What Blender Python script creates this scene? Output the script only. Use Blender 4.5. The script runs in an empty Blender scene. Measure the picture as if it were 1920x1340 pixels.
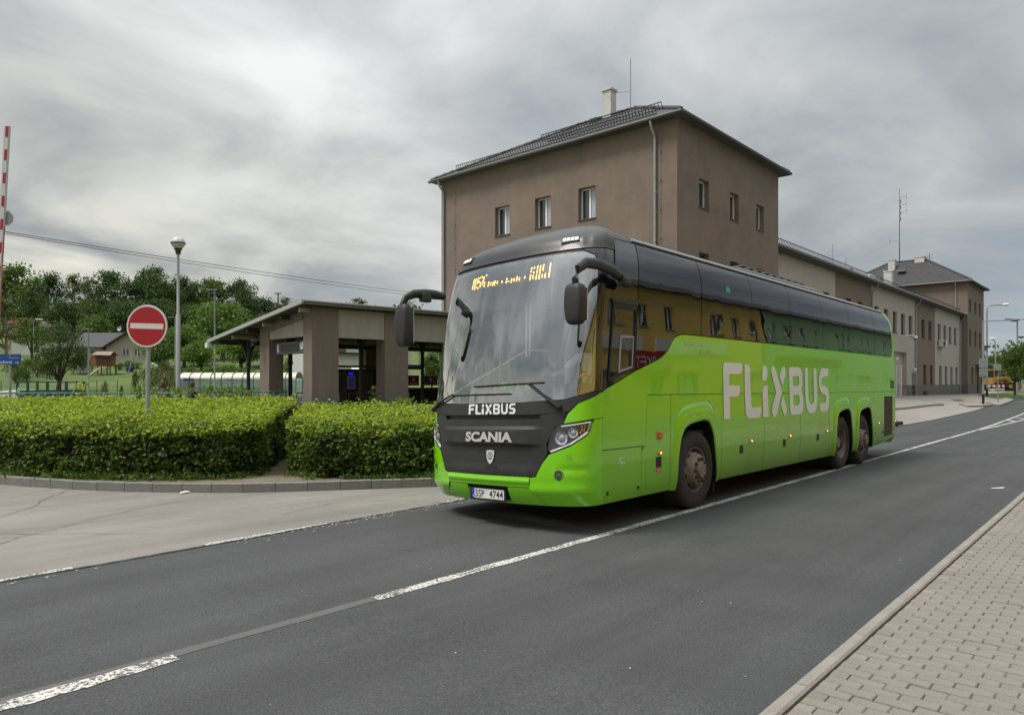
import bpy, bmesh, math, random
import numpy as np
from mathutils import Vector, Matrix, noise
from mathutils.geometry import tessellate_polygon
random.seed(7); np.random.seed(7)
sc = bpy.context.scene
COL = sc.collection
R = math.radians
# ---------------------------------------------------------------- camera, sky, sun, exposure
# world x runs along the street (away from the camera), world y across it to the left
FX, FY = .7428, .6695
cam = bpy.data.objects.new('camera', bpy.data.cameras.new('camera')); COL.objects.link(cam)
cam.location = (0, 0, 1.65)
cam.rotation_euler = (R(90), 0, math.atan2(FY, FX) - math.pi / 2)
cam.data.sensor_width = 36.0
cam.data.lens = 36.0 * 1320 / 1920
cam.data.shift_y = (716 - 670) / 1920
cam.data.clip_start = .05; cam.data.clip_end = 3000
sc.camera = cam
SUN_DIR = Vector((-.50, .26, 1.06)).normalized()     # from the ground towards the brighter part of the cloud
sun = bpy.data.objects.new('sun', bpy.data.lights.new('sun', 'SUN')); COL.objects.link(sun)
sun.data.energy = 1.5; sun.data.angle = R(20); sun.data.color = (1, .965, .91)
sun.rotation_euler = SUN_DIR.to_track_quat('Z', 'Y').to_euler()
world = bpy.data.worlds.new('World'); sc.world = world; world.use_nodes = True

def N(nt, kind, **kw):
    n = nt.nodes.new(kind)
    for k, v in kw.items():
        if k in n.inputs: n.inputs[k].default_value = v
        else: setattr(n, k, v)
    return n
def LK(nt, a, b): nt.links.new(a, b)
def vmath(nt, op, a=None, b=None):
    n = nt.nodes.new('ShaderNodeVectorMath'); n.operation = op
    for i, x in enumerate((a, b)):
        if x is None: continue
        if hasattr(x, 'is_output'): LK(nt, x, n.inputs[i])
        else: n.inputs[i].default_value = x
    return n
def fmath(nt, op, a=None, b=None, c=None, clamp=False):
    n = nt.nodes.new('ShaderNodeMath'); n.operation = op; n.use_clamp = clamp
    for i, x in enumerate((a, b, c)):
        if x is None: continue
        if hasattr(x, 'is_output'): LK(nt, x, n.inputs[i])
        else: n.inputs[i].default_value = x
    return n.outputs[0]
def ramp(nt, fac, stops):
    n = nt.nodes.new('ShaderNodeValToRGB'); LK(nt, fac, n.inputs[0])
    el = n.color_ramp.elements
    while len(el) < len(stops): el.new(.5)
    for e, (p, c) in zip(el, stops):
        e.position = p; e.color = (c, c, c, 1) if isinstance(c, (int, float)) else (*c, 1)
    return n.outputs[0]
def mixc(nt, fac, a, b, mode='MIX'):
    n = nt.nodes.new('ShaderNodeMix'); n.data_type = 'RGBA'; n.blend_type = mode
    for sock, x in ((n.inputs[0], fac), (n.inputs[6], a), (n.inputs[7], b)):
        if hasattr(x, 'is_output'): LK(nt, x, sock)
        elif isinstance(x, (int, float)): sock.default_value = x
        else: sock.default_value = (*x, 1)
    return n.outputs[2]

def build_sky():
    nt = world.node_tree; nt.nodes.clear()
    out = nt.nodes.new('ShaderNodeOutputWorld'); bg = nt.nodes.new('ShaderNodeBackground')
    sky = nt.nodes.new('ShaderNodeTexSky'); sky.sky_type = 'NISHITA'; sky.sun_disc = False
    sky.sun_elevation = math.asin(SUN_DIR.z); sky.sun_rotation = math.atan2(SUN_DIR.x, SUN_DIR.y)
    sky.dust_density = 2.5
    skyc = vmath(nt, 'SCALE', sky.outputs[0]); skyc.inputs[3].default_value = .09
    tc = nt.nodes.new('ShaderNodeTexCoord')
    d = vmath(nt, 'NORMALIZE', tc.outputs['Generated']).outputs[0]
    sep = nt.nodes.new('ShaderNodeSeparateXYZ'); LK(nt, d, sep.inputs[0])
    el = fmath(nt, 'MAXIMUM', sep.outputs[2], 0.0)
    inv = fmath(nt, 'DIVIDE', 1.0, fmath(nt, 'ADD', el, .21))
    uv = nt.nodes.new('ShaderNodeVectorMath'); uv.operation = 'SCALE'
    LK(nt, d, uv.inputs[0]); LK(nt, inv, uv.inputs[3])
    flat = vmath(nt, 'MULTIPLY', uv.outputs[0], (1, 1, 0)).outputs[0]
    n1 = N(nt, 'ShaderNodeTexNoise', Scale=.42, Detail=6.0, Roughness=.46, Distortion=.3)
    LK(nt, vmath(nt, 'ADD', flat, (1.1, 3.7, 1)).outputs[0], n1.inputs['Vector'])
    n2 = N(nt, 'ShaderNodeTexNoise', Scale=1.45, Detail=6.0, Roughness=.52, Distortion=.4)
    LK(nt, vmath(nt, 'ADD', flat, (2.3, 1.2, 1)).outputs[0], n2.inputs['Vector'])
    f = fmath(nt, 'ADD', fmath(nt, 'MULTIPLY', n1.outputs[0], .62), fmath(nt, 'MULTIPLY', n2.outputs[0], .38))
    cloud = ramp(nt, f, [(.40, (.140, .153, .163)), (.465, (.220, .234, .242)), (.535, (.325, .336, .334)), (.61, (.47, .485, .48))])
    # brighter, warmer band above the left horizon; bluer band above the right one
    low = fmath(nt, 'POWER', fmath(nt, 'SUBTRACT', 1.0, el, clamp=True), 5.0)
    azl = vmath(nt, 'DOT_PRODUCT', d, (-.28, .96, 0)).outputs['Value']
    azl = fmath(nt, 'POWER', fmath(nt, 'MAXIMUM', azl, 0.0), 3.0)
    warm = fmath(nt, 'MULTIPLY', fmath(nt, 'MULTIPLY', fmath(nt, 'POWER', low, .85), azl), 1.45, clamp=True)
    warm = fmath(nt, 'MULTIPLY', warm, ramp(nt, n2.outputs[0], [(.38, .12), (.60, 1.0)]))
    cloud = mixc(nt, warm, cloud, (.90, .86, .70))
    azr = fmath(nt, 'POWER', fmath(nt, 'MAXIMUM', vmath(nt, 'DOT_PRODUCT', d, (1.0, 0, 0)).outputs['Value'], 0.0), 5.0)
    gap = fmath(nt, 'MULTIPLY', fmath(nt, 'MULTIPLY', fmath(nt, 'POWER', low, 1.6), azr), ramp(nt, n2.outputs[0], [(.35, .9), (.62, .25)]))
    cloud = mixc(nt, gap, cloud, (.30, .375, .46))
    cover = ramp(nt, n2.outputs[0], [(.28, .80), (.45, .94)])
    col = mixc(nt, cover, skyc.outputs[0], cloud)
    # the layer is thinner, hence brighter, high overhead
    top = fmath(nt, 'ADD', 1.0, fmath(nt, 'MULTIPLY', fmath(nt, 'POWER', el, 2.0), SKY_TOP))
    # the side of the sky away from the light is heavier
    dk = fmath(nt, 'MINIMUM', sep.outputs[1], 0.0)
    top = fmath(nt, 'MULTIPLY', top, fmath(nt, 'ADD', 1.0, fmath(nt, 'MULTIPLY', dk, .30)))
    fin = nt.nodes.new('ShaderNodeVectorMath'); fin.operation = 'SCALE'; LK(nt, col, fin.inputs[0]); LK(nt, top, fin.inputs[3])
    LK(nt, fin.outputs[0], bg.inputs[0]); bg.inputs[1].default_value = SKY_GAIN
    LK(nt, bg.outputs[0], out.inputs[0])
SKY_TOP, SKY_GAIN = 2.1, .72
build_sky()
sc.view_settings.view_transform = 'Standard'; sc.view_settings.look = 'None'
sc.view_settings.exposure = 1.02; sc.view_settings.gamma = 1.0; sc.view_settings.use_curve_mapping = False
sc.cycles.use_denoising = True
sc.cycles.max_bounces = 8; sc.cycles.transparent_max_bounces = 24
sc.cycles.sample_clamp_indirect = 6

# ---------------------------------------------------------------- materials
MATS = {}
def mat(name, col, rough=.6, metal=0., var=0., vscale=3., bump=0., bscale=40., coat=0., spec=.5, col2=None, c2=(.45, .6), emit=0., coords='Object', grain=0., gscale=200., streak=0.):
    if name in MATS: return MATS[name]
    m = bpy.data.materials.new(name); m.use_nodes = True; nt = m.node_tree
    b = nt.nodes['Principled BSDF']
    b.inputs['Base Color'].default_value = (*col, 1); b.inputs['Roughness'].default_value = rough
    b.inputs['Metallic'].default_value = metal; b.inputs['Coat Weight'].default_value = coat
    b.inputs['Coat Roughness'].default_value = .03; b.inputs['Specular IOR Level'].default_value = spec
    tc = nt.nodes.new('ShaderNodeTexCoord')
    v = tc.outputs[coords]
    c = None
    if col2:
        n = N(nt, 'ShaderNodeTexNoise', Scale=vscale, Detail=6.0, Roughness=.6); LK(nt, v, n.inputs['Vector'])
        c = mixc(nt, ramp(nt, n.outputs[0], [(c2[0], 0.), (c2[1], 1.)]), col, col2)
    if var:
        n = N(nt, 'ShaderNodeTexNoise', Scale=vscale * 1.7, Detail=5.0, Roughness=.62); LK(nt, v, n.inputs['Vector'])
        f = ramp(nt, n.outputs[0], [(.3, 1 - var), (.7, 1 + var)])
        c = mixc(nt, 1.0, c if c is not None else col, f, 'MULTIPLY')
    if streak:
        mp = N(nt, 'ShaderNodeMapping'); LK(nt, v, mp.inputs[0]); mp.inputs['Scale'].default_value = (6, 6, .35)
        n = N(nt, 'ShaderNodeTexNoise', Scale=1.0, Detail=5.0, Roughness=.6); LK(nt, mp.outputs[0], n.inputs['Vector'])
        f = ramp(nt, n.outputs[0], [(.35, 1 - streak), (.6, 1.)])
        c = mixc(nt, 1.0, c if c is not None else col, f, 'MULTIPLY')
    if grain:
        n = N(nt, 'ShaderNodeTexNoise', Scale=gscale, Detail=2.0, Roughness=.7); LK(nt, v, n.inputs['Vector'])
        f = ramp(nt, n.outputs[0], [(.35, 1 - grain), (.65, 1 + grain)])
        c = mixc(nt, 1.0, c if c is not None else col, f, 'MULTIPLY')
    if c is not None: LK(nt, c, b.inputs['Base Color'])
    if bump:
        n = N(nt, 'ShaderNodeTexNoise', Scale=bscale, Detail=4.0, Roughness=.6); LK(nt, v, n.inputs['Vector'])
        bp = N(nt, 'ShaderNodeBump', Strength=bump, Distance=.02); LK(nt, n.outputs[0], bp.inputs['Height'])
        LK(nt, bp.outputs[0], b.inputs['Normal'])
    if emit:
        b.inputs['Emission Color'].default_value = (*col, 1); b.inputs['Emission Strength'].default_value = emit
    MATS[name] = m
    return m
def glassmat(name, tint, refl, body=(.01, .011, .012), wob=0., rough=.0, wscale=1.2, aniso=(1, 1, 1)):
    """thin glazing: part mirror, part tinted see-through"""
    if name in MATS: return MATS[name]
    m = bpy.data.materials.new(name); m.use_nodes = True; nt = m.node_tree; nt.nodes.clear()
    out = nt.nodes.new('ShaderNodeOutputMaterial')
    tr = N(nt, 'ShaderNodeBsdfTransparent', Color=(*tint, 1)); df = N(nt, 'ShaderNodeBsdfDiffuse', Color=(*body, 1))
    gl = N(nt, 'ShaderNodeBsdfGlossy', Roughness=rough, Color=(.97, .99, 1, 1))
    base = nt.nodes.new('ShaderNodeAddShader'); LK(nt, tr.outputs[0], base.inputs[0]); LK(nt, df.outputs[0], base.inputs[1])
    mx = nt.nodes.new('ShaderNodeMixShader')
    fr = N(nt, 'ShaderNodeLayerWeight', Blend=.5)
    f = fmath(nt, 'ADD', refl, fmath(nt, 'MULTIPLY', fmath(nt, 'POWER', fr.outputs['Facing'], 5.0), 1 - refl), clamp=True)
    LK(nt, f, mx.inputs[0]); LK(nt, base.outputs[0], mx.inputs[1]); LK(nt, gl.outputs[0], mx.inputs[2])
    if wob:
        tc = nt.nodes.new('ShaderNodeTexCoord')
        mp = nt.nodes.new('ShaderNodeMapping'); LK(nt, tc.outputs['Object'], mp.inputs[0]); mp.inputs['Scale'].default_value = aniso
        n = N(nt, 'ShaderNodeTexNoise', Scale=wscale, Detail=1.5, Roughness=.4, Distortion=.6); LK(nt, mp.outputs[0], n.inputs['Vector'])
        bp = N(nt, 'ShaderNodeBump', Strength=wob, Distance=.05); LK(nt, n.outputs[0], bp.inputs['Height']); LK(nt, bp.outputs[0], gl.inputs['Normal'])
    LK(nt, mx.outputs[0], out.inputs[0]); MATS[name] = m
    return m
def leafmat(name, c1, c2, c3=None, trans=.35):
    """c1..c2 by the leaf's own tint, c3 for fresh shoots"""
    if name in MATS: return MATS[name]
    m = bpy.data.materials.new(name); m.use_nodes = True; nt = m.node_tree; nt.nodes.clear()
    out = nt.nodes.new('ShaderNodeOutputMaterial')
    at = N(nt, 'ShaderNodeAttribute', attribute_name='tint')
    col = ramp(nt, at.outputs['Fac'], [(0., c1), (.55, c2), (1., c3 or c2)])
    pb = N(nt, 'ShaderNodeBsdfPrincipled', Roughness=.5); LK(nt, col, pb.inputs['Base Color']); pb.inputs['Specular IOR Level'].default_value = .35
    tl = nt.nodes.new('ShaderNodeBsdfTranslucent')
    LK(nt, mixc(nt, 1.0, col, (1.3, 1.5, .6), 'MULTIPLY'), tl.inputs[0])
    mx = nt.nodes.new('ShaderNodeMixShader'); mx.inputs[0].default_value = trans
    LK(nt, pb.outputs[0], mx.inputs[1]); LK(nt, tl.outputs[0], mx.inputs[2]); LK(nt, mx.outputs[0], out.inputs[0])
    MATS[name] = m
    return m

# ---------------------------------------------------------------- mesh helpers
def empty_mesh_obj(name, me, m=None, parent=None):
    o = bpy.data.objects.new(name, me); COL.objects.link(o)
    if m is not None and me is not None:
        if not me.materials: me.materials.append(m)
    if parent is not None:
        o.parent = parent
        if parent.get('_w') is None and parent.type == 'EMPTY' and parent.get('world_built'):
            o.matrix_parent_inverse = Matrix.Translation(-Vector(parent.location))
    return o
class MB:
    def __init__(s): s.v = []; s.f = []
    def add(s, vs, fs, M=None):
        n = len(s.v)
        if M is not None: vs = [tuple(M @ Vector(p)) for p in vs]
        s.v += [tuple(p) for p in vs]; s.f += [tuple(i + n for i in f) for f in fs]; return s
    def box(s, x0, y0, z0, x1, y1, z1, M=None):
        return s.add([(x0,y0,z0),(x1,y0,z0),(x1,y1,z0),(x0,y1,z0),(x0,y0,z1),(x1,y0,z1),(x1,y1,z1),(x0,y1,z1)],
                     [(0,3,2,1),(4,5,6,7),(0,1,5,4),(1,2,6,5),(2,3,7,6),(3,0,4,7)], M)
    def cbox(s, c, d, rz=0, M=None):
        T = Matrix.Translation(c) @ Matrix.Rotation(rz, 4, 'Z')
        if M is not None: T = M @ T
        return s.box(-d[0]/2, -d[1]/2, -d[2]/2, d[0]/2, d[1]/2, d[2]/2, T)
    def beam(s, p0, p1, w, h, up=(0, 0, 1)):
        p0 = Vector(p0); p1 = Vector(p1); x = (p1 - p0); L = x.length; x.normalize(); u = Vector(up)
        if abs(x.dot(u)) > .99: u = Vector((1, 0, 0))
        y = u.cross(x).normalized(); z = x.cross(y)
        M = Matrix(((x.x, y.x, z.x, p0.x), (x.y, y.y, z.y, p0.y), (x.z, y.z, z.z, p0.z), (0, 0, 0, 1)))
        return s.box(0, -w/2, -h/2, L, w/2, h/2, M)
    def tube(s, pts, rad, n=8, M=None, caps=True, flat=1.0, up=(0, 0, 1)):
        pts = [Vector(p) for p in pts]
        if isinstance(rad, (int, float)): rad = [rad] * len(pts)
        vs = []; fs = []
        for i, p in enumerate(pts):
            d = (pts[min(i + 1, len(pts) - 1)] - pts[max(i - 1, 0)]).normalized()
            u = Vector(up)
            if abs(d.dot(u)) > .97: u = Vector((1, 0, 0))
            a = d.cross(u).normalized(); b = a.cross(d).normalized()
            for k in range(n):
                t = 2 * math.pi * k / n
                vs.append(p + a * math.cos(t) * rad[i] * flat + b * math.sin(t) * rad[i])
        for i in range(len(pts) - 1):
            for k in range(n):
                k2 = (k + 1) % n
                fs.append((i*n + k, i*n + k2, (i+1)*n + k2, (i+1)*n + k))
        if caps: fs.append(tuple(range(n))[::-1]); fs.append(tuple((len(pts)-1)*n + k for k in range(n)))
        return s.add(vs, fs, M)
    def lathe(s, prof, n=24, M=None):
        vs = []; fs = []
        for r, z in prof:
            for k in range(n):
                t = 2 * math.pi * k / n; vs.append((r * math.cos(t), r * math.sin(t), z))
        for i in range(len(prof) - 1):
            for k in range(n):
                k2 = (k + 1) % n; fs.append((i*n + k, i*n + k2, (i+1)*n + k2, (i+1)*n + k))
        return s.add(vs, fs, M)
    def prism(s, poly, z0, z1, M=None):
        n = len(poly)
        tri = tessellate_polygon([[Vector((x, y, 0)) for x, y in poly]])
        vs = [(x, y, z0) for x, y in poly] + [(x, y, z1) for x, y in poly]
        fs = [tuple(t) for t in tri] + [tuple(i + n for i in t)[::-1] for t in tri]
        fs += [(i, (i+1) % n, n + (i+1) % n, n + i) for i in range(n)]
        return s.add(vs, fs, M)
    def mesh(s, name, smooth=False):
        me = bpy.data.meshes.new(name); me.from_pydata(s.v, [], s.f)
        me.validate()
        bm = bmesh.new(); bm.from_mesh(me); bmesh.ops.recalc_face_normals(bm, faces=bm.faces)
        if smooth:
            for e in bm.edges:
                if len(e.link_faces) == 2 and e.calc_face_angle(0) > R(38): e.smooth = False
            for f in bm.faces: f.smooth = True
        bm.to_mesh(me); bm.free()
        return me
    def build(s, name, m, parent=None, smooth=False, bevel=0):
        o = empty_mesh_obj(name, s.mesh(name, smooth), m, parent)
        if bevel:
            md = o.modifiers.new('bevel', 'BEVEL'); md.width = bevel; md.segments = 2; md.limit_method = 'ANGLE'
        return o
def tag(o, label=None, cat=None, group=None, kind=None):
    if label: o['label'] = label
    if cat: o['category'] = cat
    if group: o['group'] = group
    if kind: o['kind'] = kind
    return o
def thing(name, label, cat, loc=(0, 0, 0), rotz=0, group=None, local=False):
    """an Empty at the thing's base; its parts are written in world coordinates unless local"""
    o = bpy.data.objects.new(name, None); COL.objects.link(o); o.empty_display_size = .2
    o.location = loc; o.rotation_euler = (0, 0, rotz)
    if not local: o['world_built'] = 1
    return tag(o, label, cat, group)
def struct(o): o['kind'] = 'structure'; return o
def kids(o): return [c for c in bpy.data.objects if c.parent == o]
def dup(root, loc, rotz=None, label=None, group=None, scale=None):
    ch = kids(root)
    def cp(o, par):
        c = o.copy(); COL.objects.link(c); c.parent = par; return c
    r = cp(root, None); r.location = loc
    if rotz is not None: r.rotation_euler = (0, 0, rotz)
    if scale: r.scale = scale
    if label: r['label'] = label
    if group: r['group'] = group
    for c in ch:
        g = kids(c); c2 = cp(c, r)
        for x in g: cp(x, c2)
    return r
def text_polys(s, size=1.0, shear=0., bold=0.):
    cu = bpy.data.curves.new('t', 'FONT'); cu.body = s; cu.size = size; cu.shear = shear; cu.offset = bold
    cu.resolution_u = 3
    o = bpy.data.objects.new('t', cu); COL.objects.link(o)
    bpy.context.view_layer.update()
    me = bpy.data.meshes.new_from_object(o.evaluated_get(bpy.context.evaluated_depsgraph_get()))
    vs = [tuple(v.co[:2]) for v in me.vertices]; fs = [tuple(p.vertices) for p in me.polygons]
    bpy.data.objects.remove(o); bpy.data.curves.remove(cu); bpy.data.meshes.remove(me)
    x0 = min(v[0] for v in vs); x1 = max(v[0] for v in vs); y0 = min(v[1] for v in vs); y1 = max(v[1] for v in vs)
    return vs, fs, (x0, y0, x1, y1)
def text_on(name, s, mapf, x0, z0, x1, z1, m, parent, bold=0., shear=0., step=0):
    """lettering stretched into the rectangle (x0,z0)-(x1,z1) of a surface given by mapf(x, z)"""
    vs, fs, (a, b, c, d) = text_polys(s, 1.0, shear, bold)
    bm = bmesh.new()
    vv = [bm.verts.new((x0 + (x - a) / (c - a) * (x1 - x0), z0 + (y - b) / (d - b) * (z1 - z0), 0)) for x, y in vs]
    for f in fs:
        try: bm.faces.new([vv[i] for i in f])
        except ValueError: pass
    if step: cut_grid(bm, step, step)
    for v in bm.verts: v.co = mapf(v.co.x, v.co.y)
    me = bpy.data.meshes.new(name); bm.to_mesh(me); bm.free()
    return empty_mesh_obj(name, me, m, parent)
def cut_grid(bm, sx, sy):
    xs = [v.co.x for v in bm.verts]; ys = [v.co.y for v in bm.verts]
    for ax, lo, hi, st in ((0, min(xs), max(xs), sx), (1, min(ys), max(ys), sy)):
        if not st: continue
        k = math.floor(lo / st) + 1
        while k * st < hi:
            co = [0, 0, 0]; no = [0, 0, 0]; co[ax] = k * st; no[ax] = 1
            bmesh.ops.bisect_plane(bm, geom=bm.verts[:] + bm.edges[:] + bm.faces[:], plane_co=co, plane_no=no, dist=1e-6)
            k += 1
def panel(name, poly, mapf, m, parent=None, holes=(), sx=.1, sy=.1, thick=.02, smooth=True, flip=False):
    """a sheet cut to outline poly (with holes) in the 2D coordinates of a surface, carried onto it by mapf(x, y, inset), with rims of its own"""
    loops = [[Vector((x, y, 0)) for x, y in poly]] + [[Vector((x, y, 0)) for x, y in h] for h in holes]
    flat = [p for l in loops for p in l]
    bm = bmesh.new(); vv = [bm.verts.new(p) for p in flat]
    for t in tessellate_polygon(loops):
        try: bm.faces.new([vv[i] for i in t])
        except ValueError: pass
    cut_grid(bm, sx, sy)
    bmesh.ops.remove_doubles(bm, verts=bm.verts, dist=1e-5)
    bm.verts.index_update(); bm.verts.ensure_lookup_table()
    fl = [(v.co.x, v.co.y) for v in bm.verts]
    faces = [[v.index for v in f.verts] for f in bm.faces]
    rim = [(e.verts[0].index, e.verts[1].index) for e in bm.edges if len(e.link_faces) == 1]
    bm.free()
    vs = [mapf(x, y, 0.) for x, y in fl]; fs = list(faces); sm = [smooth] * len(fs)
    if thick:
        ids = sorted({i for r in rim for i in r}); a = {}
        for i in ids:
            a[i] = len(vs); vs.append(mapf(*fl[i], 0.)); vs.append(mapf(*fl[i], thick))
        for i, j in rim: fs.append((a[i], a[j], a[j] + 1, a[i] + 1)); sm.append(False)
    me = bpy.data.meshes.new(name); me.from_pydata(vs, [], fs); me.polygons.foreach_set('use_smooth', sm)
    return empty_mesh_obj(name, me, m, parent)
def sstep(x, a, b):
    t = min(max((x - a) / (b - a), 0.), 1.); return t * t * (3 - 2 * t)
# ---------------------------------------------------------------- ground
def site(X, Y):    # survey axes (across, ahead) -> world
    return (X * FY + Y * FX, -X * FX + Y * FY)
def gz(x, y):
    X = x * FY - y * FX; Y = x * FX + y * FY
    z = -.0065 * min(max(x, -40), 100)
    z += .9 * sstep(y, 8.5, 14.5) * sstep(x, 20, 56)
    z += .25 * sstep(y, 30, 60) * 0
    m = 1 - sstep(X + .10 * Y, -6, 4)
    h = .088 * max(0, min(Y, 115) - 57) + .105 * max(0, min(Y, 230) - 115)
    h -= .3 * sstep(Y, 57, 66) * (1 - sstep(Y, 66, 90))
    z += m * max(h, 0) + .15 * m * sstep(Y, 60, 80) * noise.noise(Vector((x * .08, y * .08, 0)))
    mr = sstep(X - .5 * Y, -10, 5) * sstep(Y, 150, 320)      # low rise far away on the right
    z += 3.0 * mr
    return z
m_ground = mat('rough_grass', (.075, .125, .022), .9, var=.3, vscale=.35, col2=(.10, .13, .03), bump=.4, bscale=6, grain=.25, gscale=9)
m_asph = mat('asphalt', (.064, .065, .067), .86, var=.13, vscale=.45, bump=.6, bscale=60, grain=.32, gscale=80, spec=.35)
m_apron = mat('old_pale_asphalt', (.222, .208, .186), .88, var=.11, vscale=.30, bump=.4, bscale=80, grain=.14, gscale=120, spec=.3, col2=(.195, .184, .166))
def tracks(m, sc_, amt, rot=0.):
    '''long faint bands worn by wheels'''
    nt = m.node_tree; b = nt.nodes['Principled BSDF']; src = b.inputs['Base Color'].links[0].from_socket
    g_ = nt.nodes.new('ShaderNodeNewGeometry'); mp = nt.nodes.new('ShaderNodeMapping'); LK(nt, g_.outputs['Position'], mp.inputs[0]); mp.inputs['Scale'].default_value = sc_; mp.inputs['Rotation'].default_value = (0, 0, rot)
    n = N(nt, 'ShaderNodeTexNoise', Scale=1.0, Detail=5.0, Roughness=.6, Distortion=.2); LK(nt, mp.outputs[0], n.inputs['Vector'])
    LK(nt, mixc(nt, 1.0, src, ramp(nt, n.outputs[0], [(.32, 1 - amt), (.68, 1 + amt)]), 'MULTIPLY'), b.inputs['Base Color'])
tracks(m_asph, (.07, 1.6, 0), .17); tracks(m_apron, (.25, 2.2, 0), .13, .5)
m_plaza = mat('pale_paving', (.27, .248, .22), .9, var=.10, vscale=.5, grain=.12, gscale=30, bump=.3, bscale=20)
m_conc = mat('kerb_concrete', (.265, .242, .215), .9, var=.16, vscale=2.2, grain=.16, gscale=90, bump=.5, bscale=60)
m_kerbdirty = mat('old_kerb_concrete', (.19, .185, .165), .92, var=.22, vscale=2.6, grain=.18, gscale=80, bump=.6, bscale=50)
m_paver = mat('paver_concrete', (.30, .262, .215), .92, var=.13, vscale=1.7, grain=.16, gscale=110, bump=.7, bscale=90, coords='Generated') if False else None
def paver_mat():
    m = mat('paver_concrete', (.262, .234, .208), .93, var=.10, vscale=.9, grain=.15, gscale=110, bump=.7, bscale=90)
    nt = m.node_tree; b = nt.nodes['Principled BSDF']; src = b.inputs['Base Color'].links[0].from_socket
    geo = nt.nodes.new('ShaderNodeNewGeometry')
    n = N(nt, 'ShaderNodeTexNoise', Scale=.8, Detail=5.0, Roughness=.65); LK(nt, geo.outputs['Position'], n.inputs['Vector'])
    c = mixc(nt, ramp(nt, n.outputs[0], [(.38, 0.), (.62, 1.)]), src, mixc(nt, 1.0, src, (.90, .93, .90), 'MULTIPLY'))
    c = mixc(nt, 1.0, c, ramp(nt, geo.outputs['Random Per Island'], [(0., .84), (1., 1.12)]), 'MULTIPLY')
    LK(nt, c, b.inputs['Base Color']); return m
m_paver = paver_mat()
m_joint = mat('sandy_joint', (.155, .14, .11), .95, var=.25, vscale=4, col2=(.09, .105, .05), grain=.3, gscale=60)
m_soil = mat('dry_soil', (.17, .14, .10), .95, var=.25, vscale=1.5, grain=.35, gscale=45, bump=.8, bscale=25, col2=(.09, .10, .04), c2=(.5, .7))
m_lawn = mat('mown_lawn', (.064, .105, .014), .9, var=.28, vscale=.22, col2=(.10, .135, .026), c2=(.46, .72), grain=.22, gscale=8, bump=.3, bscale=10)

def terrain():
    Xs = [-260, -200, -160, -130, -105, -85, -70] + [x * 3.0 - 60 for x in range(0, 37)] + [52, 60, 70, 85, 105, 130, 165, 210, 280, 380]
    Ys = [-120, -80, -50, -30, -18, -10, -5, 0, 3, 6, 9, 12, 15, 18, 21, 24, 28, 32, 36, 40, 45, 50, 54, 57] + [60 + 5 * i for i in range(0, 20)] + [165, 175, 190, 205, 220, 230, 260, 320, 420, 600, 900, 1400]
    mb = MB(); nx = len(Xs)
    for Y in Ys:
        for X in Xs:
            x, y = site(X * (1 if Y < 300 else Y / 300), Y)
            near = 1 - sstep(Y, 100, 140)
            mb.v.append((x, y, gz(x, y) - .12 * near - .02))
    for j in range(len(Ys) - 1):
        for i in range(nx - 1): mb.f.append((j*nx + i, j*nx + i + 1, (j+1)*nx + i + 1, (j+1)*nx + i))
    o = mb.build('ground', m_ground, smooth=True); struct(o)
terrain()
def sheet(name, poly, m, dz=0., st=3., parent=None, thick=0., zf=gz):
    o = panel(name, poly, lambda x, y, d=0.: (x, y, zf(x, y) + dz - d), m, parent, sx=st, sy=st, thick=thick, smooth=True)
    return o
# the carriageway: right edge at the kerb, left edge against the pale apron, opening out beyond the bus
RL = [(-40, 6.9), (-10, 6.95), (0, 7.0), (3.3, 7.12), (7, 7.3), (20, 7.55), (32, 7.75), (40, 7.9), (60, 9.0), (75, 10.2), (120, 14), (300, 30)]
road_poly = [(-40, 1.36), (14, 1.36), (40, 1.2), (90, -1), (300, -14)] + RL[::-1]
struct(sheet('road', road_poly, m_asph, 0.0))
apron = [(-40, 6.9), (-10, 6.95), (0, 7.0), (3.3, 7.12), (7, 7.3), (20, 7.55), (32, 7.75), (34.5, 8.1), (40, 9.6), (47, 11.5), (47, 15), (25, 14.3), (18, 9.6), (8.2, 8.3), (7.63, 8.63), (7.22, 8.89), (6.41, 9.4), (5.61, 9.96), (4.9, 10.58),
         (4.31, 11.28), (3.79, 12.06), (3.39, 12.89), (2.95, 13.96), (2.5, 15.5), (2.2, 18), (2.0, 24), (-40, 24)]
struct(sheet('paved_apron', apron, m_apron, -.004, 2.0))
# broken edge of the new asphalt laid over the apron
def seam_strip():
    mb = MB(); rnd = random.Random(3); prev = None
    x = -6.
    while x < 33:
        yb = np.interp(x, [p[0] for p in RL], [p[1] for p in RL])
        w = .02 + .025 * rnd.random()
        cur = ((x, yb - .02, gz(x, yb) + .006), (x, yb + w * .7, gz(x, yb) + .006))
        if prev: mb.add([prev[0], cur[0], cur[1], prev[1]], [(0, 1, 2, 3)])
        prev = cur; x += .11
    o = mb.build('tar_joint', mat('tar', (.018, .018, .018), .7)); struct(o)
seam_strip()
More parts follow.
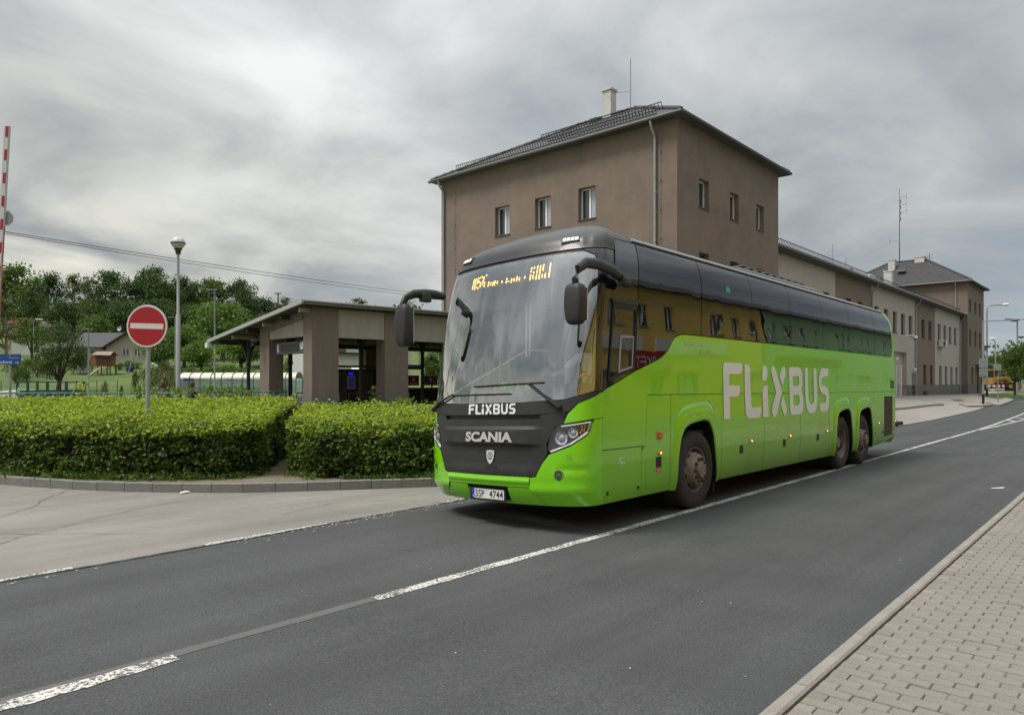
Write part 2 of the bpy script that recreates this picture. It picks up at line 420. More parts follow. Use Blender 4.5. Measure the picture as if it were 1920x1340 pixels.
# ---- painted markings
def paint_mat():
    m = mat('worn_road_paint', (.62, .61, .56), .8, var=.08, vscale=5, bump=.5, bscale=120)
    nt = m.node_tree; b = nt.nodes['Principled BSDF']; src = b.inputs['Base Color'].links[0].from_socket
    tc = nt.nodes.new('ShaderNodeTexCoord')
    n = N(nt, 'ShaderNodeTexNoise', Scale=38.0, Detail=4.0, Roughness=.75); LK(nt, tc.outputs['Object'], n.inputs['Vector'])
    n2 = N(nt, 'ShaderNodeTexNoise', Scale=3.0, Detail=3.0, Roughness=.6); LK(nt, tc.outputs['Object'], n2.inputs['Vector'])
    f = fmath(nt, 'ADD', fmath(nt, 'MULTIPLY', n.outputs[0], .8), fmath(nt, 'MULTIPLY', n2.outputs[0], .2))
    k = ramp(nt, f, [(.475, 1.), (.505, 0.)])
    LK(nt, mixc(nt, k, src, (.085, .085, .082)), b.inputs['Base Color']); return m
m_paint = paint_mat()
m_ghost = mat('removed_marking', (.098, .098, .096), .85, var=.05, grain=.12, gscale=120)
def stripe(pts, w, m, dz=.004, name='centre_line', ragged=.012, holes=True):
    """a painted line along pts with a slightly ragged outline"""
    rnd = random.Random(len(pts) * 7 + int(pts[0][0] * 10)); mb = MB(); prev = None
    L = [(pts[i][0] + (pts[i+1][0] - pts[i][0]) * k / n, pts[i][1] + (pts[i+1][1] - pts[i][1]) * k / n)
         for i in range(len(pts) - 1) for n in [max(2, int(math.dist(pts[i], pts[i+1]) / (.12 if pts[i][0] < 12 else .5)))] for k in range(n)] + [pts[-1]]
    for i, (x, y) in enumerate(L):
        a = w / 2 + rnd.uniform(-ragged, ragged); b = w / 2 + rnd.uniform(-ragged, ragged)
        cur = ((x, y - a, gz(x, y) + dz), (x, y + b, gz(x, y) + dz))
        if prev: mb.add([prev[0], cur[0], cur[1], prev[1]], [(0, 1, 2, 3)])
        prev = cur
    o = mb.build(name, m); struct(o); return o
stripe([(-3.5, 4.30), (.92, 4.335), (1.80, 4.35)], .125, m_paint)
stripe([(3.33, 4.42), (8.6, 4.50), (19.9, 4.68), (32.0, 4.86)], .11, m_paint, ragged=.008)
stripe([(-3.5, 4.42), (1.2, 4.41), (3.4, 4.43)], .10, m_ghost, .0025, 'removed_line', .006)
stripe([(32.0, 4.86), (38, 5.05), (51, 5.62), (70, 6.6)], .14, m_paint, ragged=.006)
stripe([(32.0, 4.84), (36, 4.74), (44, 4.70), (60, 4.6), (80, 4.4)], .14, m_paint, ragged=.006)
for x in (42, 46, 50, 55, 60):
    stripe([(x, 4.75), (x + 1.2, np.interp(x + 1.2, [32, 51, 70], [4.86, 5.62, 6.6]) - .08)], .35, m_paint, name='hatch_bar', ragged=.004)
stripe([(.5, 7.115), (1.3, 7.125), (2.05, 7.135)], .07, m_paint, .004, 'edge_line', .012)
stripe([(3.25, 7.185), (4.0, 7.205), (4.75, 7.225)], .08, m_paint, .004, 'edge_line', .012)
stripe([(6.7, 7.36), (7.3, 7.39), (8.2, 7.42)], .06, m_paint, .004, 'edge_line', .012)
# hairline cracks in the old apron and a few in the lane
def cracks():
    mb = MB(); rnd = random.Random(21)
    for (x, y, ang, L, w) in ((1.0, 9.2, .4, 5.0, .006), (3.2, 8.0, 1.9, 3.2, .005), (-.5, 8.3, .1, 6.0, .006), (4.6, 8.1, .25, 3.5, .005), (2.0, 11.5, .8, 2.5, .005)):
        prev = None
        for i in range(int(L / .07)):
            ang += rnd.gauss(0, .13); ang *= .995; x += .07 * math.cos(ang); y += .07 * math.sin(ang); q = w * rnd.uniform(.4, 1.3); n_ = (-math.sin(ang) * q, math.cos(ang) * q)
            cur = ((x - n_[0], y - n_[1], gz(x, y) + .005), (x + n_[0], y + n_[1], gz(x, y) + .005))
            if prev: mb.add([prev[0], cur[0], cur[1], prev[1]], [(0, 1, 2, 3)])
            prev = cur
    struct(mb.build('surface_crack', mat('crack_dark', (.12, .112, .10), .9)))
cracks()
# stray paint crumbs and litter on the asphalt
def crumbs():
    mb = MB(); rnd = random.Random(11)
    def bit(x, y, s):
        n = rnd.choice((4, 5, 6)); a0 = rnd.random() * 6
        z = gz(x, y) + .008
        vs = [(x + s * rnd.uniform(.5, 1.3) * math.cos(a0 + 6.283 * k / n), y + s * rnd.uniform(.3, .8) * math.sin(a0 + 6.283 * k / n), z) for k in range(n)]
        mb.add(vs, [tuple(range(n))])
    for i in range(120):
        x = rnd.uniform(3.5, 8); bit(x, np.interp(x, [3.3, 7], [7.12, 7.3]) - abs(rnd.gauss(.03, .10)), rnd.uniform(.008, .022))
    for i in range(14): bit(rnd.uniform(1.0, 2.2), 7.0 - abs(rnd.gauss(.02, .06)), rnd.uniform(.008, .02))
    for i in range(80): bit(rnd.uniform(1.5, 16), rnd.uniform(1.5, 6.9), rnd.uniform(.004, .011))
    for i in range(30): bit(rnd.uniform(3, 12), rnd.uniform(-2, 1.2), rnd.uniform(.003, .007))
    o = mb.build('paint_crumb', mat('paint_crumb', (.62, .61, .57), .8)); tag(o, 'white crumbs of old road paint scattered over the dark asphalt', 'debris', kind='stuff')
crumbs()
# ---- kerb on our side, pavement of small concrete blocks
pave = sheet('pavement', [(-30, 1.27), (14, 1.27), (40, 1.1), (90, -1.1), (90, -9), (-30, -9)], m_joint, .096, 3.0); struct(pave)
def kerb_stone_mesh(L, w, h, ch=.012, seed=0):
    """block with a chamfered top, lying along +x from 0, thickness w in +y, top at z = 0"""
    mb = MB(); g = .004
    x0, x1 = g, L - g
    mb.add([(x0, 0, -h), (x1, 0, -h), (x1, w, -h), (x0, w, -h), (x0, 0, -ch), (x1, 0, -ch), (x1, w, -ch), (x0, w, -ch),
            (x0 + ch * .5, ch, 0), (x1 - ch * .5, ch, 0), (x1 - ch * .5, w - ch, 0), (x0 + ch * .5, w - ch, 0)],
           [(0,1,5,4), (1,2,6,5), (2,3,7,6), (3,0,4,7), (4,5,9,8), (5,6,10,9), (6,7,11,10), (7,4,8,11), (8,9,10,11)])
    return mb.mesh('kerb_stone')
kme = kerb_stone_mesh(1.0, .078, .3); kme.materials.append(m_conc)
x = -1.3; i = 0
while x < 60:
    o = bpy.data.objects.new('kerb_stone', kme); COL.objects.link(o); o.parent = pave
    y = 1.282 if x < 14 else np.interp(x, [14, 40, 90], [1.282, 1.11, -1.1])
    o.location = (x, y, gz(x, y) + .118 + random.uniform(-.002, .002)); o.rotation_euler = (0, .0065, random.uniform(-.002, .002)); x += 1.0
def pavers():
    # running bond, long side across the pavement
    LB, WB, T = .176, .087, .03
    def block(rnd):
        l, w = LB - .005, WB - .006; c = .005; tz = rnd.uniform(-.0015, .0015)
        v = [(-w/2, -l/2, -T), (w/2, -l/2, -T), (w/2, l/2, -T), (-w/2, l/2, -T), (-w/2, -l/2, -c), (w/2, -l/2, -c), (w/2, l/2, -c), (-w/2, l/2, -c),
             (-w/2 + c, -l/2 + c, tz), (w/2 - c, -l/2 + c, 0), (w/2 - c, l/2 - c, -tz), (-w/2 + c, l/2 - c, 0)]
        return v, [(0,1,5,4), (1,2,6,5), (2,3,7,6), (3,0,4,7), (4,5,9,8), (5,6,10,9), (6,7,11,10), (7,4,8,11), (8,9,10,11)]
    rnd = random.Random(5); var = []
    for k in range(6):
        mb = MB(); mb.add(*block(rnd)); me = mb.mesh('paving_block'); me.materials.append(m_paver); var.append(me)
    cells = []
    nr = int(28 / WB)
    for r in range(nr):
        x = .6 + r * WB; off = (LB / 2) * (r % 2)
        y = 1.268 - LB / 2 - off
        if off: cells.append((x, 1.268 - LB / 4, True))
        while y > -2.6: cells.append((x, y, False)); y -= LB
    def inview(x, y):
        Y = x * FX + y * FY; X = x * FY - y * FX
        return Y > .5 and abs(X / Y) < .74 and 1.54 / Y < (1345 - 716) / 1320
    near = sorted([c for c in cells if not c[2] and inview(c[0], c[1])], key=lambda c: c[0]**2 + c[1]**2)[:296]
    ns = set(near); rest = MB()
    for c in cells:
        x, y, half = c; z = gz(x, y) + .106 + rnd.gauss(0, .0016) + .004 * noise.noise(Vector((x * .9, y * .9, 0)))
        if c in ns:
            o = bpy.data.objects.new('paving_block', rnd.choice(var)); COL.objects.link(o); o.parent = pave
            o.location = (x, y, z); o.rotation_euler = (rnd.gauss(0, .006), rnd.gauss(.0065, .008), rnd.gauss(0, .004))
        else:
            v, f = block(rnd)
            if half: v = [(a, b * .5, q) for a, b, q in v]
            M = Matrix.Translation((x, y, z)) @ Matrix.Rotation(rnd.gauss(0, .006), 4, 'X') @ Matrix.Rotation(rnd.gauss(0, .004), 4, 'Z')
            rest.add(v, f, M)
    o = rest.build('farther_paving_blocks', m_paver, pave); o['kind'] = 'stuff'
pavers()
# ---- planted island behind the bus: raised kerb stones along a curve, soil inside
KP = [(2.2, 18.), (2.28, 17.4), (2.38, 16.8), (2.50, 16.2), (2.62, 15.6), (2.72, 15.05), (2.83, 14.5), (2.95, 13.96), (3.2, 13.25), (3.39, 12.89), (3.57, 12.45), (3.79, 12.06), (4.04, 11.64), (4.31, 11.28), (4.61, 10.93), (4.9, 10.58), (5.23, 10.24), (5.61, 9.96), (5.99, 9.67),
      (6.41, 9.4), (6.83, 9.17), (7.22, 8.89), (7.63, 8.63), (8.05, 8.38), (8.5, 8.2), (9.0, 8.1), (9.5, 8.1), (10.0, 8.15), (10.5, 8.3), (10.9, 8.6), (11.2, 9.0)]
bed = sheet('planting_bed', KP + [(12.0, 12), (16, 22), (12, 32), (4, 34), (1.5, 24)], m_soil, .10, 1.0); struct(bed)
for i in range(len(KP) - 1):
    a, b = Vector(KP[i]), Vector(KP[i+1]); L = (b - a).length
    me = kerb_stone_mesh(L, .10, .3, .010); me.materials.append(m_kerbdirty)
    o = bpy.data.objects.new('kerb_stone', me); COL.objects.link(o); o.parent = bed
    o.location = (a.x, a.y, gz(a.x, a.y) + .135 + random.uniform(-.003, .003)); o.rotation_euler = (0, 0, math.atan2(b.y - a.y, b.x - a.x))
# ---- far paving, its islands and the lawn on the hill
struct(sheet('station_forecourt', [(25, 14.3), (47, 15.0), (47, 11.5), (40, 9.6), (34.6, 8.1), (33, 7.78), (40, 7.93), (60, 9.03), (75, 10.23), (120, 14.1), (120, 18.5), (99, 15.6), (25, 15.6)], m_plaza, .02, 2.0))
# ---------------------------------------------------------------- buildings
m_brown = mat('brown_render', (.216, .164, .132), .92, var=.10, vscale=.55, bump=.45, bscale=22, grain=.09, gscale=60, streak=.045, col2=(.19, .150, .124), c2=(.42, .62))
m_brown2 = mat('olive_brown_render', (.20, .155, .12), .92, var=.06, vscale=.5, bump=.3, bscale=22, grain=.05, gscale=60)
m_grey = mat('pale_grey_render', (.45, .40, .355), .92, var=.07, vscale=.5, bump=.3, bscale=22, grain=.05, gscale=60, streak=.05)
m_plinth = mat('grey_plinth', (.145, .138, .132), .9, var=.10, vscale=1.2, grain=.08, gscale=40, streak=.12)
m_slate = mat('dark_slate', (.042, .040, .042), .65, var=.15, vscale=2.5, bump=.3, bscale=9, grain=.2, gscale=14)
m_eave = mat('eave_boards', (.085, .075, .068), .75, var=.1)
m_gutter = mat('zinc', (.20, .205, .205), .45, metal=.35, var=.12, vscale=2)
m_zincl = mat('pale_zinc', (.36, .37, .37), .5, metal=.3, var=.1)
m_steel = mat('dark_steel', (.06, .06, .062), .5, metal=.4)
m_white = mat('white_frame', (.80, .80, .79), .45)
m_pane = mat('window_pane', (.035, .042, .050), .06, spec=.9, coat=.4)
m_curtain_refl = mat('curtain_reflection_pane', (.40, .42, .48), .10, spec=.9, coat=.5, var=.1, vscale=4)  # pale base colour painted in for curtains and bright reflections in the panes
m_frame_d = mat('brown_window_frame', (.11, .085, .07), .5)
m_chim = mat('whitewashed_chimney', (.56, .54, .50), .9, var=.12, vscale=2, bump=.4, bscale=15)
m_brownL = m_brown; m_greyD = m_grey

class Wall:
    """plane wall standing on o, running along unit vector u (2D) for length L, outside on the right-hand side -n"""
    def __init__(s, ox, oy, ang, L):
        s.o = Vector((ox, oy, 0)); s.u = Vector((math.cos(ang), math.sin(ang), 0)); s.n = Vector((-math.sin(ang), math.cos(ang), 0)); s.L = L
    def p(s, u, d, z): q = s.o + s.u * u + s.n * d; return (q.x, q.y, z)
    def face(s, mb, u0, u1, z0, z1, ops, dep=.2, d=0.):
        us = sorted({u0, u1, *[o[0] for o in ops], *[o[1] for o in ops]}); zs = sorted({z0, z1, *[o[2] for o in ops], *[o[3] for o in ops]})
        us = [a for a in us if u0 <= a <= u1]; zs = [a for a in zs if z0 <= a <= z1]
        for i in range(len(us) - 1):
            for j in range(len(zs) - 1):
                cu, cz = (us[i] + us[i+1]) / 2, (zs[j] + zs[j+1]) / 2
                if any(o[0] < cu < o[1] and o[2] < cz < o[3] for o in ops): continue
                mb.add([s.p(us[i], d, zs[j]), s.p(us[i+1], d, zs[j]), s.p(us[i+1], d, zs[j+1]), s.p(us[i], d, zs[j+1])], [(0, 1, 2, 3)])
        for a, b, c, e in ops:
            if a >= u1 or b <= u0: continue
            A = [s.p(a, d, c), s.p(b, d, c), s.p(b, d, e), s.p(a, d, e)]; B = [s.p(a, d + dep, c), s.p(b, d + dep, c), s.p(b, d + dep, e), s.p(a, d + dep, e)]
            mb.add(A + B, [(0, 1, 5, 4), (1, 2, 6, 5), (2, 3, 7, 6), (3, 0, 4, 7)])
    def slab(s, mb, u0, u1, d0, d1, z0, z1):
        v = [s.p(u0, d0, z0), s.p(u1, d0, z0), s.p(u1, d1, z0), s.p(u0, d1, z0), s.p(u0, d0, z1), s.p(u1, d0, z1), s.p(u1, d1, z1), s.p(u0, d1, z1)]
        mb.add(v, [(0,3,2,1),(4,5,6,7),(0,1,5,4),(1,2,6,5),(2,3,7,6),(3,0,4,7)])
    def window(s, parent, u0, u1, z0, z1, dep=.18, fr=None, pane=None, sashes=2, sill=True, d=0., sillm=None):
        fr = fr or m_white; mb = MB(); t = .065; w = (u1 - u0) / sashes
        s.slab(mb, u0, u1, d + dep - .05, d + dep + .02, z0, z0 + t); s.slab(mb, u0, u1, d + dep - .05, d + dep + .02, z1 - t, z1)
        for k in range(sashes + 1):
            c = u0 + k * w; a, b = (c, c + t) if k == 0 else (c - t, c) if k == sashes else (c - t * .75, c + t * .75)
            s.slab(mb, a, b, d + dep - .048, d + dep + .018, z0 + t, z1 - t)
        f = mb.build('window', fr, parent)
        for k in range(sashes):
            a = u0 + k * w + (t if k == 0 else t * .75); b = u0 + (k + 1) * w - (t if k == sashes - 1 else t * .75)
            g = MB(); s.slab(g, a, b, d + dep - .012, d + dep + .004, z0 + t, z1 - t); g.build('pane', (pane if (k or not pane) else m_pane) or m_pane, f)  # a given pane skips the first sash, painting a dark and a bright reflection
        if sill:
            g = MB(); s.slab(g, u0 - .03, u1 + .03, d - .05, d + dep - .05, z0 - .03, z0 + .004); g.build('sill', sillm or m_frame_d, f)
        return f
def downpipe(parent, x, y, z0, z1, out, name='downpipe', m=None, n=None):
    """pipe down a wall; out = unit vector away from the wall; swan neck to the gutter"""
    mb = MB(); ox, oy = out
    pts = [(x + ox * .46, y + oy * .46, z1 + .10), (x + ox * .45, y + oy * .45, z1 - .08), (x + ox * .36, y + oy * .36, z1 - .30), (x + ox * .12, y + oy * .12, z1 - .52), (x + ox * .09, y + oy * .09, z1 - .7), (x + ox * .09, y + oy * .09, z0)]
    mb.tube(pts, .058, 10)
    z = z0 + 1.2
    while z < z1 - 1: mb.tube([(x + ox * .09, y + oy * .09, z - .03), (x + ox * .09, y + oy * .09, z + .03)], .075, 10); z += 2.0
    return mb.build(name, m or m_zincl, parent, smooth=True)
def snow_guard(parent, p0, p1, up, h=.26, step=.16, m=None, name='snow_guard'):
    """rail of bars on the roof slope between p0 and p1; up = outward direction of the bars"""
    p0, p1, up = Vector(p0), Vector(p1), Vector(up).normalized(); mb = MB(); L = (p1 - p0).length; d = (p1 - p0) / L
    for k in (.10, 1.0): mb.beam(p0 + up * h * k, p1 + up * h * k, .034, .034)
    n = int(L / step)
    for i in range(n + 1):
        q = p0 + d * (L * i / n); mb.beam(q + up * (0 if i % 6 == 0 else h * .1), q + up * h * (1.12 if i % 6 == 0 else 1), .02, .02, (1, 0, 0))
    return mb.build(name, m or m_steel, parent)
def hip_roof(parent, x0, x1, y0, y1, ze, zr, oh, m=None, th=.10, tiles=False):
    """hipped roof over the box, ridge along y"""
    X0, X1, Y0, Y1 = x0 - oh, x1 + oh, y0 - oh, y1 + oh; xm = (x0 + x1) / 2; hw = (X1 - X0) / 2
    r0, r1 = (xm, Y0 + hw, zr), (xm, Y1 - hw, zr)
    mb = MB(); E = [(X0, Y0, ze), (X1, Y0, ze), (X1, Y1, ze), (X0, Y1, ze)]; Et = [(a, b, c + th) for a, b, c in E]
    mb.add(Et + [r0, r1], [(0, 1, 4), (1, 2, 5, 4), (2, 3, 5), (3, 0, 4, 5)])
    roof = mb.build('roof', m or m_slate, parent)
    s = MB(); s.add([(a, b, c - .02) for a, b, c in E] + [(a, b, c + th - .005) for a, b, c in E], [(0, 1, 2, 3), (0, 1, 5, 4), (1, 2, 6, 5), (2, 3, 7, 6), (3, 0, 4, 7)])
    s.build('soffit', m_eave, parent)
    # ridge and hip tiles
    h = MB()
    for a, b in ((Et[0], r0), (Et[1], r0), (Et[2], r1), (Et[3], r1), (r0, r1)):
        a, b = Vector(a), Vector(b); L = (b - a).length; n = int(L / .42)
        for i in range(n):
            q0 = a + (b - a) * (i / n); q1 = a + (b - a) * ((i + 1.12) / n); h.tube([q0 + Vector((0, 0, .01)), q1 + Vector((0, 0, .035))], [.085, .10], 6)
    h.build('ridge_tiles', m or m_slate, roof)['kind'] = 'stuff'
    g = MB(); q = .06
    for a, b in (((X0 - q, Y0 - q), (X1 + q, Y0 - q)), ((X0 - q, Y1 + q), (X0 - q, Y0 - q)), ((X1 + q, Y0 - q), (X1 + q, Y1 + q))):
        g.tube([(*a, ze + .02), (*b, ze + .02)], .075, 10)
    g.build('gutter', mat('dark_gutter', (.10, .098, .092), .5, metal=.2), parent, smooth=True)
    return roof
# --- tower by the road
def tower_one():
    t = thing('station_tower', 'tall brown rendered station tower with white chimney, right behind the green bus', 'building', (31.1, 21.3, 0))
    x0, x1, y0, y1, ze = 25.8, 36.4, 14.2, 28.4, 12.42
    A = Wall(x0, y0, 0, x1 - x0); mb = MB()
    A.ops = [(27.7 - x0, 28.62 - x0, 9.14, 10.38), (30.7 - x0, 31.62 - x0, 9.14, 10.38), (33.63 - x0, 34.56 - x0, 9.14, 10.38)]
    A.ops += [(a, b, 5.98, 7.22) for a, b, _, _ in A.ops] + [(a, b, 2.6, 4.1) for a, b, _, _ in A.ops[:3]]
    A.face(mb, 0, x1 - x0, 1.2, ze, A.ops, dep=.30)
    B = Wall(x0, y1, -math.pi / 2, y1 - y0)     # runs towards the road; outside is -x
    B.ops = [(y1 - b, y1 - a, 8.98, 10.42) for a, b in ((18.24, 19.2), (20.8, 21.77), (23.42, 24.4))]
    B.ops += [(a, b, 5.9, 7.3) for a, b, _, _ in B.ops]
    B.face(mb, 0, y1 - y0, 1.2, ze, B.ops, dep=.32)
    C = Wall(x1, y0, math.pi / 2, y1 - y0); C.face(mb, 0, y1 - y0, 1.2, ze, [])
    D = Wall(x1, y1, math.pi, x1 - x0); D.face(mb, 0, x1 - x0, 1.2, ze, [])
    mb.build('wall', m_brown, t)
    for i, (a, b, c, d) in enumerate(A.ops): A.window(t, a, b, c, d, .28, fr=m_white if i < 3 else m_frame_d, sashes=1 if i < 3 else 2)
    for i, (a, b, c, d) in enumerate(B.ops): B.window(t, a, b, c, d, .30, pane=m_curtain_refl)
    mb = MB(); mb.box(x0 - .03, y0 - .03, -.6, x1 + .03, y1 + .03, 1.2); mb.build('plinth', m_plinth, t)
    roof = hip_roof(t, x0, x1, y0, y1, ze + .02, 15.7, .42)
    downpipe(t, x0, 15.18, .3, ze - .0, (-1, 0)); downpipe(t, x0, 28.15, .3, ze, (-1, 0))
    mb = MB()      # thin lightning conductors with clips
    for yy in (14.95, 27.3):
        mb.tube([(x0 - .06, yy, .5), (x0 - .06, yy, ze - .7), (x0 - .45, yy, ze + .08)], .009, 5)
        for k in range(9): mb.cbox((x0 - .03, yy, 1.6 + k * 1.2), (.06, .05, .03))
    mb.build('lightning_conductor', m_gutter, t)
    X0 = x0 - .42; sl = (15.7 - ze - .12) / 5.72; nz = Vector((-sl, 0, 1)).normalized()
    def on(x, y): return (X0 + x, y, ze + .13 + x * sl)
    snow_guard(t, on(.5, 15.2), on(.5, 27.2), nz, .30)
    snow_guard(t, on(1.7, 15.6), on(1.7, 22.0), nz, .30)
    snow_guard(t, on(3.1, 18.2), on(3.1, 23.5), nz, .30)
    mb = MB(); mb.box(31.0, 20.95, 14.9, 31.52, 21.47, 17.05); mb.box(30.94, 20.89, 17.05, 31.58, 21.53, 17.16); mb.box(31.05, 21.05, 17.18, 31.5, 21.45, 17.24)
    mb.build('chimney', m_chim, roof)
    mb = MB(); mb.tube([(31.9, 20.3, 15.2), (31.9, 20.3, 18.75)], .016, 5)
    for z in (16.1, 17.05): mb.tube([(31.55, 20.95, z - .05), (31.9, 20.3, z)], .01, 4)
    mb.build('lightning_rod', m_steel, roof)
    mb = MB(); mb.cbox((30.3, 21.4, 15.3), (.5, .5, .16)); mb.build('roof_hatch', m_steel, roof)
    for k in range(6):
        mb = MB(); mb.tube([(x0 - .2 + .2 * k, y0 - .40, ze + .2), (x0 + .2 * k - .15, y0 - .45, ze + .33)], .008, 4)
    return t
tower_one()
# --- long two-storey wing
def long_wing():
    t = thing('station_wing', 'long two-storey station wing striped in pale grey and brown render', 'building', (63, 21, 0))
    y, xa, xb, ze = 15.2, 36.42, 90.38, 8.85
    W = Wall(xa, y, 0, xb - xa)
    up = [(60.2, 61.4), (62.74, 64.0), (65.3, 66.6), (67.9, 69.15), (72.5, 73.75), (75.25, 76.5), (79.25, 80.5), (81.85, 83.1), (84.45, 85.7), (87.05, 88.3), (57.5, 58.75), (53.4, 54.6), (50.8, 52.0), (46.3, 47.5), (42.0, 43.2), (39.2, 40.4)]
    lo = [(73.2, 74.4), (75.9, 77.05), (79.85, 81.05), (82.5, 83.7), (85.2, 86.4), (87.85, 89.05), (53.4, 54.6), (50.8, 52.0), (46.3, 47.5)]
    U = [(a - xa, b - xa, 5.65, 7.38) for a, b in up]; L = [(a - xa, b - xa, 1.40, 3.24) for a, b in lo]
    portal = (62.1 - xa, 67.2 - xa, .2, 4.14); door = (68.95 - xa, 69.95 - xa, .2, 2.44)
    ops = U + L + [door]
    sec = [(36.42, 48.6, 'g'), (48.6, 56.8, 'b'), (56.8, 70.1, 'g'), (70.1, 78.0, 'b'), (78.0, 90.38, 'g')]
    for a, b, c in sec:
        mb = MB(); o2 = [o for o in ops if a - xa <= o[0] < b - xa] + ([portal] if c == 'g' and a == 56.8 else [])
        W.face(mb, a - xa, b - xa, 1.37, ze, [(p, q, max(r, 1.37), s_) for p, q, r, s_ in o2], dep=.22)
        mb.build('wall', m_grey if c == 'g' else m_brown2, t)
    mb = MB()
    for u0, u1 in ((0, portal[0]), (portal[1], door[0]), (door[1], xb - xa)): W.slab(mb, u0, u1, -.025, .3, -.8, 1.368)
    mb.build('plinth', m_plinth, t)
    for k in range(8):
        u = 72.6 + 2.2 * k - xa; mb = MB(); W.slab(mb, u, u + .6, -.04, -.02, .45, .95); mb.build('cellar_vent', m_plinth, t)
    for a, b, c, d in U + L: W.window(t, a, b, c, d, .2, fr=m_frame_d, sashes=2)
    # recessed porch with white pillars and doors behind
    mb = MB(); W.face(mb, portal[0], portal[1], .2, 4.14, [(portal[0] + .5, portal[0] + 1.6, .2, 3.0), (portal[1] - 1.5, portal[1] - .45, .2, 3.0)], dep=.5, d=.35)
    for u in (portal[0], portal[1]): v = u + (.006 if u == portal[0] else -.006); mb.add([W.p(v, .01, .2), W.p(v, .9, .2), W.p(v, .9, 4.13), W.p(v, .01, 4.13)], [(0, 1, 2, 3)])
    mb.add([W.p(portal[0], .01, 4.13), W.p(portal[1], .01, 4.13), W.p(portal[1], .9, 4.13), W.p(portal[0], .9, 4.13)], [(0, 1, 2, 3)])
    mb.build('porch_wall', m_grey, t)
    for u in (portal[0] + 1.7, portal[1] - 1.9):
        mb = MB(); W.slab(mb, u, u + .26, .0, .26, .2, 3.05); mb.build('white_pillar', mat('white_paint', (.66, .65, .63), .6), t)
    for u0, u1 in ((portal[0] + .5, portal[0] + 1.6), (portal[1] - 1.5, portal[1] - .45), (door[0], door[1])):
        d = .8 if u0 != door[0] else .2
        mb = MB(); W.slab(mb, u0, u1, d, d + .05, .2, 2.44 if d < .5 else 3.0); dr = mb.build('door', mat('grey_door', (.20, .185, .17), .5), t)
        mb = MB(); W.slab(mb, u0 + .08, u0 + .11, d - .05, d, 1.3, 1.45); mb.build('handle', m_zincl, dr)
    mb = MB(); W.slab(mb, portal[0] - .6, door[1] + .4, -1.3, .3, -.2, .42); mb.build('step', m_plaza, t, bevel=.02)
    for x, z in ((63.47, 3.53), (69.5, 2.73)):
        mb = MB(); mb.lathe([(0, -.14), (.10, -.10), (.14, 0), (.10, .10), (0, .14)], 14, Matrix.Translation((x, y - .12, z))); mb.build('globe_lamp', mat('opal_glass', (.78, .78, .75), .3), t, smooth=True)
    downs = (56.75, 70.0, 90.1)
    for x in downs: downpipe(t, x, y, .3, ze, (0, -1))
    # roof: low mono pitch rising to a ridge well behind the eave
    e0, zr, yr = y - .5, 12.0, 22.5
    mb = MB(); mb.add([(xa, e0, ze + .25), (xb, e0, ze + .25), (xb, yr, zr), (xa, yr, zr), (xa, 29, ze + .3), (xb, 29, ze + .3)], [(0, 1, 2, 3), (3, 2, 5, 4)]); roof = mb.build('roof', m_slate, t)
    mb = MB(); mb.box(xa + .01, e0, ze, xb - .01, y + .3, ze + .22); mb.build('soffit', m_eave, t)
    mb = MB(); mb.tube([(xa, e0 - .08, ze + .17), (xb, e0 - .08, ze + .17)], .09, 10); mb.build('gutter', m_gutter, t, smooth=True)
    sl = (zr - ze - .25) / (yr - e0); nz = Vector((0, -sl, 1)).normalized()
    for a, b in ((xa + .5, 55.5), (57.5, 70), (71, 89.5)):
        snow_guard(t, (a, e0 + .45, ze + .28 + .45 * sl), (b, e0 + .45, ze + .28 + .45 * sl), nz, .28, .22)
    mb = MB(); mb.box(xa + .02, 28.8, -.5, xb - .02, 29.0, ze + .3); mb.build('rear_wall', m_grey, t)
    # roof furniture
    def pipe(x, yy, z, h, r, name, m):
        b = MB(); b.tube([(x, yy, z), (x, yy, z + h)], r, 10); b.tube([(x, yy, z + h * .8), (x, yy, z + h * .9)], r * 1.35, 10); b.build(name, m, roof, smooth=True)
    pipe(66.5, 19.5, 10.6, 1.1, .17, 'vent_pipe', m_gutter); pipe(71.5, 19.3, 10.4, .8, .07, 'vent_pipe', m_zincl)
    for x, yy in ((63.5, 19.0), (73.5, 19.4), (57, 18)):
        b = MB(); b.tube([(x, yy, 10), (x, yy, 12.3)], .012, 4); b.tube([(x - .4, yy, 11.8), (x + .4, yy, 11.8)], .010, 4); b.build('aerial', m_steel, roof)
    b = MB(); b.box(75.5, 18.4, 9.5, 76.2, 19.1, 12.4); b.box(75.45, 18.35, 12.4, 76.25, 19.15, 12.5); b.build('chimney', m_chim, roof)
    b = MB(); b.box(72.0, 19.4, 10.2, 75.3, 20.0, 11.9)
    for k in range(8): b.cbox((72.2 + .4 * k, 19.38, 11.65), (.12, .04, .18))
    b.build('pierced_parapet', m_chim, roof)
    return t
long_wing()
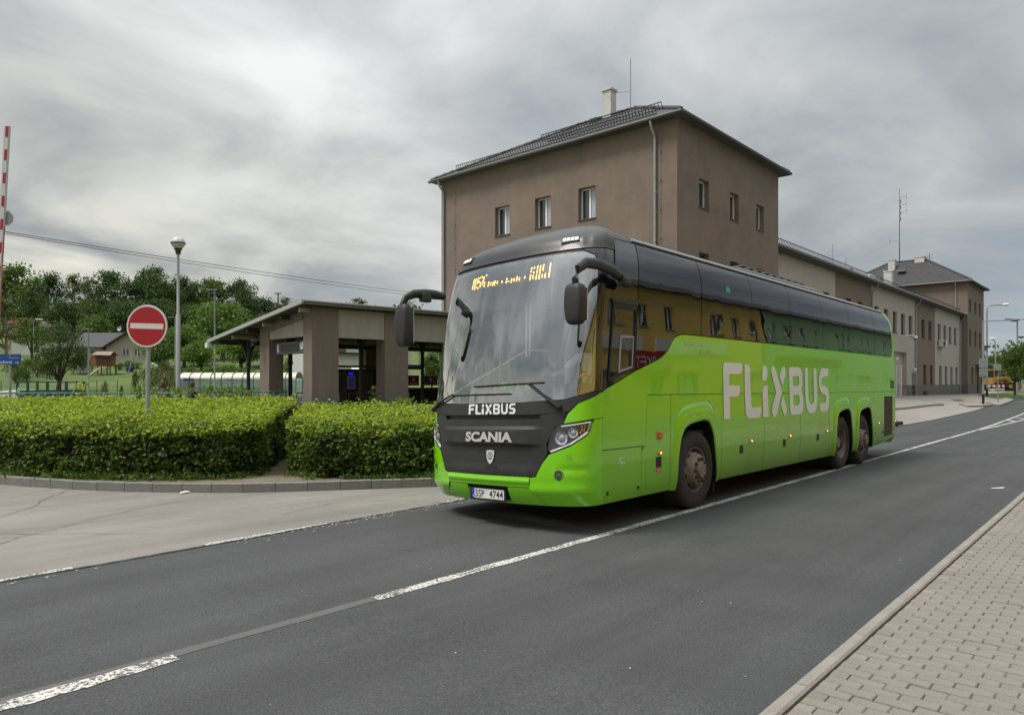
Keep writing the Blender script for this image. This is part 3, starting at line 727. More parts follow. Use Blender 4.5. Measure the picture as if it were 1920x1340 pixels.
# air conditioner and camera fixed to the wing
def ac_unit():
    t = thing('air_conditioner', 'white air conditioner unit hung on the striped wing under an upper window', 'air conditioner', (80.0, 15.0, 5.1))
    mb = MB(); mb.box(79.0, 14.72, 5.1, 80.9, 15.1, 5.75); mb.build('casing', mat('white_metal', (.62, .62, .60), .5), t, bevel=.03)
    for x in (79.35, 79.85):
        mb = MB(); M = Matrix.Translation((x, 14.70, 5.42)) @ Matrix.Rotation(R(90), 4, 'X'); mb.lathe([(.0, 0), (.22, 0), (.24, .02), (.24, -.02)], 20, M)
        for k in range(4): mb.lathe([(.05 + .05 * k, .015), (.06 + .05 * k, .02)], 20, M)
        mb.build('fan_grille', m_steel, t)
    for x in (79.2, 80.6):
        mb = MB(); mb.beam((x, 14.75, 5.06), (x, 15.22, 5.06), .04, .05); mb.beam((x, 15.2, 5.06), (x, 15.2, 4.75), .04, .04); mb.build('bracket', m_zincl, t)
ac_unit()
def wall_camera():
    t = thing('security_camera', 'white dome security camera on an arm from the pale wall above the porch', 'camera', (66, 15.2, 5.4))
    mb = MB(); mb.tube([(65.0, 15.2, 5.45), (65.0, 14.5, 5.5), (65.8, 14.3, 5.5)], .05, 8); mb.build('arm', m_white, t, smooth=True)
    mb = MB(); mb.lathe([(.0, .2), (.16, .18), (.2, .0), (.17, -.05)], 16, Matrix.Translation((65.95, 14.3, 5.32))); mb.build('housing', m_white, t, smooth=True)
    mb = MB(); mb.lathe([(.16, -.04), (.13, -.14), (0, -.2)], 16, Matrix.Translation((65.95, 14.3, 5.32))); mb.build('dome', m_pane, t, smooth=True)
wall_camera()
# --- far tower
def tower_two():
    t = thing('far_station_tower', 'farther brown station tower with slate hip roof at the end of the wing', 'building', (95.6, 21.5, 0))
    x0, x1, y0, y1, ze = 90.4, 100.6, 14.5, 28.6, 12.6
    A = Wall(x0, y0, 0, x1 - x0); mb = MB()
    xs = [(91.3, 92.4), (94.5, 95.6), (97.4, 98.5)]
    ops = [(a - x0, b - x0, 9.45, 10.78) for a, b in xs] + [(a - x0, b - x0, 5.7, 7.42) for a, b in xs] + [(92.6 - x0, 93.7 - x0, 1.47, 3.3), (95.9 - x0, 97.2 - x0, .35, 3.24), (98.6 - x0, 99.6 - x0, 1.47, 3.3)]
    A.face(mb, 0, x1 - x0, 1.37, ze, [(p, q, max(r, 1.37), s_) for p, q, r, s_ in ops])
    B = Wall(x0, y1, -math.pi / 2, y1 - y0); B.face(mb, 0, y1 - y0, 1.37, ze, [])
    C = Wall(x1, y0, math.pi / 2, y1 - y0); C.face(mb, 0, y1 - y0, 1.37, ze, [])
    mb.build('wall', m_brown2, t)
    mb = MB(); mb.box(x0 - .02, y0 - .02, -.8, 95.9, y1, 1.368); mb.box(97.2, y0 - .02, -.8, x1 + .02, y1, 1.368); mb.build('plinth', m_plinth, t)
    for i, (a, b, c, d) in enumerate(ops):
        if i == 7: continue
        A.window(t, a, b, c, d, .2, fr=m_frame_d)
    mb = MB(); A.slab(mb, ops[7][0], ops[7][1], .16, .22, .2, 3.24); mb.build('door', mat('grey_door', (.20, .185, .17), .5), t)
    mb = MB(); A.slab(mb, ops[7][0] - .9, ops[7][1] + .7, -1.3, 0, 3.65, 3.8); mb.build('door_canopy', m_zincl, t)
    roof = hip_roof(t, x0, x1, y0, y1, ze + .02, 16.3, .45)
    downpipe(t, x0, 15.6, 9.6, ze, (-1, 0), m=m_zincl)
    X0 = x0 - .45; sl = (16.3 - ze - .12) / 5.55
    for k in range(1, 13):       # visible courses of slates on the near slope
        mb = MB(); d = k * .44; inset = d
        mb.beam((X0 + d, y0 - .45 + inset, ze + .135 + d * sl), (X0 + d, y1 + .45 - inset, ze + .135 + d * sl), .05, .03); mb.build('slate_course', m_slate, roof)
    for (xx, yy, s, z1) in ((94.8, 19.6, 1.0, 16.5), (93.6, 22.5, .7, 16.3)):
        mb = MB(); mb.box(xx, yy, 14.2, xx + .9, yy + s, z1); mb.box(xx - .05, yy - .05, z1, xx + .95, yy + s + .05, z1 + .12); mb.build('chimney', m_chim, roof)
    mb = MB(); mb.cbox((92.6, 21.5, 14.75), (.7, .9, .1)); mb.build('skylight', m_zincl, roof)
    # tall lattice-free antenna mast with yagis
    a = thing('antenna_mast', 'tall thin radio mast with side aerials on the far slate roof', 'antenna', (95.5, 22.9, 16.3))
    mb = MB(); mb.tube([(95.5, 22.4, 16.0), (95.5, 22.4, 21.0), (95.5, 22.4, 25.2)], [.075, .055, .028], 6); mb.build('mast', m_gutter, a)
    for z, dy in ((24.0, -.45), (23.1, -.45), (22.2, -.45), (18.8, .7)):
        mb = MB(); mb.tube([(95.5, 22.4, z), (95.5 + .2, 22.4 + dy * 1.6, z + .25)], .025, 4)
        mb.tube([(95.7, 22.4 + dy * 1.6, z - .2), (95.7, 22.4 + dy * 1.6, z + .5)], .018, 4); mb.build('side_aerial', m_gutter, a)
    for k in range(5): mb = MB(); mb.tube([(95.1, 22.4, 16.7 + .3 * k), (95.9, 22.4, 16.7 + .3 * k)], .02, 4); mb.build('rung', m_gutter, a)
    for k in range(4): mb = MB(); mb.tube([(95.62, 22.3, 21.3 + .7 * k), (95.62, 22.3, 21.8 + .7 * k)], .055, 5); mb.build('dipole', m_gutter, a)
    a = thing('tv_aerial', 'small cross-shaped aerial on the right ridge of the far slate roof', 'antenna', (95.6, 18.0, 15.8))
    mb = MB(); mb.tube([(95.6, 19.2, 15.4), (95.6, 19.2, 17.0)], .03, 5); mb.build('mast', m_gutter, a)
    mb = MB(); mb.tube([(95.2, 18.8, 16.7), (96.0, 19.6, 16.7)], .03, 4); mb.tube([(95.2, 19.4, 16.45), (96.0, 19.0, 16.45)], .03, 4); mb.build('crossbars', m_gutter, a)
tower_two()

# --- the terrace across the street (behind the camera; it shows in the bus's glass and paint)
def terrace(name, label, x0, x1, m, mroof, wm, rows, cat='building', ze=8.2, shopz=3.3):
    t = thing(name, label, cat, ((x0 + x1) / 2, -14, 0)); W = Wall(x1, -10.4, math.pi, x1 - x0); mb = MB()
    ops = []
    n = int((x1 - x0) / 2.75)
    for i in range(n):
        u = (x1 - x0) * (i + .5) / n
        if i % 5 == 3: continue
        ops.append((u - .6, u + .6, 5.2, 6.9))
    for i in range(max(1, int((x1 - x0) / 4))):
        u = (x1 - x0) * (i + .5) / max(1, int((x1 - x0) / 4)); ops.append((u - .9, u + .9, .9, 2.6))
    W.face(mb, 0, x1 - x0, -.5, ze, ops, dep=.22)
    mb.box(x0, -20.4, -.5, x1, -20.2, ze); mb.box(x0, -20.4, -.5, x0 + .2, -10.6, ze); mb.box(x1 - .2, -20.4, -.5, x1, -10.6, ze)
    mb.build('wall', m, t)
    for o in ops: W.window(t, *o, dep=.2, fr=m_white)
    mb = MB(); mb.add([(x0, -9.9, ze), (x1, -9.9, ze), (x1, -15.4, ze + 2.9), (x0, -15.4, ze + 2.9), (x0, -20.9, ze), (x1, -20.9, ze)], [(0, 1, 2, 3), (3, 2, 5, 4), (0, 1, 5, 4)])
    mb.build('roof', mroof, t)
    return t
m_yel = mat('ochre_render', (.78, .56, .15), .9, var=.06, vscale=.5); m_grn = mat('sage_render', (.30, .48, .26), .9, var=.06, vscale=.5)
t_y = terrace('ochre_shop_building', 'ochre two-storey shop building across the street, mirrored in the front half of the bus windows', -12, 47.6, m_yel, m_slate, m_white, 2)
terrace('sage_apartment_building', 'sage green apartment building across the street, mirrored in the rear bus windows', 48, 100, m_grn, m_slate, m_white, 2)
def banner(name, label, x0, x1, z0, z1, bg, txt, tc):
    t = thing(name, label, 'sign', ((x0 + x1) / 2, -10.3, z0)); mb = MB(); mb.box(x0, -10.40, z0, x1, -10.30, z1); mb.build('board', bg, t)
    if txt: text_on('lettering', txt, lambda x, z: (x0 + x1 - x, -10.292, z), x0 + .1 * (x1 - x0), z0 + .25 * (z1 - z0), x1 - .1 * (x1 - x0), z1 - .25 * (z1 - z0), tc, t)
m_red = mat('sign_red', (.42, .02, .03), .5); m_wht = mat('sign_white', (.72, .72, .70), .5)
banner('market_sign', 'dark red shop sign reading MARKET, mirrored low in the bus window', 30.4, 34.8, 2.45, 3.75, m_red, 'MARKET', m_wht)
banner('food_banner', 'white and green food banner on the ochre wall, mirrored beside the driver window', 25.5, 31.5, 3.78, 4.6, m_wht, None, None)
banner('wall_banner', 'plain white banner on the ochre wall, mirrored in the bus window', 33.0, 41.0, 3.78, 4.55, m_wht, None, None)
banner('brown_shop_fascia', 'brown fascia along the sage green shopfronts, mirrored in the rear bus windows', 50, 62, 3.3, 4.0, mat('fascia_brown', (.16, .055, .035), .6), None, None)
# ---------------------------------------------------------------- open waiting shelter on the platform side
m_shb = mat('shelter_brown', (.185, .142, .122), .92, var=.07, vscale=.9, bump=.3, bscale=22, grain=.05, gscale=60, streak=.10)
m_shg = mat('shelter_grey', (.34, .305, .285), .92, var=.06, vscale=.9, bump=.3, bscale=22, streak=.12)
m_dk = mat('dark_boards', (.05, .043, .04), .8, var=.15, vscale=3)
m_iron = mat('painted_iron', (.045, .036, .033), .5)
m_teal = mat('teal_rail', (.045, .15, .145), .45)
def shelter():
    S = thing('platform_shelter', 'open brown and grey pillared platform shelter with sloping roof behind the hedges', 'shelter', (15.5, 24.7, 0), R(-5.67), local=True)
    def pillar(x0, x1, y0, y1, top):
        mb = MB(); mb.add([(x0,y0,0),(x1,y0,0),(x1,y1,0),(x0,y1,0),(x0,y0,top(y0)),(x1,y0,top(y0)),(x1,y1,top(y1)),(x0,y1,top(y1))], [(0,3,2,1),(4,5,6,7),(0,1,5,4),(1,2,6,5),(2,3,7,6),(3,0,4,7)])
        p = mb.build('pillar', m_shb, S)
        mb = MB(); mb.box(x0 - .025, y0 - .025, -.3, x1 + .025, y1 + .025, 1.2); mb.build('plinth', m_plinth, p)
    top = lambda y: 4.66 - .107 * max(y, 0)
    pillar(0, 1.17, 0, .77, top); pillar(3.38, 4.57, 0, .72, top); pillar(0, .66, 4.09, 5.09, top); pillar(8.0, 9.2, 0, .72, top); pillar(12.0, 13.0, 0, .72, top)
    for a, b in ((1.17, 3.38), (4.57, 8.0), (9.2, 12.0)):
        mb = MB(); mb.box(a, .05, 3.47, b, .35, 4.62); mb.build('lintel', m_shg, S)
    mb = MB(); mb.add([(.03, .77, 3.52), (.33, .77, 3.52), (.33, 4.09, 3.52), (.03, 4.09, 3.52), (.03, .77, 4.22), (.33, .77, 4.22), (.33, 4.09, 3.88), (.03, 4.09, 3.88)], [(0,3,2,1),(4,5,6,7),(0,1,5,4),(1,2,6,5),(2,3,7,6),(3,0,4,7)]); mb.build('gable_panel', m_shg, S)
    mb = MB(); mb.add([(-.05, .77, 4.22), (.36, .77, 4.22), (.36, 4.09, 3.88), (-.05, 4.09, 3.88), (-.05, .77, 4.60), (.36, .77, 4.60), (.36, 4.09, 4.24), (-.05, 4.09, 4.24)], [(0,3,2,1),(4,5,6,7),(0,1,5,4),(1,2,6,5),(2,3,7,6),(3,0,4,7)]); mb.build('gable_beam', m_shb, S)
    # roof slab
    zt = lambda y: 4.80 - .107 * (y + .35)
    mb = MB(); a, b = -.35, 10.1; X0, X1 = -.55, 14.0
    mb.add([(X0,a,zt(a)-.10),(X1,a,zt(a)-.10),(X1,b,zt(b)-.10),(X0,b,zt(b)-.10),(X0,a,zt(a)),(X1,a,zt(a)),(X1,b,zt(b)),(X0,b,zt(b))], [(0,3,2,1),(4,5,6,7),(0,1,5,4),(1,2,6,5),(2,3,7,6),(3,0,4,7)])
    roof = mb.build('roof', mat('roof_felt_edge', (.27, .26, .25), .7, var=.1), S)
    mb = MB(); mb.add([(X0+.02,a+.02,zt(a)-.14),(X1,a+.02,zt(a)-.14),(X1,b-.02,zt(b)-.14),(X0+.02,b-.02,zt(b)-.14)], [(0,1,2,3)]); mb.build('soffit', m_dk, roof)
    for k in range(6):
        y = .2 + 1.75 * k
        mb = MB(); z = zt(y) - .24; mb.box(X0 + .1, y - .07, z - .08, X1, y + .07, z + .09); mb.build('purlin', m_dk if k % 2 else mat('pale_timber', (.33, .29, .25), .8), roof)
    mb = MB(); mb.beam((X0 - .03, a, zt(a) + .0), (X0 - .03, b, zt(b) + .0), .06, .16); mb.build('verge_trim', mat('verge_grey', (.36, .36, .35), .6), roof)
    mb = MB(); mb.tube([(X0, a - .06, zt(a) + .01), (X1, a - .06, zt(a) + .01)], .05, 8); mb.build('gutter', m_gutter, roof, smooth=True)
    mb = MB(); mb.box(X0 - .15, b - .3, zt(b) - .34, X0 + .1, b, zt(b) - .08); mb.build('gutter_end', m_wht, roof)
    # iron columns with curved brackets
    for x, y in ((1.22, 4.6), (4.9, 4.6), (8.56, 4.6), (.6, 7.9), (4.9, 8.2), (8.6, 8.2)):
        zt_ = zt(y) - .15; mb = MB(); mb.lathe([(.17, 0), (.17, .35), (.11, .4), (.095, .9), (.085, 2.4), (.13, 2.5), (.10, 2.62), (.09, zt_)], 12, Matrix.Translation((x, y, 0)))
        c = mb.build('column', m_iron, S, smooth=True)
        for sx, sy in ((1, 0), (-1, 0), (0, 1), (0, -1)):
            b_ = MB(); P = [(x + sx * r, y + sy * r, zz) for r, zz in ((.09, zt_ - 1.0), (.16, zt_ - .6), (.38, zt_ - .25), (.75, zt_ - .06), (1.0, zt_))]
            b_.tube(P, .035, 6); b_.add([(x + sx * .09, y + sy * .09, zt_ - .9), P[1], P[2], P[3], (x + sx * .09, y + sy * .09, zt_ - .05)], [(0, 1, 2, 3, 4)]); b_.build('bracket', m_iron, c)
    # loudspeaker under the verge
    mb = MB(); mb.lathe([(.05, -.15), (.07, 0), (.16, .18), (.14, .19), (0, .05)], 14, Matrix.Translation((-.35, 4.7, 3.45)) @ Matrix.Rotation(R(-110), 4, 'Y')); mb.build('loudspeaker', m_dk, S, smooth=True)
    return S
shel = shelter()
SM = Matrix.Translation((15.5, 24.7, 0)) @ Matrix.Rotation(R(-5.67), 4, 'Z')
def sh(x, y, z=0): return tuple(SM @ Vector((x, y, z)))
def shl(name, label, cat, loc=(0, 0, 0)):
    return thing(name, label, cat, sh(*loc), R(-5.67), local=True)
# departure board hung in the gable opening
b = shl('departure_board', 'dark hanging departure board with a white 1 and a clock in the shelter opening', 'sign', (.3, 2.35, 2.84))
mb = MB(); mb.box(-.09, -1.52, 0, .09, 1.52, .52); c = mb.build('case', mat('board_case', (.09, .10, .095), .75), b, bevel=.02)
mb = MB(); mb.box(-.10, -.75, .09, -.092, 1.0, .42); mb.build('display', mat('board_display', (.045, .04, .037), .7), b)
text_on('platform_number', '1', lambda x, z: (-.096, x, z), 1.36, .12, 1.22, .44, m_wht, b, bold=.03)
text_on('platform_dot', '.', lambda x, z: (-.096, x, z), 1.18, .12, 1.12, .18, m_wht, b)
mb = MB(); mb.lathe([(0, 0), (.17, 0), (.17, .02)], 24, Matrix.Translation((-.092, -1.05, .33)) @ Matrix.Rotation(R(-90), 4, 'Y')); ck = mb.build('clock_face', m_wht, b)
mb = MB(); mb.beam((-.118, -1.05, .33), (-.118, -1.05, .46), .02, .006); mb.beam((-.118, -1.05, .33), (-.118, -1.13, .28), .02, .006); mb.build('clock_hands', m_iron, ck)
for y in (-.9, .9):
    mb = MB(); mb.tube([(0, y, .5), (0, y, .95)], .02, 6); mb.build('hanger', m_iron, b)
b = shl('platform_sign', 'small blue hanging platform sign under the shelter roof next to the bus mirror', 'sign', (7.75, 4.3, 2.30))
mb = MB(); mb.box(-.62, -.03, 0, .62, .03, .24); mb.build('panel', mat('sign_blue', (.012, .055, .20), .45), b)
text_on('lettering', '2. nástupiště', lambda x, z: (x, -.034, z), -.42, .11, .42, .20, m_wht, b)
for x in (-.4, .4):
    mb = MB(); mb.tube([(x, 0, .24), (x, 0, 1.6)], .012, 5); mb.build('hanger', m_iron, b)
# parcel locker with canopy
b = shl('parcel_locker', 'black and grey parcel locker wall with a small lit screen inside the shelter', 'locker', (6.3, 6.6, 0))
mb = MB(); mb.box(-1.75, 0, 0, .75, .7, 2.32); mb.build('cabinet', mat('locker_black', (.012, .012, .014), .4), b)
m_lock = mat('locker_grey', (.085, .083, .08), .5)
cols = [(-1.70, -1.10), (-.58, .45)]
for a, c in cols:
    z = .08
    for hgt in (.3, .2, .2, .32, .2, .12, .12, .12, .2, .3):
        mb = MB(); mb.box(a, -.02, z + .008, c, 0, z + hgt - .008); mb.build('locker_door', m_lock, b); z += hgt + .002
mb = MB(); mb.box(-1.06, -.04, 1.30, -.62, -.005, 1.98); f = mb.build('screen_frame', mat('screen_frame', (.75, .62, .62), .5), b)
mb = MB(); mb.box(-1.02, -.046, 1.35, -.66, -.041, 1.93); mb.build('screen', mat('lit_screen', (.006, .009, .045), .3, emit=.5), f)
mb = MB(); mb.box(-1.0, -.03, 2.04, -.72, -.005, 2.14); mb.build('lit_label', mat('lit_blue', (.01, .01, .6), .3, emit=.6), b)
mb = MB(); mb.box(-.80, -.05, 2.34, -.40, .04, 2.38); mb.build('light_tube', mat('tube_light', (.8, .8, .8), .3, emit=1.0), b)
mb = MB(); mb.box(-1.9, -.3, 2.42, .95, .8, 2.5); mb.build('canopy', mat('dark_canopy', (.02, .02, .02), .5), b)
# pale kiosk wall with sign band behind the locker
k = shl('kiosk', 'cream flat-fronted kiosk with dark roof edge behind the parcel locker', 'kiosk', (10.0, 14.0, 0))
mb = MB(); mb.box(-1.8, 0, 0, 1.8, 3, 3.42); mb.build('wall', mat('cream_panel', (.76, .72, .65), .7, var=.05), k)
mb = MB(); mb.box(-1.9, -.25, 3.42, 1.9, 3.1, 3.52); mb.build('roof', m_iron, k)
mb = MB(); mb.box(.45, -.03, .1, .52, 0, 3.3); mb.build('joint_strip', m_iron, k)
mb = MB(); mb.box(.75, -.02, 2.72, 1.15, -.004, 2.86); mb.build('red_mark', m_red, k)
k = shl('grey_rear_building', 'pale grey building with lattice parapet glimpsed above the kiosk through the shelter', 'building', (16, 24, 0))
mb = MB(); mb.box(-3.4, 0, 0, 5, 5, 5.2); mb.build('wall', mat('pale_wall', (.50, .50, .48), .9, var=.06), k)
for i in range(3):
    mb = MB(); mb.box(-2.4 + 2.4 * i, -.05, 3.6, -1.2 + 2.4 * i, -.005, 4.7); mb.build('window', m_frame_d, k)
# bin, yellow box, posters, rails
b = thing('waste_bin', 'round green waste bin beside the right shelter pillar', 'bin', sh(4.02, 1.9, 0), local=True)
mb = MB(); mb.lathe([(0, .25), (.20, .25), (.25, .5), (.26, .95), (.28, 1.0), (.24, 1.02), (0, .9)], 18); mb.build('body', mat('bin_green', (.03, .22, .07), .5), b, smooth=True)
mb = MB(); mb.lathe([(.29, 1.15), (.27, 1.25), (.1, 1.33), (0, 1.34)], 18); mb.build('lid', m_plinth, b, smooth=True)
mb = MB(); mb.tube([(.25, 0, 0), (.25, 0, 1.2)], .03, 6); mb.build('post', m_iron, b)
b = shl('yellow_box', 'small yellow ticket box on a teal post left of the right shelter pillar', 'box', (4.62, 2.6, 0))
mb = MB(); mb.box(-.28, -.1, 1.05, .02, .1, 1.48); mb.build('case', mat('box_yellow', (.62, .38, .02), .5), b, bevel=.015)
mb = MB(); mb.box(-.24, -.105, 1.10, -.02, -.1, 1.24); mb.build('slot_panel', m_iron, b)
mb = MB(); mb.tube([(.08, 0, 0), (.08, 0, 3.6)], .04, 8); mb.build('post', m_teal, b)
w = shl('stair_parapet', 'dark low stair wall under the right end of the shelter', 'wall', (9.6, 6.5, 0))
mb = MB(); mb.box(-2.9, 0, 0, 2.4, .25, 1.27); mb.build('body', m_dk, w)
mb = MB(); mb.box(-3.0, -.05, 1.27, 2.5, .3, 1.34); mb.build('coping', m_shg, w)
w = shl('rear_pillar', 'plain brown pier behind the blue platform sign', 'pillar', (8.75, 9.2, 0))
mb = MB(); mb.box(-1.1, -.4, 0, -.1, .4, 3.5); mb.build('shaft', m_shb, w)
for i, (x, c, lab) in enumerate(((0, m_red, 'red square poster with a white emblem under the shelter, left of the pair'), (1.1, mat('poster_mauve', (.22, .06, .08), .5), 'mauve picture poster in a white border under the shelter, right of the pair'))):
    p = shl('poster', lab, 'poster', (9.5 + x, 7.4, 1.45)); wd = (.78, .98)[i]
    mb = MB(); mb.box(0, -.02, 0, wd, 0, .58); mb.build('border', m_wht, p)
    mb = MB(); mb.box(.04, -.026, .04, wd - .04, -.021, .54); pr = mb.build('print', c, p)
    mb = MB(); mb.lathe([(0, 0), (.11, 0), (.11, .004)], 14, Matrix.Translation((wd / 2, -.027, .34)) @ Matrix.Rotation(R(90), 4, 'X')); mb.build('emblem', m_wht, pr)
    if i == 0:
        mb = MB(); mb.box(.16, -.029, .10, wd - .16, -.027, .17); mb.build('caption_bar', m_wht, pr)
    else:
        for q in range(3):
            mb = MB(); mb.lathe([(0, 0), (.09, 0), (.09, .003)], 8, Matrix.Translation((.2 + .28 * q, -.027, .16)) @ Matrix.Rotation(R(90), 4, 'X')); mb.build('picture_patch', m_shg, pr)
def railing(name, label, pts, zt, m, n, bars=True, base=0., r=.022):
    t = thing(name, label, 'railing', (pts[0][0], pts[0][1], base)); pts = [Vector((*p, 0)) for p in pts]
    top = MB(); top.tube([(p.x, p.y, zt) for p in pts], r * 1.3, 8); top.build('top_rail', m, t, smooth=True)
    low = MB(); low.tube([(p.x, p.y, base + .15) for p in pts], r, 6); low.build('bottom_rail', m, t, smooth=True)
    L = sum((pts[i+1] - pts[i]).length for i in range(len(pts) - 1))
    def at(s):
        for i in range(len(pts) - 1):
            l = (pts[i+1] - pts[i]).length
            if s <= l or i == len(pts) - 2: return pts[i] + (pts[i+1] - pts[i]) * min(s / l, 1)
            s -= l
    for k in range(n + 1):
        p = at(L * k / n); q = MB(); q.tube([(p.x, p.y, base - .1), (p.x, p.y, zt)], r * 1.2, 8); q.build('post', m, t)
    if bars:
        q = MB(); s = .12
        while s < L: p = at(s); q.tube([(p.x, p.y, base + .15), (p.x, p.y, zt)], .007, 4, caps=False); s += .12
        q.build('bars', m, t)['kind'] = 'stuff'
m_brail = mat('brown_rail', (.12, .075, .06), .5)
railing('green_railing', 'teal handrail running behind the whole left hedge', [site(-24, 24.5), site(-13.2, 24.0), site(-10.9, 23.6)], 1.27, m_teal, 7, bars=True)
railing('shelter_railing', 'teal barred railing just left of the shelter pillars', [site(-12.9, 29.8), site(-10.2, 29.8), site(-10.1, 31.5)], 1.24, m_teal, 3)
railing('brown_railing', 'brown barred fence between the two left shelter pillars', [site(-11.0, 36), site(-7.0, 36)], 1.1, m_brail, 3)

# ---------------------------------------------------------------- far left: lamps, glass shelter, truck, garden, houses
m_pole = mat('galvanised_pole', (.33, .345, .34), .5, metal=.35, var=.12, vscale=3)
m_poled = mat('weathered_pole', (.20, .215, .21), .55, metal=.25, var=.12, vscale=3)
def base_at(px, Y): return site((px - 960) / 1320 * Y, Y)
def globe():
    x, y = base_at(334, 27); t = thing('globe_street_lamp', 'tall street lamp with a white globe head above the no-entry sign', 'street lamp', (x, y, 0))
    mb = MB(); mb.tube([(x, y, -.1), (x, y, 4.2), (x, y, 4.25), (x, y, 6.55)], [.085, .085, .055, .05], 14); mb.build('pole', m_pole, t, smooth=True)
    T = Matrix.Translation((x, y, 6.95))
    mb = MB(); mb.lathe([(.09, -.40), (.10, -.28), (.15, -.20), (.13, -.15), (.0, -.15)], 16, T); mb.build('collar', m_iron, t, smooth=True)
    mb = MB(); mb.lathe([(.13, -.19), (.22, -.09), (.262, .02)], 24, T); mb.build('clear_bowl', mat('bowl', (.50, .47, .38), .15), t, smooth=True)
    mb = MB(); mb.lathe([(.268, .02), (.25, .10), (.19, .19), (.10, .245), (0, .262)], 24, T); mb.build('white_hood', mat('opal_hood', (.52, .50, .53), .35), t, smooth=True)
    mb = MB(); mb.lathe([(.272, .035), (.272, .0), (.25, -.01)], 24, T); mb.build('rim', m_iron, t)
globe()
def led_lamp(name, label, px, Y, ztop, arm, sticker=None, col=None, thick=.05):
    x, y = base_at(px, Y); z0 = gz(x, y); t = thing(name, label, 'street lamp', (x, y, z0)); col = col or m_poled
    mb = MB(); mb.tube([(x, y, z0 - .2), (x, y, z0 + 1.1), (x, y, z0 + 1.15), (x, y, ztop)], [thick * 1.7, thick * 1.6, thick, thick * .9], 10); mb.build('pole', col, t, smooth=True)
    dx, dy = site(arm, 0); q = Vector((dx, dy, 0)); e = Vector((x, y, ztop)) + q
    mb = MB(); mb.beam(Vector((x, y, ztop)) - q * .25, e, .16, .07); mb.beam(e - q * .6, e, .24, .045); mb.build('lamp_head', col, t, bevel=.01)
    if sticker:
        mb = MB(); mb.tube([(x, y, sticker), (x, y, sticker + .28)], thick * 1.05, 10); mb.build('yellow_band', mat('band_yellow', (.6, .42, .02), .5), t)
led_lamp('led_street_lamp', 'slim grey lamp post with flat head left of the shelter roof', 402.5, 44, 7.4, -.50, 3.4)
led_lamp('led_street_lamp', 'slim lamp post close beside the globe lamp pole, flat head to the left', 328.5, 62, 7.35, -.65, 3.5)
led_lamp('led_street_lamp', 'short lamp post standing on the lawn edge left of the bungalow', 166, 50, 5.4, -.42)
x, y = base_at(63, 95); t = thing('curved_street_lamp', 'small curved white street lamp above the hillside garden', 'street lamp', (x, y, gz(x, y)))
mb = MB(); z = 1.65 + 118 / 1320 * 95; mb.tube([(x, y, gz(x, y)), (x, y, z - .4), (*site((68 - 960) / 1320 * 95, 95), z)], .05, 6); mb.build('pole', m_pole, t)
mb = MB(); mb.beam((*site((67 - 960) / 1320 * 95, 95), z), (*site((80 - 960) / 1320 * 95, 95), z - .05), .2, .14); mb.build('lamp_head', m_white, t)
# glazed platform shelter with a barrel roof
def glass_shelter():
    Y0 = 47.; X0, X1 = -21.9, -14.2; T = Matrix.Translation((*site(X0, Y0), 0)) @ Matrix.Rotation(math.atan2(FY, FX) - math.pi / 2, 4, 'Z')
    t = thing('glass_waiting_shelter', 'long glazed waiting shelter with cream barrel roof beyond the hedge', 'shelter', T.translation, math.atan2(FY, FX) - math.pi / 2, local=True)
    L = X1 - X0; m_g = glassmat('greenish_glass', (.62, .72, .68), .12, (.05, .06, .055)); m_r = mat('cream_polycarbonate', (.60, .56, .44), .35, var=.06)
    mb = MB(); pr = [(-.75 * math.cos(a), 1.86 + .42 * math.sin(a)) for a in [math.pi * k / 12 for k in range(13)]]
    vs = [(x, yy, z) for x in (0, L) for yy, z in pr]; mb.add(vs, [(i, i + 1, i + 14, i + 13) for i in range(12)]); mb.build('barrel_roof', m_r, t, smooth=True)
    n = 11
    for i in range(n + 1):
        x = L * i / n; mb = MB(); mb.tube([(x, yy, z + .02) for yy, z in pr], .03, 5); mb.tube([(x, -.75, 0), (x, -.75, 1.9)], .035, 6); mb.tube([(x, .75, 0), (x, .75, 1.9)], .035, 6); mb.build('frame', m_teal, t)
    for i in range(n):
        a, b = L * i / n + .04, L * (i + 1) / n - .04
        mb = MB(); mb.box(a, -.76, .25, b, -.745, 1.8); mb.build('glass_pane', m_g, t)
        mb = MB(); mb.box(a, .745, .25, b, .76, 1.8); mb.build('glass_pane', m_g, t)
    mb = MB(); mb.add([(-.01, yy, z) for yy, z in pr], [tuple(range(13))]); mb.build('end_pane', m_g, t)
    mb = MB(); mb.box(.35, -.86, 1.72, 1.0, -.80, 1.9); mb.build('blue_sign', mat('sign_blue', (.012, .055, .20), .45), t)
    mb = MB(); mb.box(.5, .2, .45, L - .5, .6, .5); mb.build('bench', m_wht, t)
glass_shelter()
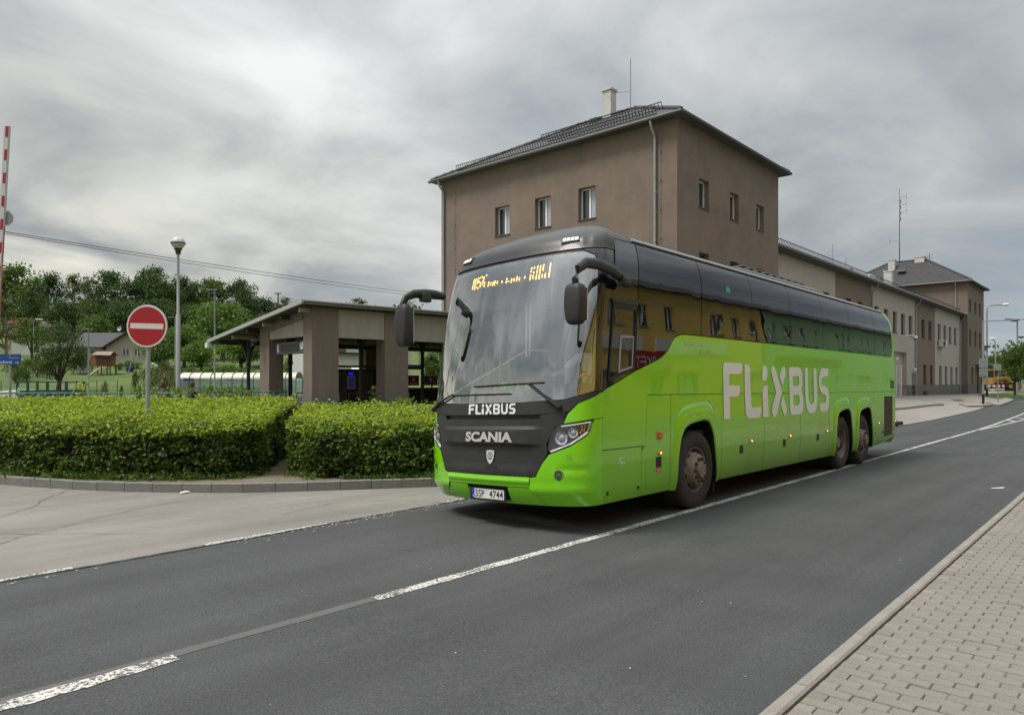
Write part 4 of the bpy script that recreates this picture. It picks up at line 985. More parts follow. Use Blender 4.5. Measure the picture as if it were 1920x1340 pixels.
# concrete wall below that shelter
w = thing('platform_edge_wall', 'low grey wall under the glazed shelter', 'wall', (*site(-18, 45.5), 0)); mb = MB()
a, b = site(-22, 45.8), site(-12, 45.8); mb.beam((*a, .35), (*b, .35), .2, .7); mb.build('body', mat('wall_mauve', (.16, .145, .14), .9), w)
def car(px, Y, rz, label, col, name='parked_car', z=None, k=0):
    x, y = base_at(px, Y); z = gz(x, y) if z is None else z; t = thing(name, label, 'car', (x, y, z), rz, 'cars parked in the background', local=True)
    prof = [(-2.1, .35), (-2.15, .7), (-2.0, .92), (-1.75, .98), (-1.2, 1.38), (-.9, 1.45), (.35, 1.46), (.75, 1.40), (1.25, 1.02), (1.95, .88), (2.12, .65), (2.1, .35)]
    def sec(pf, hw, tap):
        mb = MB(); n = len(pf); vs = []
        for sy in (-1, 1):
            for x_, z_ in pf: vs.append((x_, sy * (hw - tap * max(0, z_ - .9)), z_))
        mb.add(vs, [(i, (i + 1) % n, n + (i + 1) % n, n + i) for i in range(n)]); tri = tessellate_polygon([[Vector((a_, b_, 0)) for a_, b_ in pf]])
        mb.f += [tuple(q) for q in tri] + [tuple(i + n for i in q) for q in tri]; return mb
    sec(prof, .86, .32).build('body', mat('car_' + name + str(k), col, .25, coat=.8), t, bevel=.03)
    gls = [(-1.65, 1.0), (-1.2, 1.34), (-.88, 1.40), (.35, 1.41), (.72, 1.36), (1.15, 1.03)]
    sec(gls, .872, .32).build('side_windows', m_pane, t)
    mb = MB(); mb.add([(-1.72, -.8, 1.0), (-1.72, .8, 1.0), (-1.24, .70, 1.37), (-1.24, -.70, 1.37)], [(0, 1, 2, 3)]); mb.add([(1.23, -.8, 1.05), (1.23, .8, 1.05), (.80, .70, 1.39), (.80, -.70, 1.39)], [(0, 1, 2, 3)]); mb.build('windscreen', m_pane, t)
    for wx in (-1.3, 1.3):
        for sy in (-1, 1):
            mb = MB(); mb.lathe([(0, -.1), (.18, -.1), (.3, -.08), (.32, 0), (.3, .08), (0, .08)], 16, Matrix.Translation((wx, sy * .78, .32)) @ Matrix.Rotation(R(90), 4, 'X')); mb.build('wheel', m_iron, t, smooth=True)
    for sy in (-.6, .6):
        mb = MB(); mb.cbox((2.12, sy, .7), (.05, .3, .13)); mb.build('headlight', m_white, t)
    return t
car(452, 53, R(-35), 'silver car behind the glass of the long waiting shelter', (.45, .46, .47), k=1)
car(392, 54, R(-60), 'dark car behind the left part of the glazed waiting shelter', (.06, .065, .07), k=2)
# flatbed truck with teal boards, white bonnet and diamond badge
def flatbed():
    Y = 43.; ang = math.atan2(FY, FX) - math.pi / 2; x, y = base_at(96, Y)
    t = thing('flatbed_truck', 'teal flatbed truck with raised corner frames and a white bonnet with diamond badge', 'truck', (x, y, 0), ang, local=True)
    m_t = mat('truck_teal', (.008, .050, .062), .5, var=.1)
    mb = MB(); mb.box(-1.35, -.9, .86, 1.55, -.86, 1.16); mb.box(-1.35, .86, .86, 1.55, .9, 1.16); mb.box(1.51, -.9, .86, 1.55, .9, 1.16); mb.box(-1.40, -.9, .78, 1.55, .9, .86); mb.build('bed', m_t, t)
    for xx in (-1.45, -.83, .35, 1.5):
        for yy in (-.9, .86):
            mb = MB(); mb.box(xx - .07, yy, .86, xx + .07, yy + .06, 1.66); mb.build('upright', m_t, t)
    for yy in (-.88, .88):
        mb = MB(); mb.box(-1.5, yy - .02, 1.62, 1.55, yy + .02, 1.68); mb.build('top_bar', m_t, t)
    mb = MB(); mb.add([(-2.7, -.85, .4), (-1.5, -.85, .4), (-1.5, .85, .4), (-2.7, .85, .4), (-2.65, -.8, 1.08), (-1.5, -.8, 1.17), (-1.5, .8, 1.17), (-2.65, .8, 1.08)], [(0,3,2,1),(4,5,6,7),(0,1,5,4),(1,2,6,5),(2,3,7,6),(3,0,4,7)]); mb.build('bonnet', mat('truck_white', (.68, .68, .66), .35, coat=.5), t, bevel=.05)
    mb = MB(); c = (-1.36, -.915)
    o = [(0, .19), (.09, 0), (0, -.19), (-.09, 0)]; i_ = [(0, .10), (.045, 0), (0, -.10), (-.045, 0)]
    mb.add([(c[0] + a, c[1], 1.16 + b) for a, b in o] + [(c[0] + a, c[1], 1.16 + b) for a, b in i_], [(k, (k + 1) % 4, 4 + (k + 1) % 4, 4 + k) for k in range(4)]); mb.build('diamond_badge', m_wht, t)
    for xx in (-2.2, 1.0):
        for yy in (-.8, .8):
            mb = MB(); mb.lathe([(0, -.12), (.2, -.12), (.36, -.1), (.38, 0), (.36, .1), (0, .1)], 16, Matrix.Translation((xx, yy, .38)) @ Matrix.Rotation(R(90), 4, 'X')); mb.build('wheel', m_iron, t, smooth=True)
flatbed()
# mesh fence along the lawn
f = thing('mesh_fence', 'thin dark garden fence posts with wires along the foot of the lawn', 'fence', (*base_at(180, 56), 0))
for px in (2, 72, 143, 181.6, 220, 259, 298):
    x, y = base_at(px, 56); mb = MB(); mb.tube([(x, y, -.1), (x, y, 1.78)], .028, 6); mb.build('post', m_iron, f)
mb = MB()
for z in (.3, .8, 1.3, 1.7): mb.tube([(*base_at(2, 56), z), (*base_at(298, 56), z)], .004, 3)
mb.build('wires', m_iron, f)['kind'] = 'stuff'

m_housew = mat('house_render', (.37, .325, .265), .9, var=.05, streak=.05); m_roofg = mat('grey_roof_tiles', (.062, .062, .068), .8, var=.12, vscale=2, bump=.4, bscale=6)
ANG = math.atan2(FY, FX) - math.pi / 2
def bungalow():
    Y = 110.; T = (*site(0, 0), 0); t = thing('bungalow', 'beige gabled bungalow with dark grey roof on the hillside behind the playhouse', 'house', (0, 0, 0), ANG, local=True)
    # local x = across, y = ahead
    z0, ze, zp = 4.3, 7.30, 9.75; xa, xb = -63.4, -55.6; xm = (xa + xb) / 2; y0, y1 = Y, Y + 9
    W = Wall(xa, y0, 0, xb - xa); mb = MB()
    ops = [(2.5, 3.55, 5.72, 6.92), (4.35, 5.3, 5.72, 6.85)]
    W.face(mb, 0, xb - xa, z0, ze, ops, .15); mb.add([(xa, y0, ze), (xb, y0, ze), (xm, y0, zp - .1)], [(0, 1, 2)])
    mb.box(xa, y0 + .3, z0, xa + .2, y1, ze); mb.box(xb - .2, y0 + .3, z0, xb, y1, ze)
    Wl = Wall(-69.5, y0 + 2.0, 0, 6.1); ops2 = [(1.6, 3.0, 4.9, 6.85)]; Wl.face(mb, 0, 6.1, z0, ze, ops2, .15); mb.build('wall', m_housew, t)
    for o in ops: W.window(t, *o, dep=.12)
    Wl.window(t, *ops2[0], dep=.12)
    mb = MB(); o = .7
    L = [(xa - o, y0 - o, ze - .45), (xm, y0 - o, zp), (xb + o, y0 - o, ze - .45)]
    vs = [*L, *[(a, y1, c) for a, b, c in L]]; vs += [(a, b, c - .16) for a, b, c in vs]
    mb.add(vs, [(0, 1, 4, 3), (1, 2, 5, 4), (6, 7, 10, 9), (7, 8, 11, 10), (0, 1, 7, 6), (1, 2, 8, 7), (0, 3, 9, 6), (2, 5, 11, 8)])
    mb.add([(-70.2, y0 + 1.3, ze - .1), (xa + .3, y0 + 1.3, ze - .1), (xm, y0 + 5.5, zp - .02), (-70.2, y0 + 5.5, zp - .02), (-70.2, y0 + 9.5, ze), (xm, y0 + 9.5, ze)], [(0, 1, 2, 3), (3, 2, 5, 4)])
    rf = mb.build('roof', m_roofg, t)
    mb = MB(); mb.box(-62.9, y0 + 5, 9.0, -62.4, y0 + 5.5, 10.35); mb.build('chimney', m_chim, rf)
    mb = MB(); mb.lathe([(0, .02), (.2, .04), (.38, .12)], 16, Matrix.Translation((-63.55, y0 + 4, 10.3)) @ Matrix.Rotation(R(80), 4, 'X') ); mb.tube([(-63.55, y0 + 4.1, 9.3), (-63.55, y0 + 4.1, 10.4)], .03, 5); mb.build('satellite_dish', m_zincl, rf)
    mb = MB(); mb.tube([(-64.2, y0 + 5, 9.4), (-64.2, y0 + 5, 11.8)], .03, 4); mb.build('aerial', m_steel, rf)
bungalow()
def block_house(name, label, X0, X1, Y, z0, ze, zr, wm, rm, nwin, hip=True, depth=8):
    t = thing(name, label, 'house', (0, 0, 0), ANG, local=True); W = Wall(X0, Y, 0, X1 - X0); mb = MB()
    ops = [((X1 - X0) * (i + .5) / nwin - .5, (X1 - X0) * (i + .5) / nwin + .5, ze - 1.9, ze - .7) for i in range(nwin)]
    W.face(mb, 0, X1 - X0, z0, ze, ops, .12); mb.box(X0, Y + .3, z0, X0 + .2, Y + depth, ze); mb.box(X1 - .2, Y + .3, z0, X1, Y + depth, ze); mb.build('wall', wm, t)
    for o in ops: W.window(t, *o, dep=.1)
    mb = MB(); o = .5; xm = (X0 + X1) / 2; ym = Y + depth / 2; r = (X1 - X0) * .12 if hip else (X1 - X0) / 2 + o
    mb.add([(X0 - o, Y - o, ze), (X1 + o, Y - o, ze), (X1 + o, Y + depth + o, ze), (X0 - o, Y + depth + o, ze), (xm - r, ym, zr), (xm + r, ym, zr)], [(0, 1, 5, 4), (1, 2, 5), (2, 3, 4, 5), (3, 0, 4), (0, 1, 2, 3)]); mb.build('roof', rm, t)
    return t
m_whouse = mat('white_house_wall', (.62, .61, .58), .9, var=.05)
block_house('white_house', 'white house with brownish hip roof at the left end of the hillside', -91, -85.5, 128, 5.5, 10.9, 13.0, m_whouse, mat('brown_tiles', (.13, .095, .09), .8, var=.15), 3)
block_house('red_roofed_house', 'small house with an orange-red roof peeping out above the white house', -99.5, -95.5, 138, 6, 13.2, 14.8, mat('ochre_wall', (.36, .24, .14), .9), mat('red_tiles', (.25, .085, .05), .8, var=.15), 2)
block_house('modern_house', 'grey modern two-storey building half hidden by trees on the hilltop', -107, -98, 168, 10, 20.4, 21.2, mat('grey_cladding', (.27, .28, .29), .8), mat('dark_flat_roof', (.10, .11, .12), .7), 6, hip=False)
def playhouse():
    t = thing('wooden_playhouse', 'orange-brown wooden playhouse on stilts with ladder and deck on the lawn', 'playhouse', (*site(-50.3, 86), gz(*site(-50.3, 86))), ANG, local=True)
    m_w = mat('stained_timber', (.27, .10, .028), .7, var=.12, vscale=3); m_wd = mat('brown_timber', (.13, .052, .026), .75, var=.12, vscale=3)
    # 1 px is about 6.5 cm here
    for x, y in ((-.65, -.6), (-.65, .6), (.5, -.6), (.5, .6), (1.55, -.6), (1.55, .6), (2.3, -.6)):
        mb = MB(); mb.box(x - .05, y - .05, -.3, x + .05, y + .05, 1.1); mb.build('stilt', m_wd, t)
    mb = MB(); mb.box(-.85, -.65, 1.05, 2.35, .65, 1.13); mb.build('deck', m_wd, t)
    for k in range(6):
        mb = MB(); mb.box(-.84 , -.62 + .2 * k, 1.13, -.80, -.43 + .2 * k, 2.55); mb.build('plank', m_w, t)
    mb = MB(); mb.box(-.80, -.62, 1.13, -.15, -.58, 2.55); mb.build('cabin_front', m_w, t)
    mb = MB(); mb.box(-.15, -.62, 1.9, 1.55, -.58, 2.45); mb.box(-.8, .56, 1.13, 1.55, .6, 2.45); mb.box(1.5, -.6, 1.13, 1.55, .6, 2.45); mb.build('cabin_wall', m_wd, t)
    for a in (-.05, .95):
        mb = MB(); mb.box(a, -.64, 1.95, a + .55, -.62, 2.3); mb.build('window', m_iron, t)
    for k in range(9):
        mb = MB(); mb.box(-.1 + .27 * k, -.66, 1.15, .12 + .27 * k, -.64, 1.9); mb.build('plank', m_wd, t)
    mb = MB(); mb.add([(-.55, -.95, 2.42), (1.75, -.95, 2.35), (1.65, 0, 2.85), (-.45, 0, 2.85), (1.75, .9, 2.35), (-.9, .9, 2.42)], [(0, 1, 2, 3), (3, 2, 4, 5)]); mb.build('roof', mat('corrugated_sheet', (.26, .17, .14), .7), t)
    mb = MB()
    mb.beam((.5, -.5, 1.1), (-.35, -1.5, 0), .45, .05); mb.build('slide', mat('slide_pink', (.50, .33, .26), .5), t)
    mb = MB(); mb.beam((1.5, -.6, 1.1), (.7, -1.3, 0), .05, .05); mb.beam((1.8, -.6, 1.1), (1.0, -1.3, 0), .05, .05); mb.build('ladder', m_wd, t)
playhouse()
t = thing('water_tank', 'white caged water tank on the grass left of the playhouse', 'tank', (*site(-52.9, 87), gz(*site(-52.9, 87))), ANG, local=True)
mb = MB(); mb.box(-.55, -.5, .15, .55, .5, 1.05); mb.build('tank', mat('tank_white', (.42, .43, .44), .5), t, bevel=.05)
mb = MB()
for k in range(7): mb.box(-.6 + .2 * k - .012, -.56, .1, -.6 + .2 * k + .012, -.53, 1.1)
for k in range(5): mb.box(-.6, -.57, .15 + .22 * k, .6, -.54, .18 + .22 * k)
mb.build('cage', m_zincl, t)
t = thing('garden_swing', 'timber A-frame garden swing right of the playhouse', 'swing', (*site(-46.5, 88), gz(*site(-46.5, 88))), ANG, local=True)
mb = MB()
for x in (-.9, .9): mb.beam((x - .3, -.4, 0), (x, 0, 2.0), .07, .07); mb.beam((x + .3, .4, 0), (x, 0, 2.0), .07, .07)
mb.beam((-.95, 0, 2.0), (.95, 0, 2.0), .07, .07); mb.build('frame', mat('pale_timber', (.33, .29, .25), .8), t)
mb = MB(); mb.box(-.25, -.1, .5, .25, .1, .55); mb.tube([(-.2, 0, .5), (-.2, 0, 2)], .01, 4); mb.tube([(.2, 0, .5), (.2, 0, 2)], .01, 4); mb.build('seat', m_iron, t)
t = thing('garden_slide', 'small white plastic slide right of the no-entry sign post', 'slide', (*site(-44.6, 88), gz(*site(-44.6, 88)) + .1), ANG, local=True)
mb = MB(); mb.beam((-.4, 0, 1.0), (.1, 0, .75), .4, .08); mb.beam((.1, 0, .75), (.5, 0, .25), .4, .08); mb.build('chute', m_wht, t)
t = thing('blue_tub', 'blue garden tub on the lawn below the bungalow windows', 'tub', (*site(-48.3, 89), gz(*site(-48.3, 89))), local=True)
mb = MB(); mb.lathe([(0, 0), (.4, 0), (.5, .6), (.42, .62), (0, .3)], 14); mb.build('body', mat('tub_blue', (.02, .06, .25), .4), t, smooth=True)
# blue direction sign at the left edge
def exit_sign():
    Y = 20.; t = thing('direction_sign', 'blue direction sign reading východ with an arrow at the left edge', 'sign', (*site(-14.3, Y), 0), ANG, local=True)
    mb = MB(); mb.tube([(0.02, .03, -.1), (.02, .03, 2.35)], .035, 10); mb.build('pole', m_pole, t, smooth=True)
    mb = MB(); mb.box(-.95, -.02, 2.155, .335, .02, 2.445); mb.build('board', mat('direction_blue', (.006, .065, .27), .45), t)
    f = lambda x, z: (x, -.024, z)
    text_on('lettering', 'východ', f, -.37, 2.165, .10, 2.25, m_wht, t, bold=.02)
    mb = MB(); mb.add([(.2, -.024, 2.208), (.28, -.024, 2.208), (.28, -.024, 2.192), (.2, -.024, 2.192)], [(0, 1, 2, 3)]); mb.add([(.26, -.024, 2.228), (.30, -.024, 2.20), (.26, -.024, 2.172), (.272, -.024, 2.172), (.315, -.024, 2.20), (.272, -.024, 2.228)], [(0, 1, 4, 5), (1, 2, 3, 4)]); mb.build('arrow', m_wht, t)
    text_on('lettering', 'Karlovy Vary', f, .03, 2.315, .30, 2.35, m_wht, t)
    text_on('lettering', 'Sokolov', f, -.40, 2.322, -.20, 2.352, m_wht, t)  # invented place name, put in where the sign's lettering is illegible
    text_on('lettering', 'směr', f, -.02, 2.395, .09, 2.42, m_wht, t)  # guessed word for lettering too unclear to read
exit_sign()
# ---------------------------------------------------------------- vegetation
def leaf_mesh(name, P, D, Nn, size, tint, m, hexa=True, wid=.55, fold=.25):
    """P positions, D lengthwise directions, Nn normals (n x 3), size and tint per leaf"""
    n = len(P); D = D / np.linalg.norm(D, axis=1, keepdims=True)
    Nn = Nn - (Nn * D).sum(1, keepdims=True) * D; Nn /= np.maximum(np.linalg.norm(Nn, axis=1, keepdims=True), 1e-6)
    S = np.cross(D, Nn); s = size[:, None]
    if hexa:
        tpl = [(0, 0, 0), (.28, wid / 2, fold * .12), (.68, wid * .42, fold * .14), (1, 0, -.06), (.68, -wid * .42, fold * .14), (.28, -wid / 2, fold * .12)]
        faces = np.array([[0, 1, 2, 3], [0, 3, 4, 5]])
    else:
        tpl = [(0, 0, 0), (.5, wid / 2, fold * .1), (1, 0, 0), (.45, -wid / 2, fold * .1)]; faces = np.array([[0, 1, 2, 3]])
    k = len(tpl); V = np.empty((n, k, 3))
    for i, (a, b, c) in enumerate(tpl): V[:, i] = P + s * (a * D + b * S + c * Nn)
    F = (np.arange(n)[:, None, None] * k + faces[None]).reshape(-1, 4)
    me = bpy.data.meshes.new(name); me.vertices.add(n * k); me.vertices.foreach_set('co', V.reshape(-1))
    me.loops.add(F.size); me.loops.foreach_set('vertex_index', F.reshape(-1).astype(np.int32))
    me.polygons.add(len(F)); me.polygons.foreach_set('loop_start', np.arange(0, F.size, 4, dtype=np.int32)); me.polygons.foreach_set('loop_total', np.full(len(F), 4, dtype=np.int32))
    me.update(calc_edges=True); at = me.attributes.new('tint', 'FLOAT', 'POINT'); at.data.foreach_set('value', np.repeat(tint, k).astype(np.float32))
    me.materials.append(m); me.validate(); return me
rng = np.random.default_rng(12)
def unit(n): v = rng.normal(size=(n, 3)); return v / np.linalg.norm(v, axis=1, keepdims=True)
m_bark = mat('bark', (.075, .06, .048), .95, var=.25, vscale=4, bump=.6, bscale=14)
m_barkpale = mat('pale_bark', (.22, .20, .17), .95, var=.3, vscale=4)
def tree_meshes(seed, h, w, trunk_h, n_cl, n_leaf, ls, m, clr=.22, bark=None, airy=0., asp=1.0, gaps=.0):
    """trunk mesh (with limbs) and crown mesh for one kind of tree; crown spans trunk_h..h, width w"""
    r = np.random.default_rng(seed); rr = random.Random(seed); ch = h - trunk_h; cz = trunk_h + ch * .52
    C = []
    while len(C) < n_cl:
        p = r.uniform(-1, 1, 3); d = np.linalg.norm(p)
        if d > 1 or d < .25: continue
        prof = 1.0 - .30 * max(p[2], 0) ** 1.5 - .12 * max(-p[2], 0)
        C.append((p[0] * w / 2 * prof * .82, p[1] * w / 2 * prof * .82, cz + p[2] * ch / 2 * .86, (.65 + .7 * rr.random()) * clr * w))
    for k in range(3): C.append((rr.uniform(-.12, .12) * w, rr.uniform(-.12, .12) * w, h - .10 * ch - .05 * k * ch, clr * w * .6))
    C = np.array(C); ks = r.integers(0, len(C), n_leaf)
    d = r.normal(size=(n_leaf, 3)); d /= np.linalg.norm(d, axis=1, keepdims=True); rad = np.clip(.86 + .22 * r.normal(size=n_leaf), .15, 1.35)
    P = C[ks, :3] + d * (C[ks, 3] * rad)[:, None] * np.array([1, 1, .72])
    nrm_ = d + .6 * r.normal(size=(n_leaf, 3)); D = r.normal(size=(n_leaf, 3)) + np.array([0, 0, -.4]); tint = np.clip(.45 + .22 * r.normal(size=n_leaf) + .18 * (r.random(len(C))[ks] - .5) * 2 , 0, 1)
    cme = leaf_mesh('crown', P, D, nrm_, ls * r.uniform(.6, 1.35, n_leaf), tint, m, hexa=False, wid=.8)
    mb = MB(); tr = max(.05, w * .035)
    lean = Vector((rr.uniform(-.04, .04) * h, rr.uniform(-.04, .04) * h, 0)); top = Vector((0, 0, cz + ch * .25)) + lean
    mb.tube([(0, 0, -.4), (0, 0, 0), (0, 0, trunk_h * .5), lean * .5 + Vector((0, 0, trunk_h)), top], [tr * 1.6, tr * 1.25, tr, tr * .8, tr * .25], 8)
    for i in range(9):
        c = C[rr.randrange(len(C))]; z = trunk_h * rr.uniform(.7, 1.2); q = lean * (z / h); e = Vector(c[:3])
        mid = (q + Vector((0, 0, z)) + e) / 2 + Vector((0, 0, -.05 * ch)); mb.tube([q + Vector((0, 0, z)), mid, e], [tr * .5, tr * .3, tr * .1], 5)
        for j in range(2):
            c2 = C[rr.randrange(len(C))]; 
            if (Vector(c2[:3]) - mid).length < w * .45: mb.tube([mid, Vector(c2[:3])], [tr * .22, tr * .06], 4)
    tme = mb.mesh('trunk', True); tme.materials.append(bark or m_bark); return tme, cme
def tree_obj(meshes, x, y, z, rz, s, label, group=None, name='tree', cat='tree'):
    o = thing(name, label, cat, (x, y, z), rz, group, local=True); o.scale = s if isinstance(s, tuple) else (s, s, s)
    empty_mesh_obj('trunk', meshes[0], None, o); empty_mesh_obj('crown', meshes[1], None, o); return o
m_lf_dark = leafmat('leaf_dark', (.022, .042, .013), (.052, .092, .024), (.10, .15, .04))
m_lf_mid = leafmat('leaf_mid', (.042, .074, .016), (.095, .145, .032), (.16, .21, .05))
m_lf_light = leafmat('leaf_light', (.045, .09, .016), (.10, .165, .030), (.16, .23, .05))
m_lf_olive = leafmat('leaf_olive', (.055, .065, .022), (.10, .115, .038), (.17, .17, .07))
K = {
 'dark': [tree_meshes(s, 18, 13, 3.5, 34, 6500, .47, m_lf_dark, .165) for s in (1, 2)],
 'mid': [tree_meshes(s, 17, 12, 3, 34, 6500, .46, m_lf_mid, .165) for s in (3, 4)],
 'oak': [tree_meshes(s, 17, 15, 3, 46, 8500, .45, m_lf_dark, .135) for s in (5, 6)],
 'airy': [tree_meshes(s, 18, 9, 4, 34, 2600, .40, m_lf_olive, .12, m_barkpale) for s in (7, 8)],
 'light': [tree_meshes(s, 9, 8.5, 1.2, 26, 5200, .38, m_lf_light, .21) for s in (9, 10)],
 'round': [tree_meshes(s, 6, 5, 1.4, 26, 4200, .24, m_lf_mid, .19) for s in (11,)],
 'apple': [tree_meshes(12, 6.2, 6.6, .9, 60, 7000, .16, leafmat('leaf_apple', (.03, .05, .014), (.06, .09, .024), (.10, .13, .045)), .11)],
 'bush': [tree_meshes(s, 2.2, 3.2, .1, 16, 1500, .16, m_lf_mid, .2) for s in (13, 14)],
 'dryb': [tree_meshes(15, 3.0, 3.6, .1, 26, 1600, .16, m_lf_olive, .14, m_barkpale)],
}
def place(kind, px, top, Y, label, group='trees on the wooded hillside', wpx=None, i=0, name='tree', cat='tree', zb=None):
    """px, top: where its axis and top stand against the sky as seen from the kerb; Y: distance ahead"""
    x, y = base_at(px, Y); z = gz(x, y) if zb is None else zb; H = 1.65 + (716 - top) / 1320 * Y - z
    ref = {'dark': (18, 13), 'mid': (17, 12), 'oak': (17, 15), 'airy': (18, 9), 'light': (9, 8.5), 'round': (6, 5), 'apple': (6.2, 6.6), 'bush': (2.2, 3.2), 'dryb': (3, 3.6)}[kind]
    sz = H / ref[0] / .97; sx = (wpx / 1320 * Y) / ref[1] if wpx else sz
    return tree_obj(K[kind][i % len(K[kind])], x, y, z, (px * 1.7 + Y) % 6.28, (sx, sx, sz), label, group, name, cat)
hill = [
 ('mid', 22, 498, 150, 125, 'large mid-green broadleaf tree at the far left edge of the ridge'), ('dark', 88, 514, 158, 88, 'dark narrow tree right of the big tree at the left edge'),
 ('airy', 138, 512, 165, 74, 'sparse pale-leaved tree, left one of the two in front of the grey modern house'), ('airy', 168, 517, 160, 66, 'sparse pale-leaved tree just right of the grey modern house'),
 ('dark', 212, 508, 165, 104, 'dark tree rising directly above the bungalow chimney'), ('oak', 250, 528, 160, 96, 'dark broad tree between the no-entry sign and the tree above the chimney'),
 ('oak', 290, 503, 165, 112, 'tallest dark spreading tree behind the globe lamp'), ('dark', 336, 520, 170, 78, 'dark tree immediately right of the globe lamp pole'),
 ('mid', 362, 530, 175, 60, 'narrow dark tree left of the flat-headed lamp post'), ('mid', 398, 525, 178, 84, 'green dome-crowned tree behind the flat-headed lamp'),
 ('oak', 455, 526, 180, 88, 'loose-branched tree at the right end of the ridge above the shelter roof'), ('dark', 496, 560, 185, 64, 'lower dark tree right of the loose-branched ridge tree'),
 ('airy', 532, 557, 190, 60, 'thin olive tree beside the distant power pole'), ('mid', 562, 574, 190, 50, 'small tree where the ridge meets the shelter roof'),
 ('dark', 50, 545, 142, 84, 'dark low tree in front of the two left ridge trees'), ('dark', 120, 566, 140, 80, 'dark tree below the modern house, left'), ('dark', 190, 560, 142, 84, 'dark tree directly behind the bungalow roof, left of its chimney'),
 ('dark', 240, 566, 140, 92, 'dark tree behind the bungalow gable'), ('dark', 300, 560, 140, 96, 'dark undergrowth tree behind the sign and globe lamp'), ('dark', 360, 572, 142, 92, 'dark undergrowth tree between the two lamp posts'),
 ('dark', 430, 572, 145, 100, 'dark tree behind the pale willow'), ('dark', 500, 590, 150, 90, 'dark tree just above the shelter verge'),
 ('airy', 12, 560, 105, 90, 'thin grey-green tree at the left edge in front of the white house'),
 ('light', 418, 568, 108, 128, 'round pale-green willow-like tree behind the flat-headed lamp'), ('light', 345, 612, 96, 96, 'leafy green tree right of the no-entry sign'),
 ('light', 300, 632, 92, 70, 'leafy green tree hidden partly by the no-entry sign post'), ('light', 378, 640, 88, 90, 'low green tree above the glazed shelter'), ('light', 452, 622, 92, 96, 'green tree under the left edge of the shelter roof'),
 ('mid', 500, 632, 95, 80, 'green tree seen through the left bay of the shelter'), ('mid', 60, 600, 115, 70, 'green tree between white house and apple tree'), ('light', 180, 592, 128, 60, 'light tree peeping over the bungalow ridge'),
]
for i, (k, px, top, Y, w, lab) in enumerate(hill): place(k, px, top, Y, lab, wpx=w, i=i)
place('round', 551, 662, 60, 'small round tree with dark fork seen in the shelter gable opening', None, 46)
place('round', 810, 664, 62, 'dark leafy tree behind the right end of the shelter', None, 52)
place('apple', 110, 603, 68.5, 'gnarled spreading apple tree on the sloping lawn left of the bungalow', None, 118)
for i, (px, top, Y, w, lab) in enumerate([(676, 559, 175, 76, 'tree tops peeping over the middle of the shelter roof'), (820, 583, 170, 40, 'small tree top just left of the brown tower')]):
    place('airy', px, top, Y, lab, None, w, i)
bl = [(50, 674, 80, 40, 'bush', 'shrub under the blue direction sign'), (70, 668, 84, 34, 'bush', 'shrub on the upper lawn edge left of the apple tree'), (88, 676, 82, 26, 'dryb', 'dry shrub left of the apple tree trunk'), (28, 680, 78, 40, 'bush', 'dark shrub at the left edge of the lawn'),
      (196, 715, 62, 16, 'dryb', 'small spiky shrub on the lawn behind the fence'), (228, 723, 60, 11, 'bush', 'small round shrub on the lawn behind the fence'), (262, 724, 60, 8, 'bush', 'tiny dark shrub right of the last fence post'), (253, 697, 70, 16, 'bush', 'low conifer shrub in the middle of the lawn'),
      (240, 676, 93, 30, 'dryb', 'bush below the bungalow windows'), (225, 680, 92, 22, 'bush', 'bush right of the playhouse'), (256, 680, 94, 30, 'bush', 'bush behind the garden swing'),
      (310, 676, 64, 66, 'dryb', 'large grey-green bush above the two people'), (338, 690, 60, 50, 'dryb', 'grey-green bush behind the globe lamp foot'), (280, 690, 70, 40, 'bush', 'green bush right of the no-entry pole'), (150, 672, 88, 50, 'light', 'bushy green tree between apple tree and playhouse'),
      (505, 690, 70, 60, 'bush', 'green bush behind the long waiting shelter'), (430, 684, 76, 90, 'light', 'green thicket behind the long waiting shelter, middle'), (360, 690, 72, 60, 'bush', 'green thicket behind the long waiting shelter, left end'), (545, 700, 64, 40, 'bush', 'low bush beyond the brown railing')]
for i, (px, top, Y, w, k, lab) in enumerate(bl): place(k, px, top, Y, lab, 'garden shrubs', w, i, 'shrub' if k != 'light' else 'tree', 'shrub' if k != 'light' else 'tree')
# right-hand end of the street
rl = [('round', 1903, 650, 88, 56, 'young dense street tree on the grass strip at the right edge'), ('mid', 1866, 667, 190, 44, 'distant round tree behind the wheel loader'), ('mid', 1900, 672, 200, 60, 'distant tree behind the young street tree'), ('mid', 1945, 660, 170, 90, 'distant tree at the right edge'),
      ('round', 1938, 632, 84, 60, 'street tree whose twigs reach in at the right edge'), ('dark', 1846, 690, 210, 40, 'distant dark tree beside the far tower corner')]
for i, (k, px, top, Y, w, lab) in enumerate(rl): place(k, px, top, Y, lab, 'trees at the end of the street', w, i)
for i, (px, Y, top, lab) in enumerate([(2010, 150, 650, 'tree just beyond the right edge of the view'), (2100, 150, 640, 'second tree beyond the right edge of the view'), (2220, 150, 650, 'outermost tree beyond the right edge of the view'), (-120, 150, 500, 'ridge tree just beyond the left edge of the view'), (-260, 150, 510, 'ridge tree farther beyond the left edge of the view'), (-60, 120, 560, 'lower tree beyond the left edge, below the ridge trees'), (-420, 140, 520, 'outermost ridge tree beyond the left edge of the view')]):
    place(('mid', 'dark')[i % 2], px, top, Y, lab, 'trees beyond the picture edge', 120, i)
